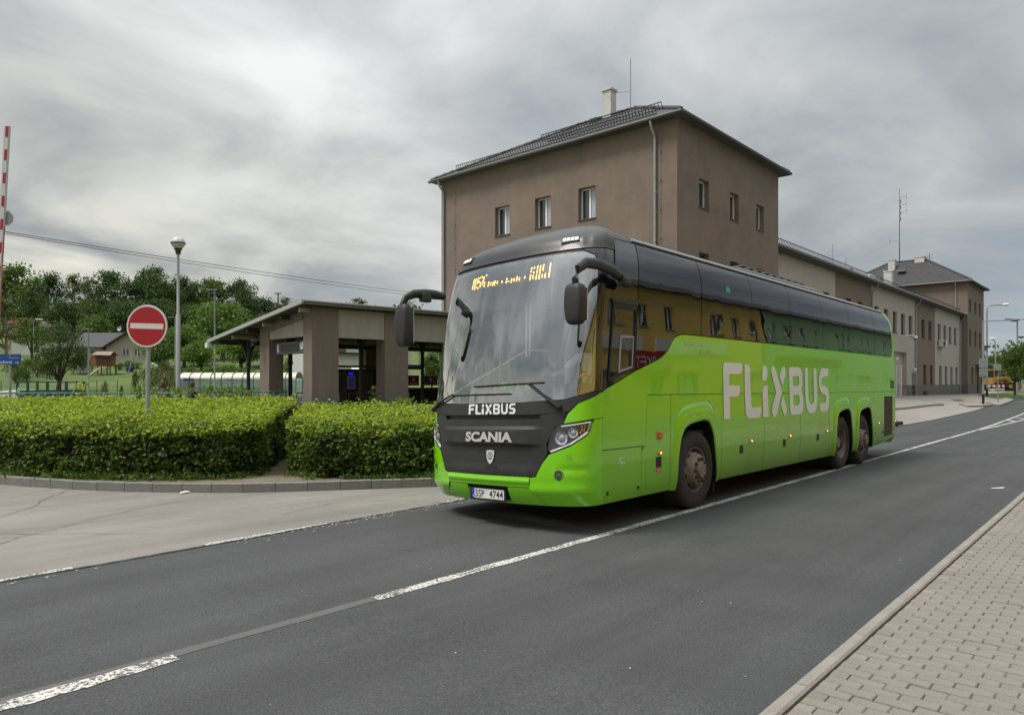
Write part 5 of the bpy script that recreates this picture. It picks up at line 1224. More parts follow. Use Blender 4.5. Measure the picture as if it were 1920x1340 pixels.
# soft far woodland closing the horizon
def far_wood():
    P = []; 
    n = 42000
    X = rng.uniform(-420, 520, n); Yd = rng.uniform(230, 330, n); keep = (np.abs(X - .35 * Yd) > 0); X = X[keep]; Yd = Yd[keep]; n = len(X)
    hh = np.where(X < 40, 7, 8) + 4 * np.sin(X * .11) + 3 * np.sin(X * .31 + Yd * .05)
    pts = np.array([(*site(a, b), 0) for a, b in zip(X, Yd)]); gzv = np.array([gz(p[0], p[1]) for p in pts]); pts[:, 2] = gzv + hh * rng.uniform(.05, 1, n) ** .6
    me = leaf_mesh('far_woodland', pts, rng.normal(size=(n, 3)), unit(n), rng.uniform(1.0, 2.1, n), np.clip(rng.normal(.4, .2, n), 0, 1), m_lf_mid, False, .8)
    tag(empty_mesh_obj('far_woodland', me), 'far wooded skyline closing the horizon', 'woodland', kind='stuff')
far_wood()

# --- the clipped hornbeam hedges
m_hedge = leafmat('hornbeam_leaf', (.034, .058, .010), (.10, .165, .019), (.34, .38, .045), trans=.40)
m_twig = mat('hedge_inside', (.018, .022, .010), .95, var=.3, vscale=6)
def hedge(label, front, back, zt_front, zt_back, dens, seed):
    """front and back: outlines (site coordinates across, ahead) running left to right, joined at the ends; flat clipped top"""
    r = np.random.default_rng(seed); nfr = len(front)
    o = thing('clipped_hedge', label, 'hedge', (*site(*front[nfr // 2]), .1), group='clipped hedges on the kerbed island')
    n1 = lambda x, y, z, s=1.: noise.noise(Vector((x * s, y * s, z * s)))
    # dark inner volume
    mb = MB(); F_ = [Vector((*site(*p), 0)) for p in front]; B_ = [Vector((*site(*p), 0)) for p in back]
    c = sum(F_ + B_, Vector()) / (len(F_) + len(B_))
    def shr(p, q, k=.30): d = (q - p); return p + d.normalized() * k
    FI = [shr(p, q) for p, q in zip(F_, B_)]; BI = [shr(q, p) for p, q in zip(F_, B_)]
    if seed == 1: FI[-1] += (FI[-2] - FI[-1]).normalized() * .3; BI[-1] += (BI[-2] - BI[-1]).normalized() * .16
    else: FI[0] += (FI[1] - FI[0]).normalized() * .16; BI[0] += (BI[1] - BI[0]).normalized() * .16
    n = len(FI)
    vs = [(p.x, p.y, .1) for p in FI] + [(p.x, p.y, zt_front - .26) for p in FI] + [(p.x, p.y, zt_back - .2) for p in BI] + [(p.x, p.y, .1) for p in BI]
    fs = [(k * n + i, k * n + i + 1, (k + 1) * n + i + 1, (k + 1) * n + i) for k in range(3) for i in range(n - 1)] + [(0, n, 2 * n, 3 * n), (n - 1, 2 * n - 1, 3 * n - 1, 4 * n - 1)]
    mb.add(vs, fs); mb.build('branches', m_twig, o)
    P, Dv, Nn, S, T = [], [], [], [], []
    def emit(p, nrm, sz, tint):
        P.append(p); Nn.append(nrm); S.append(sz); T.append(tint)
    def side(a, b, za, zb, nrm, dn, z0=.09):
        L = (b - a).length; h = (za + zb) / 2 - z0; cnt = int(L * h * dn)
        for _ in range(cnt):
            u, v = r.random(), r.random() ** .92; p = a + (b - a) * u; zt = za + (zb - za) * u; z = z0 + (zt - z0) * v
            g = n1(p.x, p.y, z, 1.6) * .14 + n1(p.x, p.y, z, 5.) * .07 - .17 * (v ** 5) - .05 * (1 - v) ** 2
            dpt = r.random() ** 1.6 * .20; q = p + nrm * (g - dpt)
            if n1(p.x + 3, p.y, z, 3.1) < -.34 and dpt < .09: continue
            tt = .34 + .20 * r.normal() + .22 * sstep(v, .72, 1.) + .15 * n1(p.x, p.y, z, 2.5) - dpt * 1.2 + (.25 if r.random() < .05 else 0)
            emit((q.x, q.y, z), (nrm.x + .7 * r.normal(), nrm.y + .7 * r.normal(), .55 + .6 * r.normal()), r.uniform(.042, .088), tt)
    def outn(a, b, ref):
        d = (b - a).normalized(); nn = Vector((d.y, -d.x, 0)); return nn if nn.dot(a - ref) > 0 else -nn
    for i in range(nfr - 1):
        side(F_[i], F_[i+1], zt_front, zt_front, outn(F_[i], F_[i+1], c), dens)
        side(B_[i], B_[i+1], zt_back, zt_back, outn(B_[i], B_[i+1], c), dens * .25)
    side(F_[-1], B_[-1], zt_front, zt_back, outn(F_[-1], B_[-1], c), dens); side(F_[0], B_[0], zt_front, zt_back, outn(F_[0], B_[0], c), dens)
    # top
    for i in range(nfr - 1):
        a, b, cc, d = F_[i], F_[i+1], B_[i+1], B_[i]; ar = ((b - a).length + (cc - d).length) / 2 * ((d - a).length + (cc - b).length) / 2
        for _ in range(int(ar * dens * .85)):
            u, v = r.random(), r.random(); p = (a + (b - a) * u) * (1 - v) + (d + (cc - d) * u) * v
            z = zt_front + (zt_back - zt_front) * v + n1(p.x, p.y, 0, 1.1) * .09 + n1(p.x, p.y, 5, 4.2) * .07 - .13 * max(0, 1 - v * 8) ** 2
            sh_ = r.random(); up = (.15 * r.random() if sh_ < .06 else 0); dp = r.random() ** 2 * .10
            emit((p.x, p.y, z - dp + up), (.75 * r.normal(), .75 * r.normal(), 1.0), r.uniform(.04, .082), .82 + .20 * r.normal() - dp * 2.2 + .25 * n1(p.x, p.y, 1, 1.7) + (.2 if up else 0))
    P = np.array(P); Nn = np.array(Nn); k = len(P); Dv = r.normal(size=(k, 3)) * np.array([1, 1, .6]) + np.array([0, 0, -.45])
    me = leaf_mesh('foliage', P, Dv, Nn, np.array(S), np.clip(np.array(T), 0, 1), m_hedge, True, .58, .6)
    f = empty_mesh_obj('foliage', me, None, o); f['kind'] = 'stuff'
    # upright fresh shoots
    return o
hl_front = [(-16.5, 15.0), (-12.2, 13.4), (-9.6, 12.25), (-8.2, 11.72), (-6.95, 11.42), (-5.7, 11.32), (-4.85, 11.45), (-4.2, 11.95)]
hl_back = [(-22, 18.6), (-17.5, 18.2), (-14.5, 18.0), (-12.2, 18.0), (-10, 17.9), (-7.9, 17.7), (-6.1, 17.3), (-5.05, 16.6)]
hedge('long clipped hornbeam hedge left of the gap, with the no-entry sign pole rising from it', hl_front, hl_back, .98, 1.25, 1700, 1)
hr_front = [(-3.88, 12.1), (-3.1, 11.58), (-2.2, 11.58), (-1.2, 11.75), (-.2, 12.2), (.6, 13.0)]
hr_back = [(-4.75, 16.2), (-3.9, 16.3), (-2.8, 16.3), (-1.6, 16.3), (-.4, 16.4), (.6, 16.5)]
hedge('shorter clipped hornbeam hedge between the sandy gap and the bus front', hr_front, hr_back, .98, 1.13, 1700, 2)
# weeds along the foot of the hedges, sprigs above them
def weeds():
    n = 5200; r = rng; P = []; 
    segs = [(hl_front, .95, -.45), (hr_front, .98, -.40)]
    for pts, s, off in segs:
        for i in range(len(pts) - 1):
            L = math.dist(pts[i], pts[i+1])
            for _ in range(int(L * 330)):
                u = r.random(); X = pts[i][0] + (pts[i+1][0] - pts[i][0]) * u; Y = pts[i][1] + (pts[i+1][1] - pts[i][1]) * u - abs(r.normal()) * .17 + .08
                x, y = site(X, Y); d = noise.noise(Vector((x * 1.3, y * 1.3, 0)))
                if d < -.12: continue
                P.append((x, y, gz(x, y) + .10 + r.random() * .10 * (d + .6)))
    P = np.array(P); n = len(P); D = r.normal(size=(n, 3)) * np.array([1, 1, .4]) + np.array([0, 0, .8])
    me = leaf_mesh('weeds', P, D, unit(n) + np.array([0, 0, .6]), r.uniform(.04, .11, n), np.clip(r.normal(.45, .2, n), 0, 1), leafmat('weed_leaf', (.05, .08, .014), (.085, .13, .022), (.16, .19, .05)), True, .3)
    tag(empty_mesh_obj('weeds', me), 'grass and weeds growing between kerb and hedge foot', 'weeds', kind='stuff')
weeds()
def sprig(X, Y, z, h, n, label, bright=.9, spread=.12):
    x, y = site(X, Y); o = thing('hedge_sprig', label, 'shoot', (x, y, z), group='tall shoots above the hedge', local=True)
    r = np.random.default_rng(int(abs(X) * 100)); mb = MB(); P = []
    for k in range(max(3, n // 12)):
        a = r.uniform(0, 6.28); e = Vector((math.cos(a) * spread * r.uniform(.4, 1.6), math.sin(a) * spread * r.uniform(.4, 1.6), h * r.uniform(.55, 1))); mid = e * .5 + Vector((0, 0, h * .1)); mb.tube([(0, 0, -.3), mid, e], [.006, .004, .002], 4, caps=False)
        for j in range(12): t_ = r.uniform(.2, 1.02); P.append(tuple(mid.lerp(e, max(0, t_ * 2 - 1)) if t_ > .5 else Vector((0, 0, -.1)).lerp(mid, t_ * 2)))
    mb.build('stems', mat('green_stem', (.10, .13, .03), .7), o); P = np.array(P); k = len(P)
    me = leaf_mesh('leaves', P, r.normal(size=(k, 3)) + np.array([0, 0, .2]), unit(k) + np.array([0, 0, 1]), r.uniform(.05, .095, k), np.clip(r.normal(bright, .12, k), 0, 1), m_hedge, True, .5, .6)
    empty_mesh_obj('leaves', me, None, o)
sprig(-10.6, 17.4, 1.3, .42, 60, 'bright yellow-green shoot sticking up left of the lamp on the lawn edge', .98, .16)
for i, (X, Y, h, lab) in enumerate([(-9.2, 17.6, .24, 'leafy shoot below the two people'), (-7.75, 17.7, .34, 'tallest leafy shoot right of the two people'), (-7.3, 17.6, .30, 'bushy shoot in front of the glazed shelter'), (-6.95, 17.5, .30, 'bushy shoot under the slim lamp post'), (-8.3, 17.7, .26, 'leafy shoot beside the globe lamp foot'),
                                 (-6.6, 17.4, .22, 'low shoot left of the first shelter pillar'), (-1.2, 16, .20, 'shoot on the right hedge near the bus'), (-2.4, 16.1, .16, 'small shoot in the middle of the right hedge')]):
    sprig(X, Y, 1.28 if X < -5 else 1.12, h, 110, lab, .6, .28)
# litter by the kerb
t = thing('litter', 'crumpled white paper lying at the foot of the left hedge', 'litter', (*site(-7.35, 11.75), .12), local=True)
mb = MB(); r_ = random.Random(4)
mb.add([(r_.uniform(-.07, .07), r_.uniform(-.04, .04), r_.uniform(0, .07)) for _ in range(8)], [(0,1,2),(1,2,3),(2,3,4),(3,4,5),(4,5,6),(5,6,7),(0,3,6),(1,4,7)]); mb.build('paper', m_wht, t)
t = thing('litter', 'pale flattened leaf or wrapper on the apron just outside the kerb', 'litter', (*site(-4.95, 10.65), gz(*site(-4.95, 10.65)) + .004), local=True)
mb = MB(); mb.add([(-.09, -.02, 0), (-.02, -.05, .015), (.09, -.02, .004), (.05, .04, .03), (-.04, .05, .02)], [(0, 1, 2, 3, 4)]); mb.build('wrapper', mat('wrapper', (.55, .47, .36), .7), t)
t = thing('litter', 'small pale scrap on the road by the right kerb', 'litter', (*site(7.95, 11.55), gz(*site(7.95, 11.55)) + .006), local=True)
mb = MB(); mb.add([(-.10, .05, 0), (.04, -.08, 0), (.10, -.10, .012), (.06, -.04, .006), (-.08, .08, 0)], [(0, 1, 2, 3, 4)]); mb.build('scrap', m_wht, t)
# mown lawn rising behind the fence
lawn = panel('lawn', [(-120, 57.5), (-16.5, 57.5), (-18, 70), (-25, 92), (-30, 116), (-120, 116)], lambda X, Y, d=0.: (*site(X, Y), gz(*site(X, Y)) + .0), m_lawn, None, sx=4, sy=4, thick=0); struct(lawn)
g = panel('verge_grass', [(86.8, 13.1), (100, 13.6), (125, 14.5), (125, 12), (106, 11.2), (88, 11.6)], lambda x, y, d=0.: (x, y, gz(x, y) + .045), m_lawn, None, sx=3, sy=3, thick=0); struct(g)
def grass_tufts():
    n = 9000; X = rng.uniform(-75, -20, n); Y = rng.uniform(57.5, 100, n); P = np.array([(*site(a, b), gz(*site(a, b))) for a, b in zip(X, Y)])
    me = leaf_mesh('grass_tufts', P, rng.normal(size=(n, 3)) * .5 + np.array([0, 0, 1]), unit(n), rng.uniform(.05, .12, n), np.clip(rng.normal(.5, .2, n), 0, 1), leafmat('grass_blade', (.06, .11, .014), (.095, .16, .02), (.16, .21, .05)), False, .5)
    tag(empty_mesh_obj('grass_tufts', me), 'short tufts in the mown garden lawn', 'grass', kind='stuff')
grass_tufts()
# ---------------------------------------------------------------- the coach
# body surface: c runs round the plan outline from the nose (negative on the street side), k up the profile
BW=1.27; LC=0.5; PX=2.2; BLEN=12.95
# reference plan half outline, arclength param
def _plan():
    pts=[(0.0,0.0)]
    n=400
    for i in range(1,n+1):
        th=math.pi/2*i/n
        s=math.sin(th)**(2/PX)
        t=LC*(1-math.cos(th)**(2/2.3))
        pts.append((t,s*BW))
    acc=[0.0]
    for i in range(1,len(pts)):
        acc.append(acc[-1]+math.hypot(pts[i][0]-pts[i-1][0],pts[i][1]-pts[i-1][1]))
    return pts,acc
PL,AC=_plan(); CF=AC[-1]   # arclength from nose centre to the start of flank
def plan(c):
    s=1 if c>=0 else -1; c=abs(c)
    if c>=CF: return LC+(c-CF), s*BW
    lo,hi=0,len(AC)-1
    while hi-lo>1:
        m=(lo+hi)//2
        if AC[m]<=c: lo=m
        else: hi=m
    f=(c-AC[lo])/(AC[hi]-AC[lo])
    return PL[lo][0]+f*(PL[hi][0]-PL[lo][0]), s*(PL[lo][1]+f*(PL[hi][1]-PL[lo][1]))
def interp(tab,k):
    if k<=tab[0][0]: return tab[0][1:]
    for i in range(1,len(tab)):
        if k<=tab[i][0]:
            a,b=tab[i-1],tab[i]
            f=(k-a[0])/(b[0]-a[0])
            # smooth catmull
            p0=tab[max(i-2,0)];p3=tab[min(i+1,len(tab)-1)]
            out=[]
            for j in range(1,len(a)):
                m1=(b[j]-p0[j])/max(b[0]-p0[0],1e-6); m2=(p3[j]-a[j])/max(p3[0]-a[0],1e-6)
                h=b[0]-a[0]
                out.append((2*f**3-3*f*f+1)*a[j]+(f**3-2*f*f+f)*h*m1+(-2*f**3+3*f*f)*b[j]+(f**3-f*f)*h*m2)
            return tuple(out)
    return tab[-1][1:]
# k, z, inset of side, set-back of front, set-back of rear
TAB=[(0.30,0.30,0.05,0.16,0.25),(0.40,0.40,0.02,0.08,0.12),(0.55,0.55,0.005,0.02,0.06),(0.75,0.75,0,0.0,0.03),(1.2,1.2,0,0.02,0.0),
(1.6,1.6,0,0.06,0.0),(2.0,2.0,0.004,0.12,0.02),(2.5,2.5,0.014,0.22,0.07),(2.9,2.9,0.030,0.32,0.14),(3.1,3.1,0.048,0.375,0.20),
(3.25,3.25,0.085,0.435,0.25),(3.4,3.395,0.155,0.55,0.33),(3.55,3.51,0.30,0.78,0.45),(3.8,3.62,0.57,1.06,0.70),(4.2,3.69,0.97,1.5,1.1),(4.45,3.70,1.22,1.8,1.4)]
def S0(c,k):
    z,w,r,rr=interp(TAB,k)
    t,y=plan(c)
    f=(BW-w)/BW
    fd=max(0.0,1-max(0,t-0.0)/3.2)**2
    tt=t+r*fd
    g=max(0.0,(t-(BLEN-1.5))/1.5)
    tt-=rr*g*g
    return (tt,y*f,z)
def nrm(c,k):
    e=1e-3
    a=S0(c+e,k);b=S0(c-e,k);d=S0(c,k+e);f=S0(c,k-e)
    u=[a[i]-b[i] for i in range(3)];v=[d[i]-f[i] for i in range(3)]
    n=(u[1]*v[2]-u[2]*v[1],u[2]*v[0]-u[0]*v[2],u[0]*v[1]-u[1]*v[0])
    l=math.sqrt(sum(x*x for x in n)) or 1
    n=[x/l for x in n]
    # orient outward: compare with centre direction
    p=S0(c,k)
    q=(p[0]-min(max(p[0],2.5),BLEN-2.5),p[1],p[2]-min(p[2],2.2))
    if q[0]*n[0]+q[1]*n[1]+q[2]*n[2]<0: n=[-x for x in n]
    return n
SH=0.037
def S(c,k,off=0.0):
    p=S0(c,k)
    if off:
        n=nrm(c,k); p=tuple(p[i]+off*n[i] for i in range(3))
    return (p[0],p[1],p[2]-SH*(p[1]+BW))
LETTERS = {'F': [[(3.567,1.93),(3.58,1.96),(3.626,1.989),(3.683,1.995),(4.221,1.992),(4.21,1.903),(4.163,1.85),(4.114,1.831),(3.809,1.829),(3.774,1.814),(3.768,1.665),(4.136,1.664),(4.129,1.581),(4.104,1.524),(4.068,1.499),(3.788,1.498),(3.803,1.173),(3.6,1.177)]],'L': [[(4.294,1.983),(4.405,1.983),(4.466,1.961),(4.499,1.898),(4.524,1.431),(4.546,1.346),(4.582,1.329),(4.911,1.326),(4.913,1.241),(4.87,1.177),(4.812,1.162),(4.451,1.166),(4.389,1.186),(4.339,1.245),(4.299,1.539)]],'i': [[(4.947,1.745),(4.952,1.918),(4.974,1.962),(5.038,1.98),(5.098,1.976),(5.15,1.938),(5.162,1.877),(5.146,1.788),(5.111,1.755),(5.069,1.742)]],'i2': [[(4.986,1.167),(4.956,1.578),(4.976,1.633),(5.039,1.663),(5.168,1.663),(5.208,1.163)]],'X': [[(5.303,1.936),(5.334,1.97),(5.392,1.985),(5.435,1.978),(5.475,1.939),(5.741,1.593),(5.749,1.559),(5.546,1.202),(5.489,1.158),(5.431,1.151),(5.374,1.178),(5.337,1.241),(5.344,1.308),(5.5,1.554),(5.486,1.583),(5.325,1.847)]],'X2': [[(5.802,1.987),(5.862,1.985),(5.905,1.948),(5.918,1.89),(5.895,1.82),(5.782,1.657),(5.655,1.805),(5.739,1.945)]],'X3': [[(5.794,1.507),(5.964,1.295),(5.974,1.237),(5.934,1.18),(5.889,1.167),(5.834,1.188),(5.697,1.353)]],'B': [[(6.057,1.928),(6.092,1.97),(6.155,1.984),(6.509,1.987),(6.606,1.969),(6.668,1.915),(6.694,1.818),(6.688,1.708),(6.658,1.622),(6.623,1.586),(6.683,1.549),(6.723,1.475),(6.735,1.341),(6.72,1.243),(6.67,1.189),(6.603,1.171),(6.214,1.169),(6.151,1.191),(6.11,1.245)],[(6.238,1.827),(6.48,1.83),(6.521,1.803),(6.522,1.719),(6.488,1.67),(6.422,1.658),(6.293,1.66),(6.24,1.687)],[(6.258,1.509),(6.484,1.508),(6.533,1.477),(6.551,1.392),(6.519,1.338),(6.453,1.324),(6.308,1.326),(6.269,1.354)]],'U': [[(6.808,1.967),(6.895,1.987),(6.957,1.985),(6.956,1.895),(6.99,1.448),(7.044,1.36),(7.132,1.334),(7.221,1.351),(7.263,1.407),(7.242,1.95),(7.27,1.982),(7.336,1.99),(7.4,1.979),(7.436,1.469),(7.421,1.291),(7.349,1.203),(7.205,1.169),(7.064,1.173),(6.942,1.22),(6.872,1.301),(6.818,1.524)]],'S': [[(8.053,1.999),(8.049,1.886),(7.999,1.843),(7.844,1.838),(7.728,1.823),(7.668,1.777),(7.665,1.712),(7.701,1.674),(7.872,1.668),(8.006,1.622),(8.07,1.543),(8.102,1.437),(8.085,1.305),(8.027,1.213),(7.93,1.183),(7.663,1.185),(7.588,1.223),(7.561,1.288),(7.549,1.346),(7.831,1.348),(7.908,1.373),(7.914,1.465),(7.868,1.498),(7.715,1.518),(7.603,1.571),(7.54,1.673),(7.519,1.776),(7.553,1.879),(7.608,1.957),(7.687,1.995)]]}
def cf(t, far=False): return (CF + t - LC) * (1 if far else -1)
def FL(off=0.): return lambda t, k, d=0.: S(cf(t), k, off - d)          # street flank, by distance from the nose
def FF(off=0.): return lambda t, k, d=0.: S(cf(t, True), k, off - d)    # far flank
def FR(off=0.): return lambda c, k, d=0.: S(c, k, off - d)              # front
A0, B0, SL = 5.9, 5.77, .0065
m_green = mat('bus_green', (.21, .64, .002), .26, coat=1.0, var=.02, vscale=1.5)
m_greend = m_green
def dusty_green():
    m = mat('bus_green_flank', (.22, .60, .003), .20, coat=1.0, var=.03, vscale=.8)
    nt = m.node_tree; b = nt.nodes['Principled BSDF']; src = b.inputs['Base Color'].links[0].from_socket
    tc = nt.nodes.new('ShaderNodeTexCoord'); sp = nt.nodes.new('ShaderNodeSeparateXYZ'); LK(nt, tc.outputs['Object'], sp.inputs[0])
    n = N(nt, 'ShaderNodeTexNoise', Scale=1.6, Detail=6.0, Roughness=.6); LK(nt, tc.outputs['Object'], n.inputs['Vector'])
    low = fmath(nt, 'ADD', sp.outputs[2], fmath(nt, 'MULTIPLY', n.outputs[0], .5))
    dirt = ramp(nt, fmath(nt, 'MULTIPLY', low, .5), [(.28, .66), (.72, .0)])       # road dust thickest along the skirt
    back = ramp(nt, fmath(nt, 'MULTIPLY', sp.outputs[0], .08), [(.1, .35), (.35, 1.)])
    f = fmath(nt, 'MULTIPLY', dirt, back)
    LK(nt, mixc(nt, f, src, (.105, .098, .045)), b.inputs['Base Color'])
    LK(nt, fmath(nt, 'ADD', .2, fmath(nt, 'MULTIPLY', f, .35)), b.inputs['Roughness'])
    LK(nt, fmath(nt, 'SUBTRACT', 1.0, f), b.inputs['Coat Weight'])
    # panels are never dead flat: the mirror image wavers
    w = N(nt, 'ShaderNodeTexNoise', Scale=.9, Detail=1.0, Roughness=.4); LK(nt, tc.outputs['Object'], w.inputs['Vector'])
    bp = N(nt, 'ShaderNodeBump', Strength=.35, Distance=.03); LK(nt, w.outputs[0], bp.inputs['Height']); LK(nt, bp.outputs[0], b.inputs['Normal']); LK(nt, bp.outputs[0], b.inputs['Coat Normal'])
    return m
m_gfl = dusty_green()
m_blk = mat('bus_black_plastic', (.024, .024, .024), .55, var=.25, vscale=2.5, bump=.15, bscale=60, grain=.12, gscale=160)
m_gloss = mat('gloss_black', (.006, .006, .007), .05, coat=1.0)
m_cap = mat('roof_cap_grey', (.030, .030, .029), .38, coat=.15, var=.22, vscale=1.4, grain=.06, gscale=90)
m_roofb = mat('bus_roof_dark', (.03, .03, .031), .4, var=.2, vscale=1)
m_wsh = glassmat('windscreen_glass', (.74, .76, .75), .36, (.004, .005, .005), wob=.5, wscale=1.0, aniso=(1, 2.6, .55))
m_sgl = glassmat('privacy_glass', (.035, .038, .040), .115, (.004, .004, .0045), wob=.055, wscale=1.3)
m_dgl = glassmat('driver_glass', (.85, .85, .82), .09, (.006, .006, .006), wob=.08, wscale=1.5)
m_chrome = mat('chrome', (.75, .75, .75), .12, metal=1.)
m_silver = mat('silver_letter', (.60, .60, .58), .35, metal=.5)
m_letter = mat('letter_white', (.80, .78, .77), .35, coat=.4)
m_lens = glassmat('lamp_cover', (.88, .89, .9), .10, (.01, .01, .01))
m_amber = mat('amber_lens', (.75, .22, .01), .25, coat=.6); m_amberlit = mat('amber_lit', (1.0, .42, .05), .3, emit=5.0)
m_orange = mat('orange_lens', (.60, .09, .015), .25, coat=.6)
m_rub = mat('rubber', (.010, .010, .010), .7); m_seal = mat('seal_black', (.008, .008, .008), .5)
BUS = thing('coach', 'bright green and black long-distance coach with big white side lettering driving on the road', 'bus', (A0, B0, -SL * A0), local=True)
BUS.rotation_euler = (0, SL, 0)
def bp(name, poly, mp, m, parent=None, **k): return panel(name, poly, mp, m, parent or BUS, **k)
def mir(half): return half + [(-c, k) for c, k in half[::-1]]
def smooth(poly, it=1):
    for _ in range(it):
        q = []
        for i in range(len(poly)):
            a, b = poly[i], poly[(i + 1) % len(poly)]; q += [(a[0] * .75 + b[0] * .25, a[1] * .75 + b[1] * .25), (a[0] * .25 + b[0] * .75, a[1] * .25 + b[1] * .75)]
        poly = q
    return poly
# --- front
# windscreen
ws = mir([(-1.12, 3.185), (-1.255, 3.13), (-1.305, 3.0), (-1.395, 1.63), (-1.375, 1.595), (-1.04, 1.51), (-.5, 1.487)])
bp('windscreen', ws, FR(0), m_wsh, sx=.06, sy=.08, thick=.012)
# frit band round the glass (black border behind it)
def ring(name, outer, inner, mp, m, parent=None, **k): return bp(name, outer, mp, m, parent, holes=[inner], **k)
inner = mir([(-1.10, 3.145), (-1.235, 3.09), (-1.27, 2.98), (-1.352, 1.67), (-1.335, 1.645), (-1.02, 1.57), (-.5, 1.545)])
ring('windscreen_border', ws, inner, FR(-.014), m_gloss, sx=.06, sy=.1, thick=.0)
for s in (-1, 1):
    a = [(s * x, k) for x, k in [(-1.402, 1.60), (-1.312, 3.0), (-1.262, 3.14), (-1.13, 3.195), (-1.13, 3.215), (-1.62, 3.215), (-1.575, 1.60)]]
    bp('corner_pillar', a, FR(0), m_gloss, sx=.05, sy=.15)
# matt band under the glass, badge panel with the slot
band = [(-1.572, 1.592), (-1.40, 1.592), (-1.04, 1.503), (-.5, 1.480), (.5, 1.480), (1.04, 1.503), (1.40, 1.592), (1.572, 1.592), (1.50, 1.582), (1.206, 1.467), (1.10, 1.375), (.79, 1.352), (.778, 1.348), (-.778, 1.348), (-.79, 1.352), (-1.10, 1.375), (-1.206, 1.467), (-1.50, 1.582)]
bp('name_band', band, FR(.004), m_blk, sx=.06, sy=.08)
bp('air_slot', [(-.78, 1.346), (-.76, 1.300), (.76, 1.300), (.78, 1.346)], FR(-.035), m_seal, sx=.06, sy=.05)
gr = [(-1.075, 1.368), (-1.04, 1.24), (-.955, 1.21), (-.868, 1.03), (-.882, .915), (-.81, .80), (-.735, .66), (.735, .66), (.81, .80), (.882, .915), (.868, 1.03), (.955, 1.21), (1.04, 1.24), (1.075, 1.368), (.785, 1.345), (.765, 1.297), (-.765, 1.297), (-.785, 1.345)]
def groff(c, k, d=0.):
    w = 1 - sstep(abs(c), .60, .82)
    o = .004 + w * (.034 * (1 - sstep(k, 1.185, 1.205)) * sstep(k, 1.0, 1.01) + .020 * sstep(k, 1.215, 1.24) * 0 - .012 * (1 - sstep(k, 1.0, 1.02)) * sstep(k, .70, .8))
    return S(c, k, o - d)
bp('radiator_panel', gr, groff, m_blk, sx=.06, sy=.022)
bp('tow_cover', [(-.205, .768), (-.205, .668), (-.02, .668), (-.02, .768)], FR(.0), mat('cover_dark', (.014, .014, .014), .6), sx=.06, sy=.05)
bp('tow_cover_lid', [(-.195, .752), (-.195, .668), (-.03, .668), (-.03, .752)], FR(.006), m_blk, sx=.06, sy=.05)
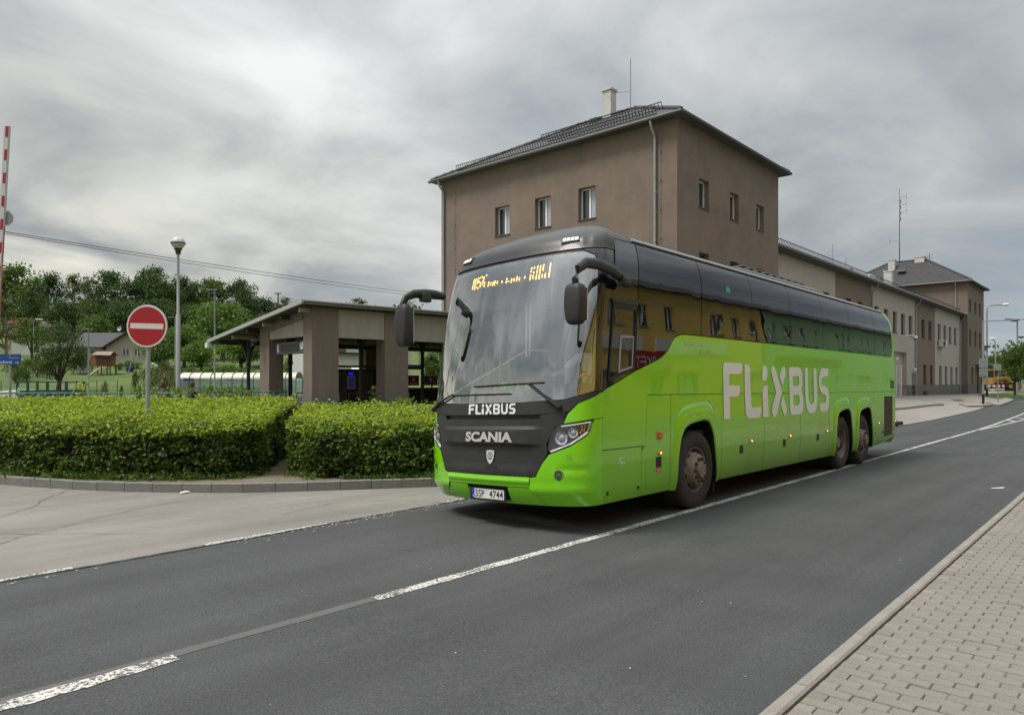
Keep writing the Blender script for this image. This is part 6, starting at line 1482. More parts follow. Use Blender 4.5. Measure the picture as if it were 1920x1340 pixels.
for s in (-1, 1):
    Q = lambda pts: [(s * x, k) for x, k in pts]
    bp('fender_top', Q([(-1.570, 1.585), (-1.50, 1.575), (-1.206, 1.460), (-1.095, 1.35), (-1.052, 1.245), (-1.10, 1.250), (-1.385, 1.288), (-1.552, 1.296)]), FR(.004), m_green, sx=.05, sy=.06)
    hl = Q([(-.968, 1.205), (-1.02, 1.235), (-1.375, 1.272), (-1.392, 1.24), (-1.33, 1.135), (-1.13, 1.008), (-.91, .925), (-.884, .955), (-.893, 1.06), (-.93, 1.16)])
    bp('bumper_corner', Q([(-1.552, 1.288), (-1.405, 1.282), (-1.34, 1.118), (-1.135, .992), (-.90, .905), (-.82, .80), (-.742, .655), (-.672, .645), (-.655, .53), (-.836, .325), (-1.553, .325)]),
       lambda c, k, d=0.: S(c, k, .004 + .018 * math.exp(-((k - .50) / .06) ** 2) * (1 - sstep(abs(c), 1.2, 1.5)) - .010 * math.exp(-((k - .74) / .03) ** 2) * (1 - sstep(abs(c), 1.25, 1.42)) * sstep(abs(c), .95, 1.05) - d), m_green, holes=[[(s * (-1.01 + .045 * math.cos(a)), .672 + .053 * math.sin(a)) for a in [k * math.pi / 6 for k in range(12)]]], sx=.045, sy=.03)
    # headlamp: housing bowl, two projector lamps with chrome rings, led strip, indicator cluster, clear cover
    H = bp('headlight', hl, FR(-.055), mat('lamp_inside', (.035, .035, .037), .3), sx=.05, sy=.05, thick=-.055)
    def disc_at(c, k, r, prof, m, nm, off=-.03, n=20, par=None):
        p = Vector(S(s * c, k, off)); nn = Vector(nrm(s * c, k)); nn.z -= 0
        nn = (nn + Vector((-1.2, 0, 0))).normalized()
        M = Matrix.Translation(p) @ nn.to_track_quat('Z', 'Y').to_matrix().to_4x4()
        mb = MB(); mb.lathe([(a * r, b * r) for a, b in prof], n, M); o = mb.build(nm, m, par or H, smooth=True); return M
    for c, k, r in ((-1.04, 1.085, .074), (-1.168, 1.142, .056)):
        disc_at(c, k, r, [(.70, .35), (1.0, .45), (1.0, .2), (.72, .1)], m_chrome, 'lamp_ring')
        disc_at(c, k, r, [(0, .42), (.3, .38), (.55, .25), (.68, .05)], mat('projector_lens', (.42, .43, .44), .05, coat=1.0, emit=.0), 'projector_lens')
        disc_at(c, k, r, [(0, .0), (.7, .05), (.98, .18)], m_chrome, 'reflector')
    led = Q([(-1.345, 1.135), (-1.14, 1.012), (-.915, .930), (-.905, .945), (-1.13, 1.03), (-1.325, 1.15)])
    bp('led_strip', led, FR(-.018), mat('led_white', (.75, .75, .77), .3, emit=.25), H, sx=.03, sy=.05)
    bp('led_strip', Q([(-1.02, 1.222), (-1.37, 1.262), (-1.375, 1.250), (-1.025, 1.208)]), FR(-.018), mat('led_white', (.75, .75, .77), .3, emit=.25), H, sx=.03, sy=.05)
    bp('led_strip', Q([(-1.385, 1.245), (-1.345, 1.14), (-1.325, 1.152), (-1.365, 1.25)]), FR(-.018), mat('led_dim', (.55, .55, .57), .3), H, sx=.03, sy=.05)
    bp('indicator_reflector', Q([(-1.25, 1.225), (-1.33, 1.235), (-1.31, 1.165), (-1.24, 1.115)]), FR(-.035), mat('indicator_dark', (.12, .05, .02), .3), H, sx=.03, sy=.03)
    for c, k in ((-1.262, 1.205), (-1.262, 1.165), (-1.300, 1.205), (-1.290, 1.17), (-1.245, 1.14)):
        p = S(s * c, k, -.022); mb = MB(); mb.lathe([(0, .01), (.010, .005), (.013, 0)], 8, Matrix.Translation(p) @ Matrix.Rotation(R(-90), 4, 'Y')); mb.build('amber_bulb', m_amber, H, smooth=True)
    bp('lens_cover', hl, FR(.003), m_lens, H, sx=.05, sy=.05, thick=0)
    # fog lamp
    p = Vector(S(s * 1.01, .672, -.012)); nn = Vector(nrm(s * 1.01, .672)); M = Matrix.Translation(p) @ nn.to_track_quat('Z', 'Y').to_matrix().to_4x4()
    mb = MB(); mb.lathe([(.062, .012), (.052, .016), (.050, -.02), (.03, -.035), (0, -.04)], 24, M); F_ = mb.build('fog_lamp', m_blk, BUS, smooth=True)
    mb = MB(); mb.lathe([(0, .012), (.03, .009), (.049, .0)], 20, M); mb.build('lens', mat('fog_glass', (.10, .095, .09), .08, coat=1.), F_, smooth=True)
    # washer flap
    bp('washer_flap', Q([(-1.085, .93), (-1.135, .935), (-1.132, .905), (-1.083, .90)]), FR(.027), m_green, sx=.05, sy=.03, thick=.006)
    # marker lamps in the roof cap
    bp('marker_recess', Q([(-.80, 3.365), (-1.05, 3.385), (-1.06, 3.305), (-.81, 3.29)]), FR(.036), m_blk, sx=.04, sy=.04, thick=.012)
    for i in range(4):
        c0 = -.83 - .055 * i; bp('marker_lamp', Q([(c0, 3.345), (c0 - .042, 3.350), (c0 - .046, 3.315), (c0 - .004, 3.31)]), FR(.041), mat('marker_white', (.72, .72, .70), .3, emit=.4), sx=.05, sy=.05, thick=.006)
bp('bumper_centre', [(-.664, .648), (-.648, .535), (.648, .535), (.664, .648), (.60, .652), (-.60, .652)], lambda c, k, d=0.: S(c, k, .006 + .012 * math.exp(-((k - .600) / .028) ** 2) - d), m_green, sx=.06, sy=.012)
bp('bumper_flap', [(-.646, .527), (-.825, .327), (.825, .327), (.646, .527), (.31, .527), (.31, .352), (-.35, .352), (-.35, .527)], FR(.004), m_green, sx=.06, sy=.05)
bp('plate_recess', [(-.36, .53), (-.36, .342), (.32, .342), (.32, .53)], FR(-.03), m_seal, sx=.06, sy=.05)
# licence plate, flat, on its bracket
def plate():
    c = -.025; p = Vector(S(c, .43, .012)); a = Vector(S(-.29, .43, .012)); b = Vector(S(.25, .43, .012)); ux = (a - b).normalized(); n = Vector((-1, 0, 0)); n = (n - ux * n.dot(ux)).normalized(); uz = n.cross(ux); uz = uz if uz.z > 0 else -uz
    q = lambda x, z, d=0.: tuple(p + ux * x + uz * z + n * d)
    mb = MB(); mb.add([q(-.29, -.078, .0), q(.29, -.078, .0), q(.29, .066, .0), q(-.29, .066, .0), q(-.29, -.078, .008), q(.29, -.078, .008), q(.29, .066, .008), q(-.29, .066, .008)], [(0,3,2,1),(4,5,6,7),(0,1,5,4),(1,2,6,5),(2,3,7,6),(3,0,4,7)]); fr = mb.build('licence_plate', m_seal, BUS)
    mb = MB(); mb.add([q(-.255, -.056, .010), q(.26, -.056, .010), q(.26, .056, .010), q(-.255, .056, .010)], [(0, 1, 2, 3)]); mb.build('plate_face', mat('plate_white', (.70, .69, .66), .4), fr)
    mb = MB(); mb.add([q(-.26, -.056, .0115), q(-.215, -.056, .0115), q(-.215, .056, .0115), q(-.26, .056, .0115)], [(0, 1, 2, 3)]); mb.build('plate_strip', mat('plate_blue', (.01, .06, .38), .4), fr)
    m_ink = mat('plate_ink', (.012, .012, .014), .5)
    text_on('lettering', '5SP', lambda x, z: q(x, z, .0125), -.200, -.042, -.050, .042, m_ink, fr, bold=.005)
    text_on('lettering', '4744', lambda x, z: q(x, z, .0125), .030, -.042, .245, .042, m_ink, fr, bold=.005)
    text_on('lettering', 'CZ', lambda x, z: q(x, z, .0125), -.248, -.045, -.226, -.026, m_wht, fr)
plate()
def letters(name, mp, m, parent, x0, x1, z0, z1, sx, sy, thick=.0):
    T0, T1, K0, K1 = 3.567, 8.103, 1.151, 1.999
    for i, (ch, polys) in enumerate(LETTERS.items()):
        P = [[(x0 + (t - T0) / (T1 - T0) * (x1 - x0), z0 + (k - K0) / (K1 - K0) * (z1 - z0)) for t, k in p] for p in polys]
        bp(name, P[0], mp, m, parent, holes=P[1:], sx=sx, sy=sy, thick=thick)
letters('company_letter', FL(.0105), m_letter, None, 3.567, 8.103, 1.151, 1.999, .5, .1)
letters('company_letter', lambda x, k, d=0.: S(-x, k, .009 - d), mat('letter_plain_white', (.74, .74, .73), .45), None, -.292, .452, 1.352, 1.478, .05, .05)
text_on('maker_lettering', 'SCANIA', lambda x, k: S(-x, k, .050), -.270, 1.035, .455, 1.152, m_silver, BUS, bold=.045, step=.05)
# round griffin-shield emblem, kept plain
em = [(-.105 + .060 * x, .872 + .066 * z) for x, z in [(0, 1.15), (.5, 1.0), (1, 1.02), (.98, .3), (.85, -.4), (.5, -1.0), (.15, -1.35), (-.15, -1.35), (-.5, -1.0), (-.85, -.4), (-.98, .3), (-1, 1.02), (-.5, 1.0)]]
E_ = bp('emblem', smooth(em), FR(.004), mat('emblem_white', (.62, .62, .60), .4), sx=.05, sy=.05, thick=.006)
bp('emblem_ring', [(-.105 + .040 * math.cos(a), .880 + .040 * math.sin(a)) for a in [k * math.pi / 8 for k in range(16)]], FR(.0055), m_blk, E_, holes=[[(-.105 + .030 * math.cos(a), .880 + .030 * math.sin(a)) for a in [k * math.pi / 8 for k in range(16)]]], sx=.05, sy=.05, thick=0)
for a, b_ in (((-.125, .895), (-.09, .86)), ((-.12, .865), (-.085, .90)), ((-.125, .835), (-.085, .835))):
    bp('emblem_mark', [(a[0], a[1]), (b_[0], b_[1]), (b_[0], b_[1] + .008), (a[0], a[1] + .008)], FR(.006), m_blk, E_, sx=.05, sy=.05, thick=0)
# roof cap over the windscreen, roof skin
capp = [(-1.625, 3.222), (-1.13, 3.222), (0, 3.215), (1.13, 3.222), (1.625, 3.222), (1.64, 3.8), (1.62, 4.449), (-1.62, 4.449), (-1.64, 3.8)]
bp('roof_cap', capp, lambda c, k, d=0.: S(c, k, .010 + .018 * sstep(k, 3.25, 3.33) - .012 * math.exp(-((abs(c) - 1.17) / .03) ** 2) * sstep(k, 3.2, 3.3) - d), m_cap, sx=.045, sy=.045)
bp('roof_edge_trim', [(-1.61, 3.216), (-1.61, 3.196), (-1.12, 3.196), (0, 3.190), (1.12, 3.196), (1.61, 3.196), (1.61, 3.216), (1.13, 3.217), (0, 3.210), (-1.13, 3.217)], FR(-.006), m_seal, sx=.06, sy=.05)
for far, mp in ((False, FL), (True, FF)):
    bp('roof_side', [(.66, 3.40), (12.7, 3.40), (12.7, 4.449), (.66, 4.449)], mp(.0), m_roofb, sx=.7, sy=.07, thick=0)
    bp('roof_rail', [(1.2, 3.415), (12.5, 3.415), (12.5, 3.465), (1.2, 3.465)], mp(.022), mat('rail_grey', (.16, .165, .165), .35, coat=.5), sx=1., sy=.03)
# roof air-conditioner housing
mb = MB(); T = Matrix.Translation((0, 0, 0)); x0, x1, y0, y1 = 4.7, 9.3, -.80, .75
zz = lambda x, y: 3.60 - SH * (y + BW)
mb.add([(x0, y0, zz(0, y0)), (x1, y0, zz(0, y0)), (x1, y1, zz(0, y1)), (x0, y1, zz(0, y1)), (x0 + .9, y0 + .2, zz(0, y0) + .11), (x1 - .3, y0 + .14, zz(0, y0) + .11), (x1 - .3, y1 - .1, zz(0, y1) + .11), (x0 + .7, y1 - .1, zz(0, y1) + .11)], [(0,3,2,1),(4,5,6,7),(0,1,5,4),(1,2,6,5),(2,3,7,6),(3,0,4,7)])
RUNIT = mb.build('roof_unit', mat('unit_grey', (.12, .122, .12), .5), BUS, bevel=.05)
for i in range(9):
    mb = MB(); mb.box(5.6 + .34 * i, y0 + .13, zz(0, y0) + .115, 5.84 + .34 * i, y1 - .3, zz(0, y0) + .130); mb.build('vent_slat', mat('rail_grey', (.16, .165, .165), .35), RUNIT)

# --- street flank
UP = [(.57, 1.592), (1.22, 1.82), (1.67, 1.945), (1.89, 2.02), (2.03, 2.10), (2.12, 2.20), (2.21, 2.275), (2.34, 2.315), (2.50, 2.325), (3.5, 2.33), (6, 2.34), (9, 2.343), (12.44, 2.35)]
upper = UP + [(12.60, 2.36), (12.70, 2.45), (12.78, 3.0), (12.86, 3.0), (12.88, 1.547), (1.505, 1.547), (1.505, .935), (1.495, .325), (1.402, .325), (1.402, .935), (.575, .935), (.578, 1.30)]
bp('side_panel', upper, FL(.004), m_gfl, sx=.35, sy=.12)
bp('locker_flap', [(.562, .925), (1.394, .925), (1.394, .325), (.562, .325)], FL(.004), m_gfl, sx=.2, sy=.1)
bp('service_flap', [(1.512, 1.539), (2.085, 1.539), (2.09, .325), (1.503, .325)], FL(.004), m_gfl, sx=.3, sy=.12)
ARCH = {'f': ([(2.10, .325), (2.14, .8), (2.19, 1.08), (2.27, 1.27), (2.40, 1.375), (2.65, 1.42), (3.05, 1.448), (3.18, 1.43), (3.27, 1.34), (3.34, 1.18), (3.41, .85), (3.50, .325)],
              [(2.24, .325), (2.26, .72), (2.32, .96), (2.42, 1.09), (2.56, 1.14), (2.72, 1.165), (2.98, 1.185), (3.10, 1.165), (3.18, 1.09), (3.25, .97), (3.31, .72), (3.40, .325)]),
        'r1': ([(8.36, .325), (8.36, .9), (8.40, 1.18), (8.47, 1.32), (8.62, 1.39), (8.90, 1.43), (9.16, 1.445), (9.27, 1.42), (9.35, 1.33), (9.42, 1.16), (9.50, .8), (9.62, .325)],
               [(8.46, .325), (8.48, .78), (8.53, 1.02), (8.61, 1.12), (8.74, 1.16), (8.9, 1.185), (9.16, 1.205), (9.27, 1.19), (9.35, 1.12), (9.41, .99), (9.46, .78), (9.56, .325)]),
        'r2': ([(9.80, .325), (9.80, .9), (9.83, 1.18), (9.90, 1.32), (10.04, 1.39), (10.3, 1.43), (10.58, 1.445), (10.70, 1.42), (10.79, 1.33), (10.87, 1.16), (10.95, .8), (11.06, .325)],
               [(9.89, .325), (9.90, .78), (9.94, 1.02), (10.01, 1.12), (10.14, 1.16), (10.3, 1.185), (10.56, 1.205), (10.68, 1.19), (10.77, 1.12), (10.83, .99), (10.88, .78), (10.98, .325)])}
bp('arch_panel', [(2.098, 1.539), (3.482, 1.539), (3.55, 1.539), (3.545, .325)] + ARCH['f'][0][::-1], FL(.004), m_gfl, sx=.3, sy=.12)
bounds = [3.555, 5.05, 6.62, 8.12]
for i in range(3):
    a, b_ = bounds[i], bounds[i + 1] - .014
    bp('luggage_door', [(a, 1.539), (b_, 1.539), (b_, .325), (a, .325)], FL(.004), m_gfl, sx=.4, sy=.12)
bp('arch_panel', [(8.122, 1.539), (11.10, 1.539), (11.10, .325)] + ARCH['r2'][0][::-1] + ARCH['r1'][0][::-1] + [(8.122, .325)], FL(.004), m_gfl, sx=.3, sy=.12)
bp('tail_panel', [(11.108, 1.539), (11.80, 1.539), (11.80, .355), (11.108, .335)], FL(.004), m_gfl, sx=.4, sy=.12)
bp('engine_flap', [(11.808, 1.539), (12.88, 1.539), (12.88, .47), (11.808, .358)], FL(.004), m_gfl, holes=[[(11.90, 1.435), (11.90, .51), (12.64, .525), (12.64, 1.432)]], sx=.4, sy=.12)
G = bp('engine_grille', [(11.90, 1.435), (12.64, 1.432), (12.64, .525), (11.90, .51)], FL(-.02), mat('grille_dusty', (.085, .07, .055), .8), sx=.4, sy=.2)
for i in range(26):
    z = .53 + .0345 * i; bp('grille_slat', [(11.905, z), (12.635, z + .006), (12.635, z + .018), (11.905, z + .012)], FL(-.004), mat('grille_slat', (.12, .10, .08), .7), G, sx=.5, sy=.1, thick=.01)
bp('small_vent', [(12.42, 1.82), (12.76, 1.80), (12.77, 1.61), (12.42, 1.62)], FL(.006), mat('vent_green', (.05, .13, .02), .6), sx=.3, sy=.1)
for key, (o_, i_) in ARCH.items():
    # flared lip: five profile steps from the body plane out to the lip and back into the wheel well
    n = 40
    def res(pl):
        L = [0.]
        for q in range(1, len(pl)): L.append(L[-1] + math.dist(pl[q], pl[q-1]))
        return [(float(np.interp(L[-1] * j / n, L, [p[0] for p in pl])), float(np.interp(L[-1] * j / n, L, [p[1] for p in pl]))) for j in range(n + 1)]
    O, I = res(o_), res(i_); prof = [(0, .0), (.06, .010), (.35, .030), (.85, .040), (.97, .036), (1.0, .022), (1.0, -.10), (.98, -.30)]
    vs = []; fs = []
    for j in range(n + 1):
        for u, off in prof: vs.append(S(cf(O[j][0] * (1 - u) + I[j][0] * u), O[j][1] * (1 - u) + I[j][1] * u, off))
    m_ = len(prof)
    for j in range(n):
        for q in range(m_ - 1): fs.append((j * m_ + q, (j + 1) * m_ + q, (j + 1) * m_ + q + 1, j * m_ + q + 1))
    me = bpy.data.meshes.new('wheel_arch'); me.from_pydata(vs, [], [f for f in fs]); me.polygons.foreach_set('use_smooth', [True] * len(fs))
    me.materials.append(m_gfl); me.materials.append(m_seal)
    for idx, p in enumerate(me.polygons): p.material_index = 1 if idx % (m_ - 1) >= 5 else 0
    empty_mesh_obj('wheel_arch', me, None, BUS)
    # dark well behind
    x0, x1 = i_[0][0] - .03, i_[-1][0] + .03; mb = MB()
    mb.add([(x0, -1.2, 1.24), (x1, -1.2, 1.24), (x1, -.72, 1.24), (x0, -.72, 1.24), (x0, -1.2, .3), (x1, -1.2, .3), (x1, -.72, .3), (x0, -.72, .3)], [(0, 1, 2, 3), (2, 3, 7, 6), (0, 3, 7, 4), (1, 2, 6, 5)]); mb.build('wheel_well', m_seal, BUS)
# dark sills behind the gaps, floor, tail, far side
for far, mp in ((False, FL), (True, FF)):
    for a, b_ in ((.6, 2.1), (3.56, 8.3), (11.1, 12.8)) if not far else ((.6, 12.8),):
        bp('inner_skin', [(a, .34), (b_, .36), (b_, 1.6), (a, 1.6)], mp(-.03), m_seal, sx=.6, sy=.2, thick=0)
bp('side_panel', [(.57, .325), (.57, 1.592), (2.2, 2.28), (12.88, 2.35), (12.88, .40)], FF(.004), m_green, sx=.5, sy=.15)
bp('side_glass', [(.62, 1.66), (.70, 3.38), (12.7, 3.38), (12.7, 2.37), (2.2, 2.30)], FF(.0), m_sgl, sx=.5, sy=.12)
mb = MB(); rows = []
for k in [.33, .5, .8, 1.2, 1.6, 2.0, 2.5, 3.0, 3.3, 3.5, 3.6, 3.68]:
    row = []
    for j in range(13):
        y = -1 + 2 * j / 12; bx, by, bz = S(cf(12.9), min(k, 4.4)), S(cf(12.9, True), min(k, 4.4)), 0
        f = (y + 1) / 2; p = [bx[q] * (1 - f) + by[q] * f for q in range(3)]; p[0] += .16 * (1 - y ** 6) ; row.append(tuple(p))
    rows.append(row)
mb.v = [p for r_ in rows for p in r_]; mb.f = [(i * 13 + j, i * 13 + j + 1, (i + 1) * 13 + j + 1, (i + 1) * 13 + j) for i in range(len(rows) - 1) for j in range(12)]
mb.build('tail', m_green, BUS, smooth=True)
for x, y, z in ((12.93, -1.20, .95), (12.90, -1.24, .84)):
    mb = MB(); mb.lathe([(0, -.04), (.03, -.03), (.04, 0), (.03, .03), (0, .04)], 12, Matrix.Translation((x + .03, y, z)) @ Matrix.Rotation(R(90), 4, 'Y')); mb.build('tail_lamp', m_orange if z > .9 else m_amber, BUS, smooth=True)
mb = MB(); mb.box(.75, -1.15, .42, 12.7, 1.15, .50); mb.build('underfloor', m_seal, BUS)
mb = MB(); mb.box(.62, -1.16, .98, 12.6, 1.16, 1.04); mb.build('cabin_floor', mat('cabin_floor', (.03, .03, .033), .8), BUS)

# --- side glass
def win(x0b, x1b, x0t, x1t, zb0, zb1, zt=3.385):
    g = .006; return [(x0b + g, zb0 + .012), (x1b - g, zb1 + .012), (x1t - g, zt), (x0t + g, zt)]
edges = [(2.94, 3.03), (4.60, 4.68), (6.18, 6.25), (7.80, 7.86), (9.38, 9.43), (11.20, 11.22)]
low = lambda x: float(np.interp(x, [p[0] for p in UP], [p[1] for p in UP]))
first = [(1.225, low(1.225) + .012), (1.67, 1.957), (1.88, 2.03), (2.02, 2.112), (2.11, 2.212), (2.20, 2.288), (2.33, 2.328), (2.5, 2.338), (2.928, 2.34), (3.018, 3.385), (1.29, 3.385)]
bp('side_window', first, FL(.0), m_sgl, sx=.3, sy=.08, thick=.015)
for i in range(5): bp('side_window', win(edges[i][0], edges[i+1][0], edges[i][1], edges[i+1][1], low(edges[i][0]), low(edges[i+1][0])), FL(.0), m_sgl, sx=.4, sy=.08, thick=.015)
bp('side_window', [(11.212, 2.358), (12.42, 2.365), (12.57, 2.375), (12.66, 2.46), (12.70, 2.8), (12.66, 3.2), (12.5, 3.33), (12.2, 3.385), (11.232, 3.385)], FL(.0), m_sgl, sx=.3, sy=.08, thick=.015)
bp('rear_quarter', [(12.60, 2.362), (12.69, 2.46), (12.73, 2.8), (12.69, 3.22), (12.52, 3.35), (12.22, 3.40), (12.9, 3.40), (12.88, 3.0), (12.78, 3.0), (12.70, 2.45)], FL(.002), m_gfl, sx=.3, sy=.1, thick=.015)
bp('window_seal', [(1.215, low(1.22) - .02), (12.7, 2.33), (12.8, 3.41), (1.28, 3.41)], FL(-.02), m_seal, sx=.5, sy=.1, thick=0) if False else None
# driver's window with raised frame and sliding pane
D = [(.592, 1.628), (1.215, 1.832), (1.268, 3.385), (.70, 3.385), (.64, 2.9)]
hole = [(.655, 1.735), (1.175, 1.86), (1.195, 2.555), (.675, 2.55)]
bp('driver_panel', D, FL(.0), m_gloss, holes=[hole], sx=.2, sy=.1, thick=.015)
bp('driver_window', hole, FL(-.004), m_dgl, sx=.2, sy=.1, thick=.01)
ring('window_frame', [(.635, 1.70), (1.195, 1.84), (1.215, 2.60), (.655, 2.60)], [(.66, 1.737), (1.172, 1.862), (1.192, 2.545), (.68, 2.545)], FL(.014), m_seal, sx=.2, sy=.1, thick=.02)
bp('rain_gutter', [(.63, 2.60), (1.225, 2.60), (1.225, 2.66), (.63, 2.65)], FL(.022), m_blk, sx=.2, sy=.1, thick=.03)
ring('sliding_frame', [(.86, 1.80), (1.165, 1.865), (1.175, 2.24), (.87, 2.235)], [(.885, 1.83), (1.148, 1.885), (1.157, 2.215), (.893, 2.21)], FL(.006), mat('sliding_grey', (.30, .30, .29), .4), sx=.2, sy=.1, thick=.01)

# --- small fittings on the flank
def at_flank(t, k, off=.0): return Matrix.Translation(S(cf(t), k, off)) @ Matrix.Rotation(R(90), 4, 'X')
for t, k, lit in ((1.82, .82, 1), (4.53, .82, 1), (6.10, .82, 1), (7.95, .82, 1), (11.41, .84, 1), (12.81, .84, 1)):
    mb = MB(); mb.lathe([(.036, .0), (.034, .012), (.02, .022), (0, .026)], 14, at_flank(t, k, .004) @ Matrix.Diagonal((1.35, .8, 1, 1))); L_ = mb.build('side_marker', m_amber, BUS, smooth=True)
    mb = MB(); mb.lathe([(.014, .022), (0, .030)], 10, at_flank(t, k, .004)); mb.build('lit_spot', m_amberlit, L_, smooth=True)
mb = MB(); M = at_flank(1.81, 1.04, .004); mb.add([(-.055, -.05, 0), (.055, -.05, 0), (.055, .05, 0), (-.055, .05, 0), (-.04, -.04, .03), (.045, -.035, .03), (.045, .035, .03), (-.04, .04, .03)], [(4,5,6,7),(0,1,5,4),(1,2,6,5),(2,3,7,6),(3,0,4,7)], M); mb.build('side_indicator', m_orange, BUS, bevel=.006)
for t, k, sz in ((4.2, .71, .06), (5.88, .71, .06), (7.49, .72, .06), (1.80, .71, .065)):
    bp('door_latch', [(t - sz, k - sz), (t + sz, k - sz), (t + sz, k + sz), (t - sz, k + sz)], FL(.007), m_blk, sx=.3, sy=.3, thick=.01)
    o = bp('latch_cup', [(t - sz * .45, k - sz * .4), (t + sz * .5, k - sz * .4), (t + sz * .5, k + sz * .35), (t - sz * .45, k + sz * .35)], FL(.009), m_seal, sx=.3, sy=.3, thick=0)
bp('red_sticker', [(1.755, .585), (1.865, .585), (1.865, .645), (1.755, .645)], FL(.0065), mat('sticker_red', (.55, .03, .04), .5), sx=.3, sy=.3, thick=0)
for z in (.600, .622): bp('sticker_line', [(1.765, z), (1.855, z), (1.855, z + .007), (1.765, z + .007)], FL(.0075), m_wht, sx=.3, sy=.3, thick=0)
bp('yellow_sticker', [(7.45, .62), (7.55, .62), (7.55, .65), (7.45, .65)], FL(.0065), mat('band_yellow', (.6, .42, .02), .5), sx=.3, sy=.3, thick=0)
for t, k in ((.67, .44), (1.33, .44), (11.20, .62), (11.76, .62), (11.84, .62), (12.72, .66)):
    mb = MB(); mb.lathe([(.022, 0), (.018, .008), (0, .010)], 10, at_flank(t, k, .004)); mb.build('jacking_plug', m_rub, BUS)
text_on('operator_lettering', 'UMSE', lambda x, k: S(cf(x), k, .0075), .90, .745, 1.04, .785, m_letter, BUS, bold=.01)
mb = MB(); pts = [S(cf(t), k, .008) for t, k in ((.895, .79), (.93, .812), (.97, .82), (1.01, .812), (1.05, .79))]; mb.tube(pts, .0035, 4); mb.tube([S(cf(.97), .735, .008), S(cf(.97), .70, .008)], .003, 4); mb.build('umbrella_mark', m_letter, BUS)
text_on('maker_side_lettering', 'SCANIA', lambda x, k: S(cf(x), k, .0085), 2.44, 2.185, 2.76, 2.225, m_silver, BUS, bold=.04)
text_on('maker_side_lettering', 'touring', lambda x, k: S(cf(x), k, .0085), 2.80, 2.178, 3.02, 2.222, m_silver, BUS, shear=.2)
text_on('maker_side_lettering', 'Designed with', lambda x, k: S(cf(x), k, .0085), 2.56, 2.115, 2.80, 2.14, m_silver, BUS)
text_on('maker_side_lettering', 'HIGER', lambda x, k: S(cf(x), k, .0085), 3.00, 2.105, 3.20, 2.14, m_silver, BUS, bold=.02)
mb = MB(); mb.lathe([(.018, 0), (.03, 0), (.03, .004), (.018, .004)], 16, at_flank(2.90, 2.125, .005)); mb.build('maker_side_emblem', m_silver, BUS)
bp('rear_lettering', [(9.5, 2.40), (11.0, 2.41), (11.0, 2.445), (9.5, 2.435)], FL(.004), mat('faint_grey', (.10, .11, .12), .4), sx=1, sy=.2, thick=0) if False else None
text_on('window_lettering', 'www.umse.cz', lambda x, k: S(cf(x), k, .006), 9.7, 2.42, 10.9, 2.49, mat('faint_grey', (.16, .17, .18), .4), BUS)
bp('green_sticker', [(3.75, 3.02), (3.90, 3.02), (3.90, 3.10), (3.75, 3.10)], FL(.004), mat('sticker_green', (.05, .35, .20), .5), sx=.3, sy=.3, thick=0)

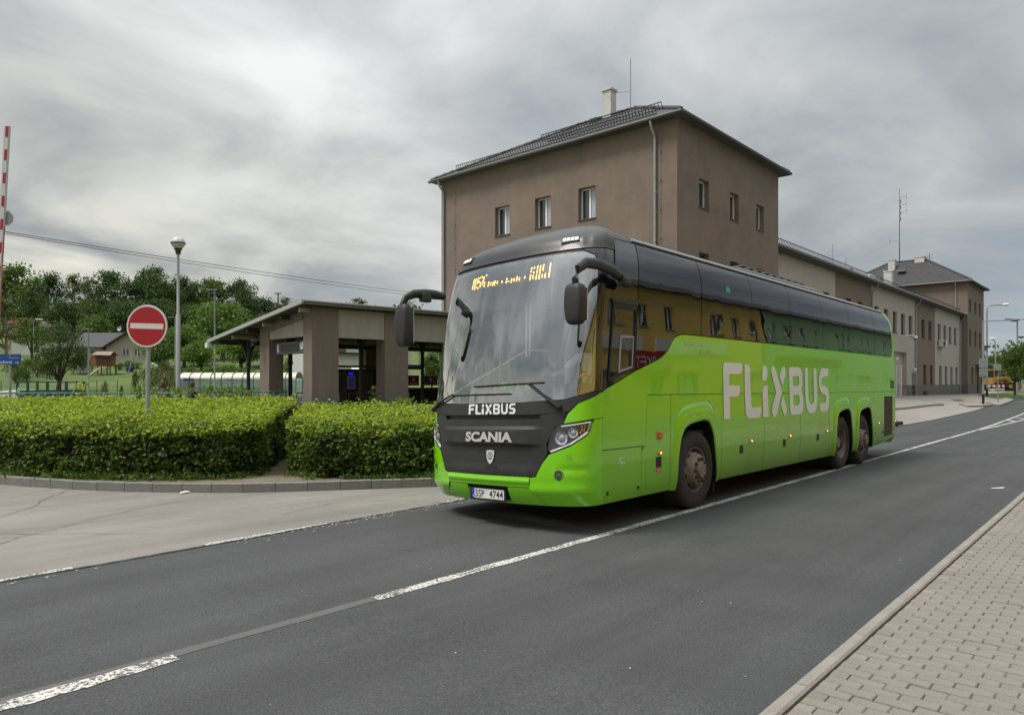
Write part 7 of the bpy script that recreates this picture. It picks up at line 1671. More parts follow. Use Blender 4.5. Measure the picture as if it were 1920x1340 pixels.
# --- wheels
m_tyre = mat('tyre', (.030, .028, .026), .85, var=.2, vscale=5, grain=.15, gscale=80, bump=.3, bscale=50)
m_rim = mat('dusty_rim', (.20, .155, .13), .7, var=.25, vscale=7, grain=.1, gscale=60)
m_rimd = mat('rim_dark', (.035, .03, .027), .8)
def wheel(t, y, convex, far=False):
    s = -1 if not far else 1; M = Matrix.Translation((t, y, .528)) @ Matrix.Rotation(R(90 if not far else -90), 4, 'X')      # +z of the lathe points away from the bus
    prof = [(.300, .0), (.315, .020), (.36, .034), (.42, .040), (.470, .034), (.497, .018), (.512, -.004), (.520, -.03), (.5245, -.10), (.528, -.15), (.5245, -.20), (.520, -.26), (.49, -.30), (.40, -.32), (.30, -.30)]
    mb = MB(); mb.lathe(prof, 64, M); W_ = mb.build('wheel', m_tyre, BUS, smooth=True); W_['label'] = 'rear driven wheel with deep dished rim' if not convex else 'wheel with protruding hub and ring of nuts'
    mb = MB()
    for g in (-.06, -.11, -.165, -.22): mb.lathe([(.5265, g), (.5285, g + .002), (.5285, g + .030), (.5265, g + .032)], 64, M)
    mb.build('tread_ribs', m_tyre, W_)
    mb = MB(); mb.lathe([(.305, .002), (.302, .018), (.292, .016), (.285, -.02), (.278, -.10)], 48, M); mb.build('rim', m_rim, W_, smooth=True)
    if convex:
        mb = MB(); mb.lathe([(.278, -.10), (.262, -.055), (.235, -.01), (.205, .055), (.198, .078), (.19, .084), (.10, .086), (.098, .075)], 48, M); mb.build('disc', m_rim, W_, smooth=True)
        for k in range(10):
            a = math.pi * 2 * (k + .5) / 10; mb = MB(); mb.lathe([(0, .004), (.024, .003), (.028, -.002)], 10, M @ Matrix.Rotation(a, 4, 'Z') @ Matrix.Translation((.243, 0, -.014)) @ Matrix.Rotation(R(64), 4, 'Y') @ Matrix.Diagonal((1, 1.25, 1, 1))); mb.build('vent_hole', m_seal, W_)
            mb = MB(); mb.lathe([(.020, .0), (.019, .028), (.012, .036), (0, .037)], 8, M @ Matrix.Rotation(a - .3, 4, 'Z') @ Matrix.Translation((.152, 0, .084))); mb.build('wheel_nut', m_rimd, W_, smooth=True)
        mb = MB(); mb.lathe([(.106, .084), (.104, .112), (.095, .125), (.0, .130)], 32, M); mb.build('hub_cap', m_rim, W_, smooth=True)
    else:
        mb = MB(); mb.lathe([(.278, -.10), (.262, -.16), (.225, -.19), (.15, -.195), (.13, -.17), (.12, -.10), (.115, -.05), (.10, -.03), (0, -.028)], 48, M); mb.build('dish', m_rim, W_, smooth=True)
        for k in range(10):
            a = math.pi * 2 * k / 10; mb = MB(); mb.lathe([(.018, .0), (.017, .03), (0, .034)], 8, M @ Matrix.Rotation(a, 4, 'Z') @ Matrix.Translation((.165, 0, -.195))); mb.build('wheel_nut', m_rimd, W_)
    txt = text_polys('TOYO', 1.0, 0, .03) if convex else None
    return W_
wheel(2.82, -1.225, True); wheel(9.03, -1.195, False); wheel(10.30, -1.225, True)
wheel(2.82, 1.20, True, True); wheel(9.03, 1.17, False, True); wheel(10.30, 1.20, True, True)
for t in (3.50, 10.95):
    mb = MB(); mb.box(t - .02, -1.18, .14, t + .01, -.80, .60); mb.build('mud_flap', m_rub, BUS)

# --- mirrors
def mirror(arm, head, label, flip=1):
    mb = MB(); mb.tube(arm, [.048, .062, .062, .056, .050, .044, .040][:len(arm)], 12, flat=.75); A_ = mb.build('mirror_arm', mat('arm_black', (.014, .014, .014), .4), BUS, smooth=True)
    (cx, cy, z0, z1), w, d, lean = head
    bm = bmesh.new(); bmesh.ops.create_cube(bm, size=1.0); bmesh.ops.subdivide_edges(bm, edges=bm.edges[:], cuts=3, use_grid_fill=True)
    for v in bm.verts:
        x, y, z = v.co * 2; r_ = (abs(x) ** 7 + abs(y) ** 7 + abs(z) ** 7) ** (1 / 7); q = v.co * 2 / r_ * max(abs(x), abs(y), abs(z)) ; x, y, z = q
        taper = 1 - .16 * max(-z, 0) - .10 * max(z, 0); v.co = Vector((cx + x * d * taper, cy + y * w * taper, (z0 + z1) / 2 + z * (z1 - z0) / 2))
    me = bpy.data.meshes.new('mirror_head'); bm.to_mesh(me); bm.free()
    for p in me.polygons: p.use_smooth = True
    H_ = empty_mesh_obj('mirror_head', me, m_blk, A_); md = H_.modifiers.new('s', 'SUBSURF'); md.levels = md.render_levels = 1
    mb = MB(); mb.box(cx + d * .86, cy - w * .8, z0 + .05, cx + d * 1.0, cy + w * .8, z1 - .05); mb.build('mirror_glass', m_chrome, A_)
    return A_
sh_ = lambda y: -SH * (y + BW)
mirror([(.98, -1.33, 2.84), (.62, -1.37, 2.93), (.30, -1.40, 2.955), (.05, -1.43, 2.93), (-.10, -1.44, 2.85), (-.15, -1.44, 2.74), (-.15, -1.44, 2.62)], ((-.13, -1.43, 2.27, 2.70), .115, .085, 0), 'near')
mb = MB(); mb.tube([(.99, -1.34, 2.83), (.80, -1.36, 2.86)], [.055, .07], 12, flat=.8); mb.build('mirror_mount', m_blk, BUS, smooth=True)
mirror([(.40, 1.13, 2.82), (.26, 1.15, 2.83), (.10, 1.17, 2.83), (-.06, 1.20, 2.815), (-.17, 1.23, 2.76), (-.21, 1.24, 2.66), (-.22, 1.24, 2.60)], ((-.19, 1.24, 2.13, 2.68), .12, .085, 0), 'far')
mb = MB(); mb.cbox((.10, 1.165, 2.78), (.15, .1, .12)); mb.build('kerb_mirror', m_blk, BUS, bevel=.02)
# --- wipers
def wiper(piv, elbow, b0, b1):
    f = FR(.035); P = [f(*piv), f(*[(a + b) / 2 for a, b in zip(piv, elbow)]), f(*elbow)]
    mb = MB(); mb.tube(P, [.020, .014, .011], 6); A_ = mb.build('wiper_arm', m_rub, BUS, smooth=True)
    mb = MB(); mb.lathe([(.032, -.03), (.032, .012), (.02, .02), (0, .02)], 14, Matrix.Translation(f(*piv)) @ Matrix.Rotation(R(-90), 4, 'Y')); mb.build('wiper_pivot', m_rub, A_, smooth=True)
    mb = MB(); n = 12; mb.tube([FR(.018)(b0[0] + (b1[0] - b0[0]) * i / n, b0[1] + (b1[1] - b0[1]) * i / n) for i in range(n + 1)], .010, 5); mb.build('wiper_blade', m_rub, A_)
wiper((-.99, 1.425), (-.60, 1.695), (.22, 1.685), (-.79, 1.70)); wiper((1.21, 1.42), (.60, 1.60), (.66, 1.59), (-.36, 1.585))
# --- destination display behind the glass (amber dots, as the camera caught them)
DD = bp('destination_display', [(-.74, 3.115), (-.74, 2.93), (.70, 2.93), (.70, 3.115)], FR(-.055), mat('display_black', (.012, .012, .012), .5), sx=.1, sy=.1, thick=0)
m_led = mat('amber_dot', (1.0, .50, .08), .4, emit=6.0)
def dots():
    # (x in 0..1 from the left, z from, z to) of the lit columns; x and z as fractions of the board
    colz = [(.005, .03, .34), (.005, .46, .93), (.035, .0, .95), (.065, .05, .14), (.065, .42, .98), (.09, -.02, .1), (.09, .5, .64), (.09, .85, 1.0), (.12, .1, .5), (.12, .9, 1.0), (.15, .2, .95), (.18, .05, .40), (.18, .95, 1.1),
            (.235, .0, .36), (.265, .08, .3), (.295, .02, .36), (.32, .0, .08), (.32, .14, .36), (.35, .1, .34), (.41, .12, .26),
            (.465, .0, .36), (.495, .08, .14), (.525, .0, .34), (.555, .05, .3), (.585, .02, .38), (.615, .05, .3), (.675, .14, .26),
            (.735, -.08, .0), (.735, .06, .40), (.735, .55, .92), (.765, -.02, .25), (.765, .44, .56), (.765, .82, .92), (.80, -.08, .28), (.80, .45, 1.0), (.83, -.08, .42), (.83, .5, .98), (.86, .02, .22), (.86, .55, 1.05), (.89, -.04, .28), (.93, -.06, .42), (.93, .5, 1.06)]
    mb = MB()
    for x, a, b_ in colz:
        c = .66 - x * 1.42; z = 2.945 + .155 * a
        while z < 2.945 + .155 * b_:
            p = [FR(-.045)(c + dx, z + dz) for dx, dz in ((.006, 0), (-.006, 0), (-.006, .010), (.006, .010))]; mb.add(p, [(0, 1, 2, 3)]); z += .0135
    o = mb.build('lit_dots', m_led, DD); o['kind'] = 'stuff'
dots()
# --- cabin
m_dash = mat('dashboard', (.035, .034, .034), .7, var=.1); m_seat = mat('seat_cloth', (.06, .065, .06), .9)
mb = MB(); mb.add([(.34, -1.05, 1.04), (.34, 1.05, 1.04), (.30, 1.05, 1.52), (.30, -1.05, 1.52), (.80, -1.05, 1.04), (.80, 1.05, 1.04), (.75, 1.05, 1.50), (.70, -1.05, 1.58)], [(0,1,2,3),(3,2,6,7),(4,7,6,5),(0,3,7,4),(1,5,6,2)]); mb.build('dashboard', m_dash, BUS)
mb = MB(); M = Matrix.Translation((.78, -.68, 1.70)) @ Matrix.Rotation(R(-32), 4, 'Y'); mb.tube([tuple(M @ Vector((.235 * math.cos(a), .235 * math.sin(a), 0))) for a in [2 * math.pi * k / 28 for k in range(29)]], .014, 8, caps=False); mb.tube([M @ Vector((-.23, 0, 0)), M @ Vector((.23, 0, 0))], .012, 6); mb.tube([M @ Vector((0, 0, 0)), M @ Vector((0, 0, -.45))], .03, 8); mb.lathe([(0, .02), (.06, .015), (.07, -.02)], 12, M); mb.build('steering_wheel', m_rub, BUS, smooth=True)
def seat(x, y, z, label=None):
    mb = MB(); mb.box(x, y - .22, z + .38, x + .48, y + .22, z + .50); S_ = mb.build('seat', m_seat, BUS, bevel=.04)
    mb = MB(); mb.beam((x + .46, y, z + .48), (x + .58, y, z + 1.15), .44, .10); mb.build('backrest', m_seat, S_, bevel=.03)
    mb = MB(); mb.box(x + .1, y - .18, z, x + .38, y + .18, z + .38); mb.build('pedestal', m_rub, S_)
seat(1.0, -.70, 1.04)
for x in (2.1, 3.0, 3.9, 4.8, 5.7):
    for y in (-.95, -.48, .48, .95): seat(x, y, 1.16)
mb = MB(); mb.box(8.0, -1.1, 1.0, 8.05, 1.1, 3.4); mb.build('cabin_bulkhead', mat('cabin_dark', (.02, .02, .022), .9), BUS)
for y in (-.85, .85):
    mb = MB(); mb.box(1.8, y - .22, 2.82, 8, y + .22, 3.0); mb.build('luggage_rack', mat('rack_grey', (.10, .10, .10), .6), BUS)
mb = MB(); mb.box(.62, -1.1, 2.62, 1.0, 1.1, 3.2); mb.build('front_locker', mat('locker_mid', (.13, .135, .14), .7), BUS)
mb = MB(); mb.tube([(1.35, -.30, 1.04), (1.35, -.30, 2.7)], .022, 8); mb.tube([(.95, .62, 1.04), (.95, .62, 2.3), (.75, .62, 2.4)], .022, 8); mb.build('grab_rail', mat('rail_grey', (.16, .165, .165), .35), BUS, smooth=True)
mb = MB(); mb.tube([(.62, -.12, 2.66), (.62, -.12, 2.0)], .012, 6); mb.tube([(.60, -.20, 2.66), (.62, -.17, 2.0)], .010, 6); mb.build('hanging_strap', m_wht, BUS)
mb = MB()
for i in range(14):
    r_ = random.Random(i); a = (.42 + .1 * r_.random(), -.32 + .5 * r_.random(), 1.53 - .02); b_ = (a[0] + .15 * (r_.random() - .5), a[1] + .25 * (r_.random() - .3), 1.55 + .09 * r_.random()); mb.tube([a, ((a[0] + b_[0]) / 2, (a[1] + b_[1]) / 2, b_[2] + .05), b_], [.03, .035, .02], 5)
mb.build('green_jacket', mat('jacket_green', (.18, .50, .06), .8), BUS, smooth=True)
mb = MB(); mb.box(.36, -.30, 1.50, .50, .22, 1.60); mb.tube([(.40, -.1, 1.60), (.40, -.1, 1.68)], .015, 6); mb.build('dash_tray', mat('rail_grey', (.16, .165, .165), .35), BUS)
# --- people
m_skin = mat('skin', (.42, .24, .17), .6, var=.05); m_shirt = mat('white_shirt', (.85, .85, .87), .85); m_hairb = mat('brown_hair', (.05, .032, .02), .8, var=.3, vscale=30); m_hairblond = mat('fair_hair', (.24, .16, .085), .8, var=.3, vscale=30)
def body(name, joints, edges, m, parent, root=0, sub=2):
    me = bpy.data.meshes.new(name); me.from_pydata([j[0] for j in joints], edges, []); me.materials.append(m)
    o = bpy.data.objects.new(name, me); COL.objects.link(o); o.parent = parent
    sk = o.modifiers.new('skin', 'SKIN'); sk.use_smooth_shade = True
    if not me.skin_vertices: me.attributes
    lay = me.skin_vertices[0] if me.skin_vertices else None
    if lay is None:
        bm = bmesh.new(); bm.from_mesh(me); bm.verts.layers.skin.verify(); bm.to_mesh(me); bm.free(); lay = me.skin_vertices[0]
    for i, (co, r_) in enumerate(joints): lay.data[i].radius = (r_, r_) if not isinstance(r_, tuple) else r_; lay.data[i].use_root = (i == root)
    s_ = o.modifiers.new('sub', 'SUBSURF'); s_.levels = s_.render_levels = sub
    return o
def head(parent, c, face, r=.1, hairm=None, bun=False, longh=False):
    """head with nose, brow, mouth, ears and hair; face = horizontal angle it looks towards"""
    M = Matrix.Translation(c) @ Matrix.Rotation(face, 4, 'Z'); bm = bmesh.new(); bmesh.ops.create_uvsphere(bm, u_segments=20, v_segments=14, radius=1)
    for v in bm.verts:
        x, y, z = v.co; x2 = x * .98 * (1 - .12 * max(-z, 0)); y2 = y * .78 * (1 - .22 * max(-z, 0) ** 1.5); z2 = z * 1.22
        if x > .75 and abs(y) < .25 and -.35 < z < .1: x2 += .16
        if x > .6 and z < -.75: x2 += .08
        v.co = M @ Vector((x2 * r, y2 * r, z2 * r))
    me = bpy.data.meshes.new('head'); bm.to_mesh(me); bm.free(); [setattr(p, 'use_smooth', True) for p in me.polygons]
    h = empty_mesh_obj('head', me, m_skin, parent)
    for s in (-1, 1):
        mb = MB(); mb.lathe([(0, .1 * r), (.28 * r, .06 * r), (.3 * r, -.06 * r), (0, -.1 * r)], 10, M @ Matrix.Translation((0, s * .80 * r, -.05 * r)) @ Matrix.Rotation(R(90), 4, 'X')); mb.build('ear', m_skin, h, smooth=True)
        mb = MB(); mb.lathe([(0, .05 * r), (.12 * r, 0)], 8, M @ Matrix.Translation((.90 * r, s * .3 * r, .1 * r)) @ Matrix.Rotation(R(90), 4, 'Y')); mb.build('eye', m_rub, h)
    mb = MB(); mb.add([M @ Vector(p) for p in ((.99 * r, -.22 * r, -.52 * r), (.99 * r, .22 * r, -.52 * r), (.97 * r, .18 * r, -.60 * r), (.97 * r, -.18 * r, -.60 * r))], [(0, 1, 2, 3)]); mb.build('mouth', mat('lip', (.25, .09, .07), .6), h)
    bm = bmesh.new(); bmesh.ops.create_uvsphere(bm, u_segments=20, v_segments=14, radius=1)
    bmesh.ops.delete(bm, geom=[v for v in bm.verts if (v.co.x > .35 and v.co.z < .45) or v.co.z < (-.75 if not longh else -.9)], context='VERTS')
    for v in bm.verts: x, y, z = v.co; k = 1.08 + .05 * noise.noise(v.co * 5); v.co = M @ Vector((x * 1.0 * k * r - .03 * r, y * .84 * k * r, z * 1.24 * k * r + .03 * r))
    me = bpy.data.meshes.new('hair'); bm.to_mesh(me); bm.free(); [setattr(p, 'use_smooth', True) for p in me.polygons]; hr = empty_mesh_obj('hair', me, hairm or m_hairb, h)
    if bun:
        mb = MB(); mb.lathe([(0, -.5 * r), (.4 * r, -.35 * r), (.52 * r, 0), (.4 * r, .35 * r), (0, .5 * r)], 14, M @ Matrix.Translation((-.5 * r, 0, 1.35 * r))); mb.build('hair_bun', m_hairblond, hr, smooth=True)
    return h
def hand(parent, wrist, direc, palmn, side=1, sc=1.0):
    """palm and five bent fingers"""
    d = Vector(direc).normalized(); n = Vector(palmn); n = (n - d * n.dot(d)).normalized(); s = d.cross(n) * side; w = Vector(wrist); J = [(w, .026 * sc), (w + d * .05 * sc, .028 * sc)]; E = [(0, 1)]
    palm = w + d * .05 * sc
    for k, (off, ln) in enumerate(((-.033, .072), (-.011, .082), (.011, .078), (.033, .060))):
        b = len(J); q = palm + s * off * sc + d * .03 * sc; J += [(q, .0105 * sc), (q + d * ln * .45 * sc + n * .012, .0095 * sc), (q + d * ln * .75 * sc + n * .038, .0085 * sc), (q + d * ln * .85 * sc + n * .055, .007 * sc)]
        E += [(1, b), (b, b + 1), (b + 1, b + 2), (b + 2, b + 3)]
    b = len(J); q = w + d * .025 * sc - s * .03 * sc; J += [(q, .013 * sc), (q - s * .025 + d * .03 * sc + n * .015, .011 * sc), (q - s * .022 + d * .055 * sc + n * .035, .009 * sc)]; E += [(0, b), (b, b + 1), (b + 1, b + 2)]
    return body('hand', J, E, m_skin, parent, 0, 1)
def driver():
    t = thing('person', 'driver in a white shirt sitting at the wheel behind the coach side window', 'person', (A0 + 1.22, B0 - .70, -SL * (A0 + 1.2) + 1.55), local=True)
    o = Vector((1.22, -.70, 1.55)); L = lambda x, y, z: tuple(Vector((x, y, z)) - o)
    J = [(L(1.22, -.70, 1.60), .15), (L(1.22, -.70, 1.80), .145), (L(1.20, -.70, 1.98), .135), (L(1.18, -.70, 2.06), .075),
         (L(1.17, -.50, 2.00), .062), (L(1.02, -.42, 1.86), .05), (L(1.17, -.90, 2.00), .062), (L(1.04, -.98, 1.88), .05)]
    body('shirt', J, [(0, 1), (1, 2), (2, 3), (2, 4), (4, 5), (2, 6), (6, 7)], m_shirt, t)
    J = [(L(1.02, -.42, 1.86), .042), (L(.95, -.42, 1.76), .038), (L(.80, -.52, 1.80), .028)]; body('forearm', J, [(0, 1), (1, 2)], m_skin, t); hand(t, L(.80, -.52, 1.80), (-1, -.2, .1), (0, 0, -1), 1)
    J = [(L(1.04, -.98, 1.88), .044), (L(.98, -1.02, 1.76), .040), (L(.86, -.90, 1.78), .028)]; body('forearm', J, [(0, 1), (1, 2)], m_skin, t); hand(t, L(.86, -.90, 1.78), (-1, .2, .1), (0, 0, -1), -1)
    J = [(L(1.24, -.70, 1.58), .15), (L(1.20, -.82, 1.56), .095), (L(.86, -.86, 1.56), .075), (L(.80, -.86, 1.16), .05), (L(1.20, -.58, 1.56), .095), (L(.86, -.54, 1.56), .075), (L(.80, -.54, 1.16), .05)]
    body('trousers', J, [(0, 1), (1, 2), (2, 3), (0, 4), (4, 5), (5, 6)], mat('dark_trousers', (.02, .02, .025), .9), t)
    for y in (-.86, -.54):
        mb = MB(); mb.box(*L(.58, y - .05, 1.07), *L(.84, y + .05, 1.16)); mb.build('shoe', m_rub, t, bevel=.03)
    J = [(L(1.17, -.70, 2.06), .055), (L(1.15, -.70, 2.16), .05)]; body('neck', J, [(0, 1)], m_skin, t)
    head(t, L(1.12, -.70, 2.24), math.pi, .105, mat('grey_hair', (.15, .14, .13), .8))
driver()
def stander(X, Y, yaw, label, coat, hairm, bun, h=1.0, lean=0.):
    x, y = site(X, Y); z = gz(x, y) + .0
    t = thing('person', label, 'person', (x, y, z), yaw, local=True); t.scale = (h, h, h)
    T = [((0, 0, .94), .135), ((0, 0, 1.12), .14), ((.0, 0, 1.32), .165), ((0, 0, 1.46), .08), ((0, .17, 1.38), .075), ((.04, .26, 1.12), .062), ((.12, .24, .92), .052), ((0, -.17, 1.38), .075), ((.04, -.26, 1.12), .062), ((.12, -.24, .92), .052)]
    body('coat', T, [(0, 1), (1, 2), (2, 3), (2, 4), (4, 5), (5, 6), (2, 7), (7, 8), (8, 9)], coat, t)
    body('trousers', [((0, 0, .95), .13), ((0, .09, .86), .10), ((.02, .10, .48), .07), ((0, .10, .10), .055), ((0, -.09, .86), .10), ((.02, -.10, .48), .07), ((0, -.10, .10), .055)], [(0, 1), (1, 2), (2, 3), (0, 4), (4, 5), (5, 6)], mat('dark_trousers', (.02, .02, .025), .9), t)
    for s in (-1, 1):
        mb = MB(); mb.box(-.09, s * .10 - .045, 0, .17, s * .10 + .045, .10); mb.build('shoe', m_rub, t, bevel=.03); hand(t, (.13, s * .24, .90), (.1, 0, -1), (0, -s, 0), s)
    body('neck', [((0, 0, 1.44), .058), ((.01, 0, 1.56), .052)], [(0, 1)], m_skin, t); head(t, (.02, 0, 1.64), 0, .105, hairm, bun)
stander(-12.55, 25.3, R(55), 'person in an olive coat with hair in a bun, seen from behind', mat('olive_coat', (.085, .09, .055), .9), m_hairb, True, .97)
stander(-11.55, 25.4, R(15), 'person in a black jacket beside the globe lamp pole, turned aside', mat('black_jacket', (.014, .016, .018), .8), m_hairb, False, .985)
# ---------------------------------------------------------------- signs, posts, wires
def no_entry():
    X, Y = (276 - 960) / 1320 * 12.9, 12.9; x, y = site(X, Y); zc = 2.67
    t = thing('no_entry_sign', 'round red no-entry sign with white bar on a grey pole in the left hedge', 'road sign', (x, y, .1), ANG + R(-4), local=True)
    mb = MB(); mb.tube([(-.03, .045, -.1), (0, .045, zc + .30 - .1)], .040, 14); mb.build('pole', m_pole, t, smooth=True)
    T = Matrix.Translation((0, 0, zc - .1)) @ Matrix.Rotation(R(1.8), 4, 'Y') @ Matrix.Rotation(R(90), 4, 'X')
    mb = MB(); mb.lathe([(0, -.012), (.388, -.012), (.392, 0), (.384, .012), (.372, .012)], 64, T); D_ = mb.build('disc', m_zincl, t)
    mb = MB(); mb.lathe([(.384, .0125), (.356, .0125)], 64, T); mb.build('white_rim', mat('sign_rim', (.62, .60, .55), .45), D_)
    mb = MB(); mb.lathe([(.3555, .0125), (0, .0125)], 64, T); mb.build('red_face', mat('sign_red_face', (.36, .006, .012), .38, var=.05), D_)
    mb = MB(); mb.box(-.315, -.048, .0145, .315, .052, .015, T); mb.build('white_bar', mat('sign_rim', (.62, .60, .55), .45), D_)
    for z in (-.18, .18):
        mb = MB(); mb.box(-.06, .01, zc - .1 + z - .02, .06, .09, zc - .1 + z + .02); mb.build('clamp', m_zincl, t)
no_entry()
def boom():
    Y = 14.; t = thing('raised_barrier', 'raised red and white barrier boom standing upright at the left edge', 'barrier', (*site(-10.45, Y), .0), ANG, local=True)
    # tilts slightly: x from .0 at the foot to .44 at the tip
    L = 6.75; M = Matrix.Translation((.04, 0, .0)) @ Matrix.Rotation(R(3.2), 4, 'Y')
    mb = MB(); mb.box(-.05, -.03, .9, .05, .03, L, M); B_ = mb.build('boom', mat('boom_white', (.52, .53, .52), .45), t, bevel=.008)
    z = L - .02
    while z > 1.2:
        mb = MB(); mb.box(-.012, -.034, z - .21, .045, .034, z, M); mb.build('red_panel', mat('boom_red', (.34, .012, .03), .4), B_); z -= .46
    mb = MB(); mb.tube([tuple(M @ Vector((.055, 0, 1.2))), tuple(M @ Vector((.055, 0, 4.75)))], .008, 5); mb.build('boom_cord', mat('cord_red', (.45, .05, .06), .5), B_)
    mb = MB(); a = [(r_ * math.cos(q), r_ * math.sin(q)) for r_, q in [(.15, R(22.5 + 45 * k)) for k in range(8)]]; mb.prism(a, -.01, .01, M @ Matrix.Translation((.03, .06, 4.93)) @ Matrix.Rotation(R(90), 4, 'X')); mb.build('octagon_plate', m_zincl, B_)
    mb = MB(); mb.box(-.2, -.15, 0, .12, .2, 1.15); mb.build('housing', mat('housing_grey', (.30, .31, .31), .5), t, bevel=.02)
boom()
def wire(name, label, a, b, sag, r=.012, n=24):
    a, b = Vector(a), Vector(b); mb = MB(); mb.tube([a.lerp(b, i / n) - Vector((0, 0, sag * 4 * (i / n) * (1 - i / n))) for i in range(n + 1)], r, 5); tag(mb.build(name, m_steel), label, 'cable')
def ray(px, py, Y): return (*base_at(px, Y), 1.65 + (716 - py) / 1320 * Y)
wire('overhead_cable', 'upper thin overhead cable crossing the left sky to the brown tower', ray(-60, 423, 27), ray(836, 556, 62), .16, .016)
wire('overhead_cable', 'lower of the two parallel overhead cables crossing the left sky', ray(-60, 426, 27), ray(836, 561, 62), .20, .014)
wire('overhead_cable', 'distant drooping cable running right from the hilltop power pole', ray(521, 552, 170), ray(640, 583, 120), .3, .035)
wire('overhead_cable', 'distant faint cable left of the hilltop power pole', ray(521, 552, 170), ray(484, 560, 190), .3, .03)
p = thing('power_pole', 'distant power pole with crossarm above the trees behind the shelter roof', 'pole', (*base_at(521.5, 170), gz(*base_at(521.5, 170))), ANG, local=True)
zt_ = 1.65 + 167 / 1320 * 170 - gz(*base_at(521.5, 170)); mb = MB(); mb.tube([(0, 0, 0), (0, 0, zt_)], .16, 6); mb.build('pole', m_bark, p)
mb = MB(); mb.box(-.8, -.06, zt_ - .25, .8, .06, zt_ - .05)
for x in (-.7, 0, .7): mb.tube([(x, 0, zt_ - .05), (x, 0, zt_ + .2)], .06, 5)
mb.build('crossarm', m_bark, p)
# right-hand end
def tall_post(px, Y, ztop, r, name, label, cat, black=.6):
    x, y = base_at(px, Y); z = gz(x, y); t = thing(name, label, cat, (x, y, z)); mb = MB(); mb.tube([(x, y, z + black), (x, y, ztop)], [r, r * .8], 10); mb.build('pole', m_pole, t, smooth=True)
    if black: mb = MB(); mb.tube([(x, y, z - .2), (x, y, z + black)], r * 1.12, 10); mb.build('black_foot', m_rub, t)
    return t, x, y, z
def flat_sign(t, px0, py0, px1, py1, Y, m, name='sign_back', rows=1):
    a, b = Vector(ray(px0, py1, Y)), Vector(ray(px1, py0, Y)); d = Vector((b.x - a.x, b.y - a.y, 0)); L = d.length; M = Matrix.Translation(a) @ Matrix.Rotation(math.atan2(d.y, d.x), 4, 'Z'); H = b.z - a.z
    for k in range(rows):
        mb = MB(); mb.box(0, -.03, H * k / rows + .02, L, .0, H * (k + 1) / rows - .02, M); mb.build(name, m, t, bevel=.02)
m_sback = mat('sign_back_grey', (.30, .33, .34), .5, metal=.2, var=.08)
zA = lambda py, Y: 1.65 + (716 - py) / 1320 * Y
t, x, y, z = tall_post(1843.5, 58.6, zA(601, 58.6), .085, 'signal_mast', 'grey mast with long horizontal arm and three stacked sign backs near the far tower', 'mast', .95)
mb = MB(); mb.tube([ray(1843, 602, 58.6), ray(1885, 600.5, 58.6), ray(1935, 597, 58.6)], .045, 8); mb.build('arm', m_pole, t, smooth=True)
flat_sign(t, 1835.5, 672, 1850, 690, 58.5, m_sback); flat_sign(t, 1835.5, 691, 1850, 703, 58.5, m_sback, rows=2)
mb = MB(); mb.beam(ray(1836, 705, 58.4), ray(1850, 704, 58.4), .05, .1); mb.build('rail', m_pole, t)
def curved_lamp(px, Y, pytop, pxh, label, r=.08, headm=None, foot=.9, double=False, pybend=None):
    t, x, y, z = tall_post(px, Y, zA(pytop + 10, Y), r, 'street_lamp', label, 'street lamp', foot); t['group'] = 'street lamps at the end of the road'
    mb = MB(); sg = 1 if pxh > px else -1; mb.tube([ray(px, pytop + 10, Y), ray(px + sg * 1.2, pytop + 4, Y), ray(px + sg * 4, pytop + 1.2, Y), ray(px + sg * 8, pytop, Y), ray(pxh - sg * 4, pytop - .5, Y)], r * .7, 8); mb.build('arm', m_pole, t, smooth=True)
    c = Vector(ray(pxh, pytop - 1.5, Y)); a, b = Vector(ray(pxh - sg * 6.5, pytop - .8, Y)), Vector(ray(pxh + sg * 6.5, pytop - 1.2, Y)); mb = MB(); mb.tube([a, a.lerp(b, .25), a.lerp(b, .6), a.lerp(b, .9), b], [.06, .13, .17, .12, .03], 10); mb.build('lamp_head', headm or m_white, t, smooth=True)
    return t
lp = curved_lamp(1850.5, 75, 572, 1886, 'tall street lamp with curved arm and white head against the sky by the far tower', .10)
mb = MB(); c = ray(1850, 649.5, 75); mb.lathe([(.0, -.12), (.3, -.08), (.3, .08), (0, .12)], 12, Matrix.Translation(c)); mb.build('clamp_ring', m_iron, lp); mb = MB(); mb.tube([c, ray(1855, 650.5, 75), ray(1857, 649, 75)], .07, 6); mb.build('bracket_camera', m_iron, lp)
t, x, y, z = tall_post(1907.5, 92, zA(602, 92), .11, 'street_lamp', 'dark flat-headed street lamp on a tall pole above the young street tree', 'street lamp', 0); t['group'] = 'street lamps at the end of the road'
mb = MB(); mb.beam(ray(1886, 599, 92), ray(1909, 600, 92), .6, .22); mb.build('lamp_head', m_iron, t, bevel=.04)
for k in range(3): mb = MB(); mb.lathe([(0, -.12), (.13, -.08), (.14, 0), (0, 0)], 10, Matrix.Translation(ray(1897 + 3.2 * k, 601.8, 92))); mb.build('lens', m_white, t, smooth=True)
t = curved_lamp(1866.6, 110, 636, 1861.5, 'pale hooked lamp post behind the wheel loader', .09, foot=0)
t = curved_lamp(1931, 105, 633, 1915, 'small lamp head reaching in from the right edge', .09, m_iron, 0)
t = curved_lamp(1917, 118, 647, 1902, 'small lamp head just left of the right-edge twigs', .09, m_iron, 0)
t, x, y, z = tall_post(1871.5, 64.5, zA(682, 64.5), .045, 'sign_post', 'thin post with a square sign back in front of the wheel loader', 'road sign', 0)
flat_sign(t, 1862.4, 682.5, 1877.3, 694.5, 64.4, m_sback)
t, x, y, z = tall_post(1776, 58, zA(758, 58) + .01, .01, 'bollard', 'x', 'bollard', 0) if False else (None,) * 4
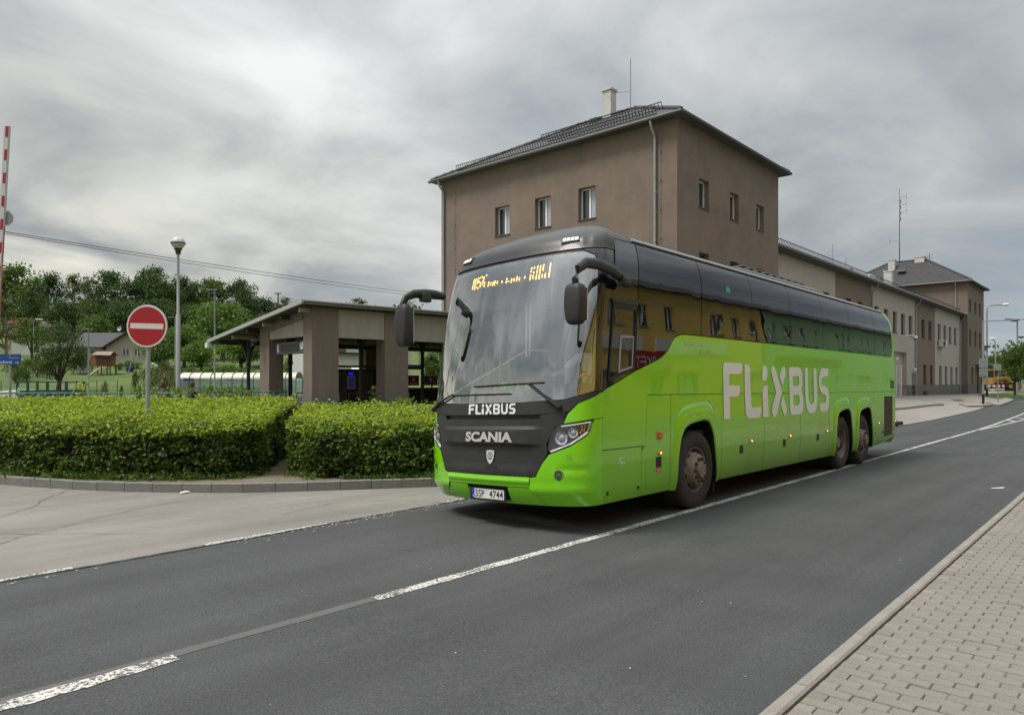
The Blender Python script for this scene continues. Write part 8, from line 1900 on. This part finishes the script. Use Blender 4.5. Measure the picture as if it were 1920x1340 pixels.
# wheel loader and road-works barrier
def loader():
    Y = 108.; x, y = base_at(1873, Y); z = gz(x, y); t = thing('wheel_loader', 'yellow wheel loader with dark cab parked beyond the forecourt', 'loader', (x, y, z), ANG, local=True)
    m_y = mat('loader_yellow', (.36, .19, .03), .45, var=.1); s = 1 / 12.2   # metres per pixel there
    P = lambda px, py: ((px - 1873) * Y / 1320, 1.65 + (716 - py) / 1320 * Y - z)
    def bx(n, px0, py0, px1, py1, y0, y1, m, bev=.05):
        a, b = P(px0, py1), P(px1, py0); mb = MB(); mb.box(a[0], y0, a[1], b[0], y1, b[1]); return mb.build(n, m, t, bevel=bev)
    bx('engine_hood', 1853, 708, 1872, 721, -1.0, 1.0, m_y); bx('fender', 1860, 706, 1884, 712, -1.2, 1.2, m_y)
    c = bx('cab', 1857.5, 694, 1879, 709, -.8, .8, mat('cab_glass', (.02, .025, .028), .1, coat=.5)); bx('cab_roof', 1856.5, 692.5, 1881, 694.5, -.9, .9, m_y, .02)
    for px in (1857.5, 1868, 1878.5):
        a, b = P(px, 709), P(px, 694); mb = MB(); mb.box(a[0] - .06, -.86, a[1], a[0] + .06, -.80, b[1]); mb.build('cab_post', m_y, t)
    a, b = P(1880, 706), P(1893, 722); mb = MB(); mb.beam((a[0], -.3, a[1]), (b[0], -.3, b[1]), .2, .5); mb.beam((a[0], .3, a[1]), (b[0], .3, b[1]), .2, .5); mb.build('lift_arm', m_y, t)
    q = P(1896, 724); mb = MB(); mb.lathe([(.0, -1.3), (.75, -1.3), (.75, 1.3), (0, 1.3)], 10, Matrix.Translation((q[0], 0, q[1])) @ Matrix.Rotation(R(90), 4, 'X')); mb.build('bucket', mat('bucket_rust', (.16, .12, .09), .8), t)
    for px in (1861, 1884):
        for yy in (-1.1, 1.1):
            q = P(px, 724); mb = MB(); mb.lathe([(0, -.22), (.3, -.22), (.66, -.2), (.70, 0), (.66, .2), (.3, .22), (0, .22)], 20, Matrix.Translation((q[0], yy, .72)) @ Matrix.Rotation(R(90), 4, 'X')); w = mb.build('wheel', m_rub, t, smooth=True)
            mb = MB(); mb.lathe([(0, .24), (.3, .235), (.32, .2)], 14, Matrix.Translation((q[0], yy * 1.01, .72)) @ Matrix.Rotation(R(90), 4, 'X')); mb.build('rim', m_y, w)
loader()
def roadworks():
    Y = 100.; t = thing('roadworks_barrier', 'red and white roadworks barrier boards in front of the wheel loader', 'barrier', (*base_at(1868, Y), gz(*base_at(1868, Y))))
    for row, (y0, y1) in enumerate(((721.5, 725.5), (728.5, 730.5))):
        n = 7
        for k in range(n):
            a, b = 1852.5 + 31 * k / n, 1852.5 + 31 * (k + 1) / n; p0, p1 = Vector(ray(a, (y0 + y1) / 2, Y)), Vector(ray(b, (y0 + y1) / 2, Y)); mb = MB(); mb.beam(p0, p1, .04, (y1 - y0) / 1320 * Y); mb.build('board_segment', m_red if (k % 2 == 1 and row == 0) else m_wht, t)
    for px in (1853, 1868, 1883):
        a, b = ray(px, 721, Y), ray(px, 735, Y); mb = MB(); mb.tube([a, (b[0], b[1], gz(b[0], b[1]))], .04, 5); mb.build('leg', m_zincl, t)
    mb = MB()
    for k in range(6): q = ray(1889 + 5 * k, 733, 112 + 2 * k); mb.lathe([(0, .8 + .2 * (k % 2)), (1.0, .5), (1.9, -.6)], 7, Matrix.Translation((q[0], q[1], gz(q[0], q[1]) + .3)))
    tag(mb.build('earth_heap', mat('earth', (.20, .155, .12), .95, var=.3, vscale=2), smooth=False), 'heap of excavated earth behind the young street tree', 'heap', kind='stuff')
roadworks()
# low kerbed islands on the forecourt
def island(name, poly, h, m_top):
    o = panel(name, poly, lambda x, y, d=0.: (x, y, gz(x, y) + .02 + h - d), m_top, None, sx=2, sy=2, thick=h); struct(o)
    n = len(poly)
    for i in range(n):
        a, b = Vector(poly[i]), Vector(poly[(i + 1) % n]); L = (b - a).length; k = max(1, round(L / 2)); 
        for j in range(k):
            p, q = a.lerp(b, j / k), a.lerp(b, (j + 1) / k); mb = MB(); mb.beam((p.x, p.y, gz(p.x, p.y) + h - .03), (q.x, q.y, gz(q.x, q.y) + h - .03), .14, .12); mb.build('kerb_stone', m_conc, o)
island('paved_island', [(44.5, 11.05), (49, 10.95), (56, 11.05), (58.5, 10.9), (58, 12.4), (50, 13.6), (44.5, 13.6)], .11, m_plaza)
island('paved_island', [(62.5, 10.05), (66, 9.75), (70.5, 9.65), (71.2, 10.0), (69, 10.9), (64, 10.8)], .11, m_plaza)
island('paved_island', [(72, 9.35), (78, 9.7), (92, 10.6), (93, 11.4), (74, 10.4)], .11, m_plaza)
d = panel('drain_cover', [(68.0, 11.6), (71.5, 11.6), (71.5, 12.1), (68, 12.1)], lambda x, y, q=0.: (x, y, gz(x, y) + .05), mat('drain_iron', (.08, .075, .07), .7), None, sx=2, sy=2, thick=0); struct(d)
t = thing('rubber_stop', 'small dark block on the road edge just behind the coach', 'block', (33.6, 8.05, gz(33.6, 8.05)), local=True)
mb = MB(); mb.box(-.6, -.18, 0, .6, .18, .16); mb.build('block', m_rub, t, bevel=.03)
for i, (x, y) in enumerate([(59.5, 14.9), (73.1, 15.0)]):
    o = tree_obj(K['bush'][0], x, y, gz(x, y), i, .18 if i else .22, ('small weed growing at the plinth beside the porch step', 'small weed tuft at the foot of the striped wing')[i], 'weeds along the wing', 'weed_plant', 'weed')
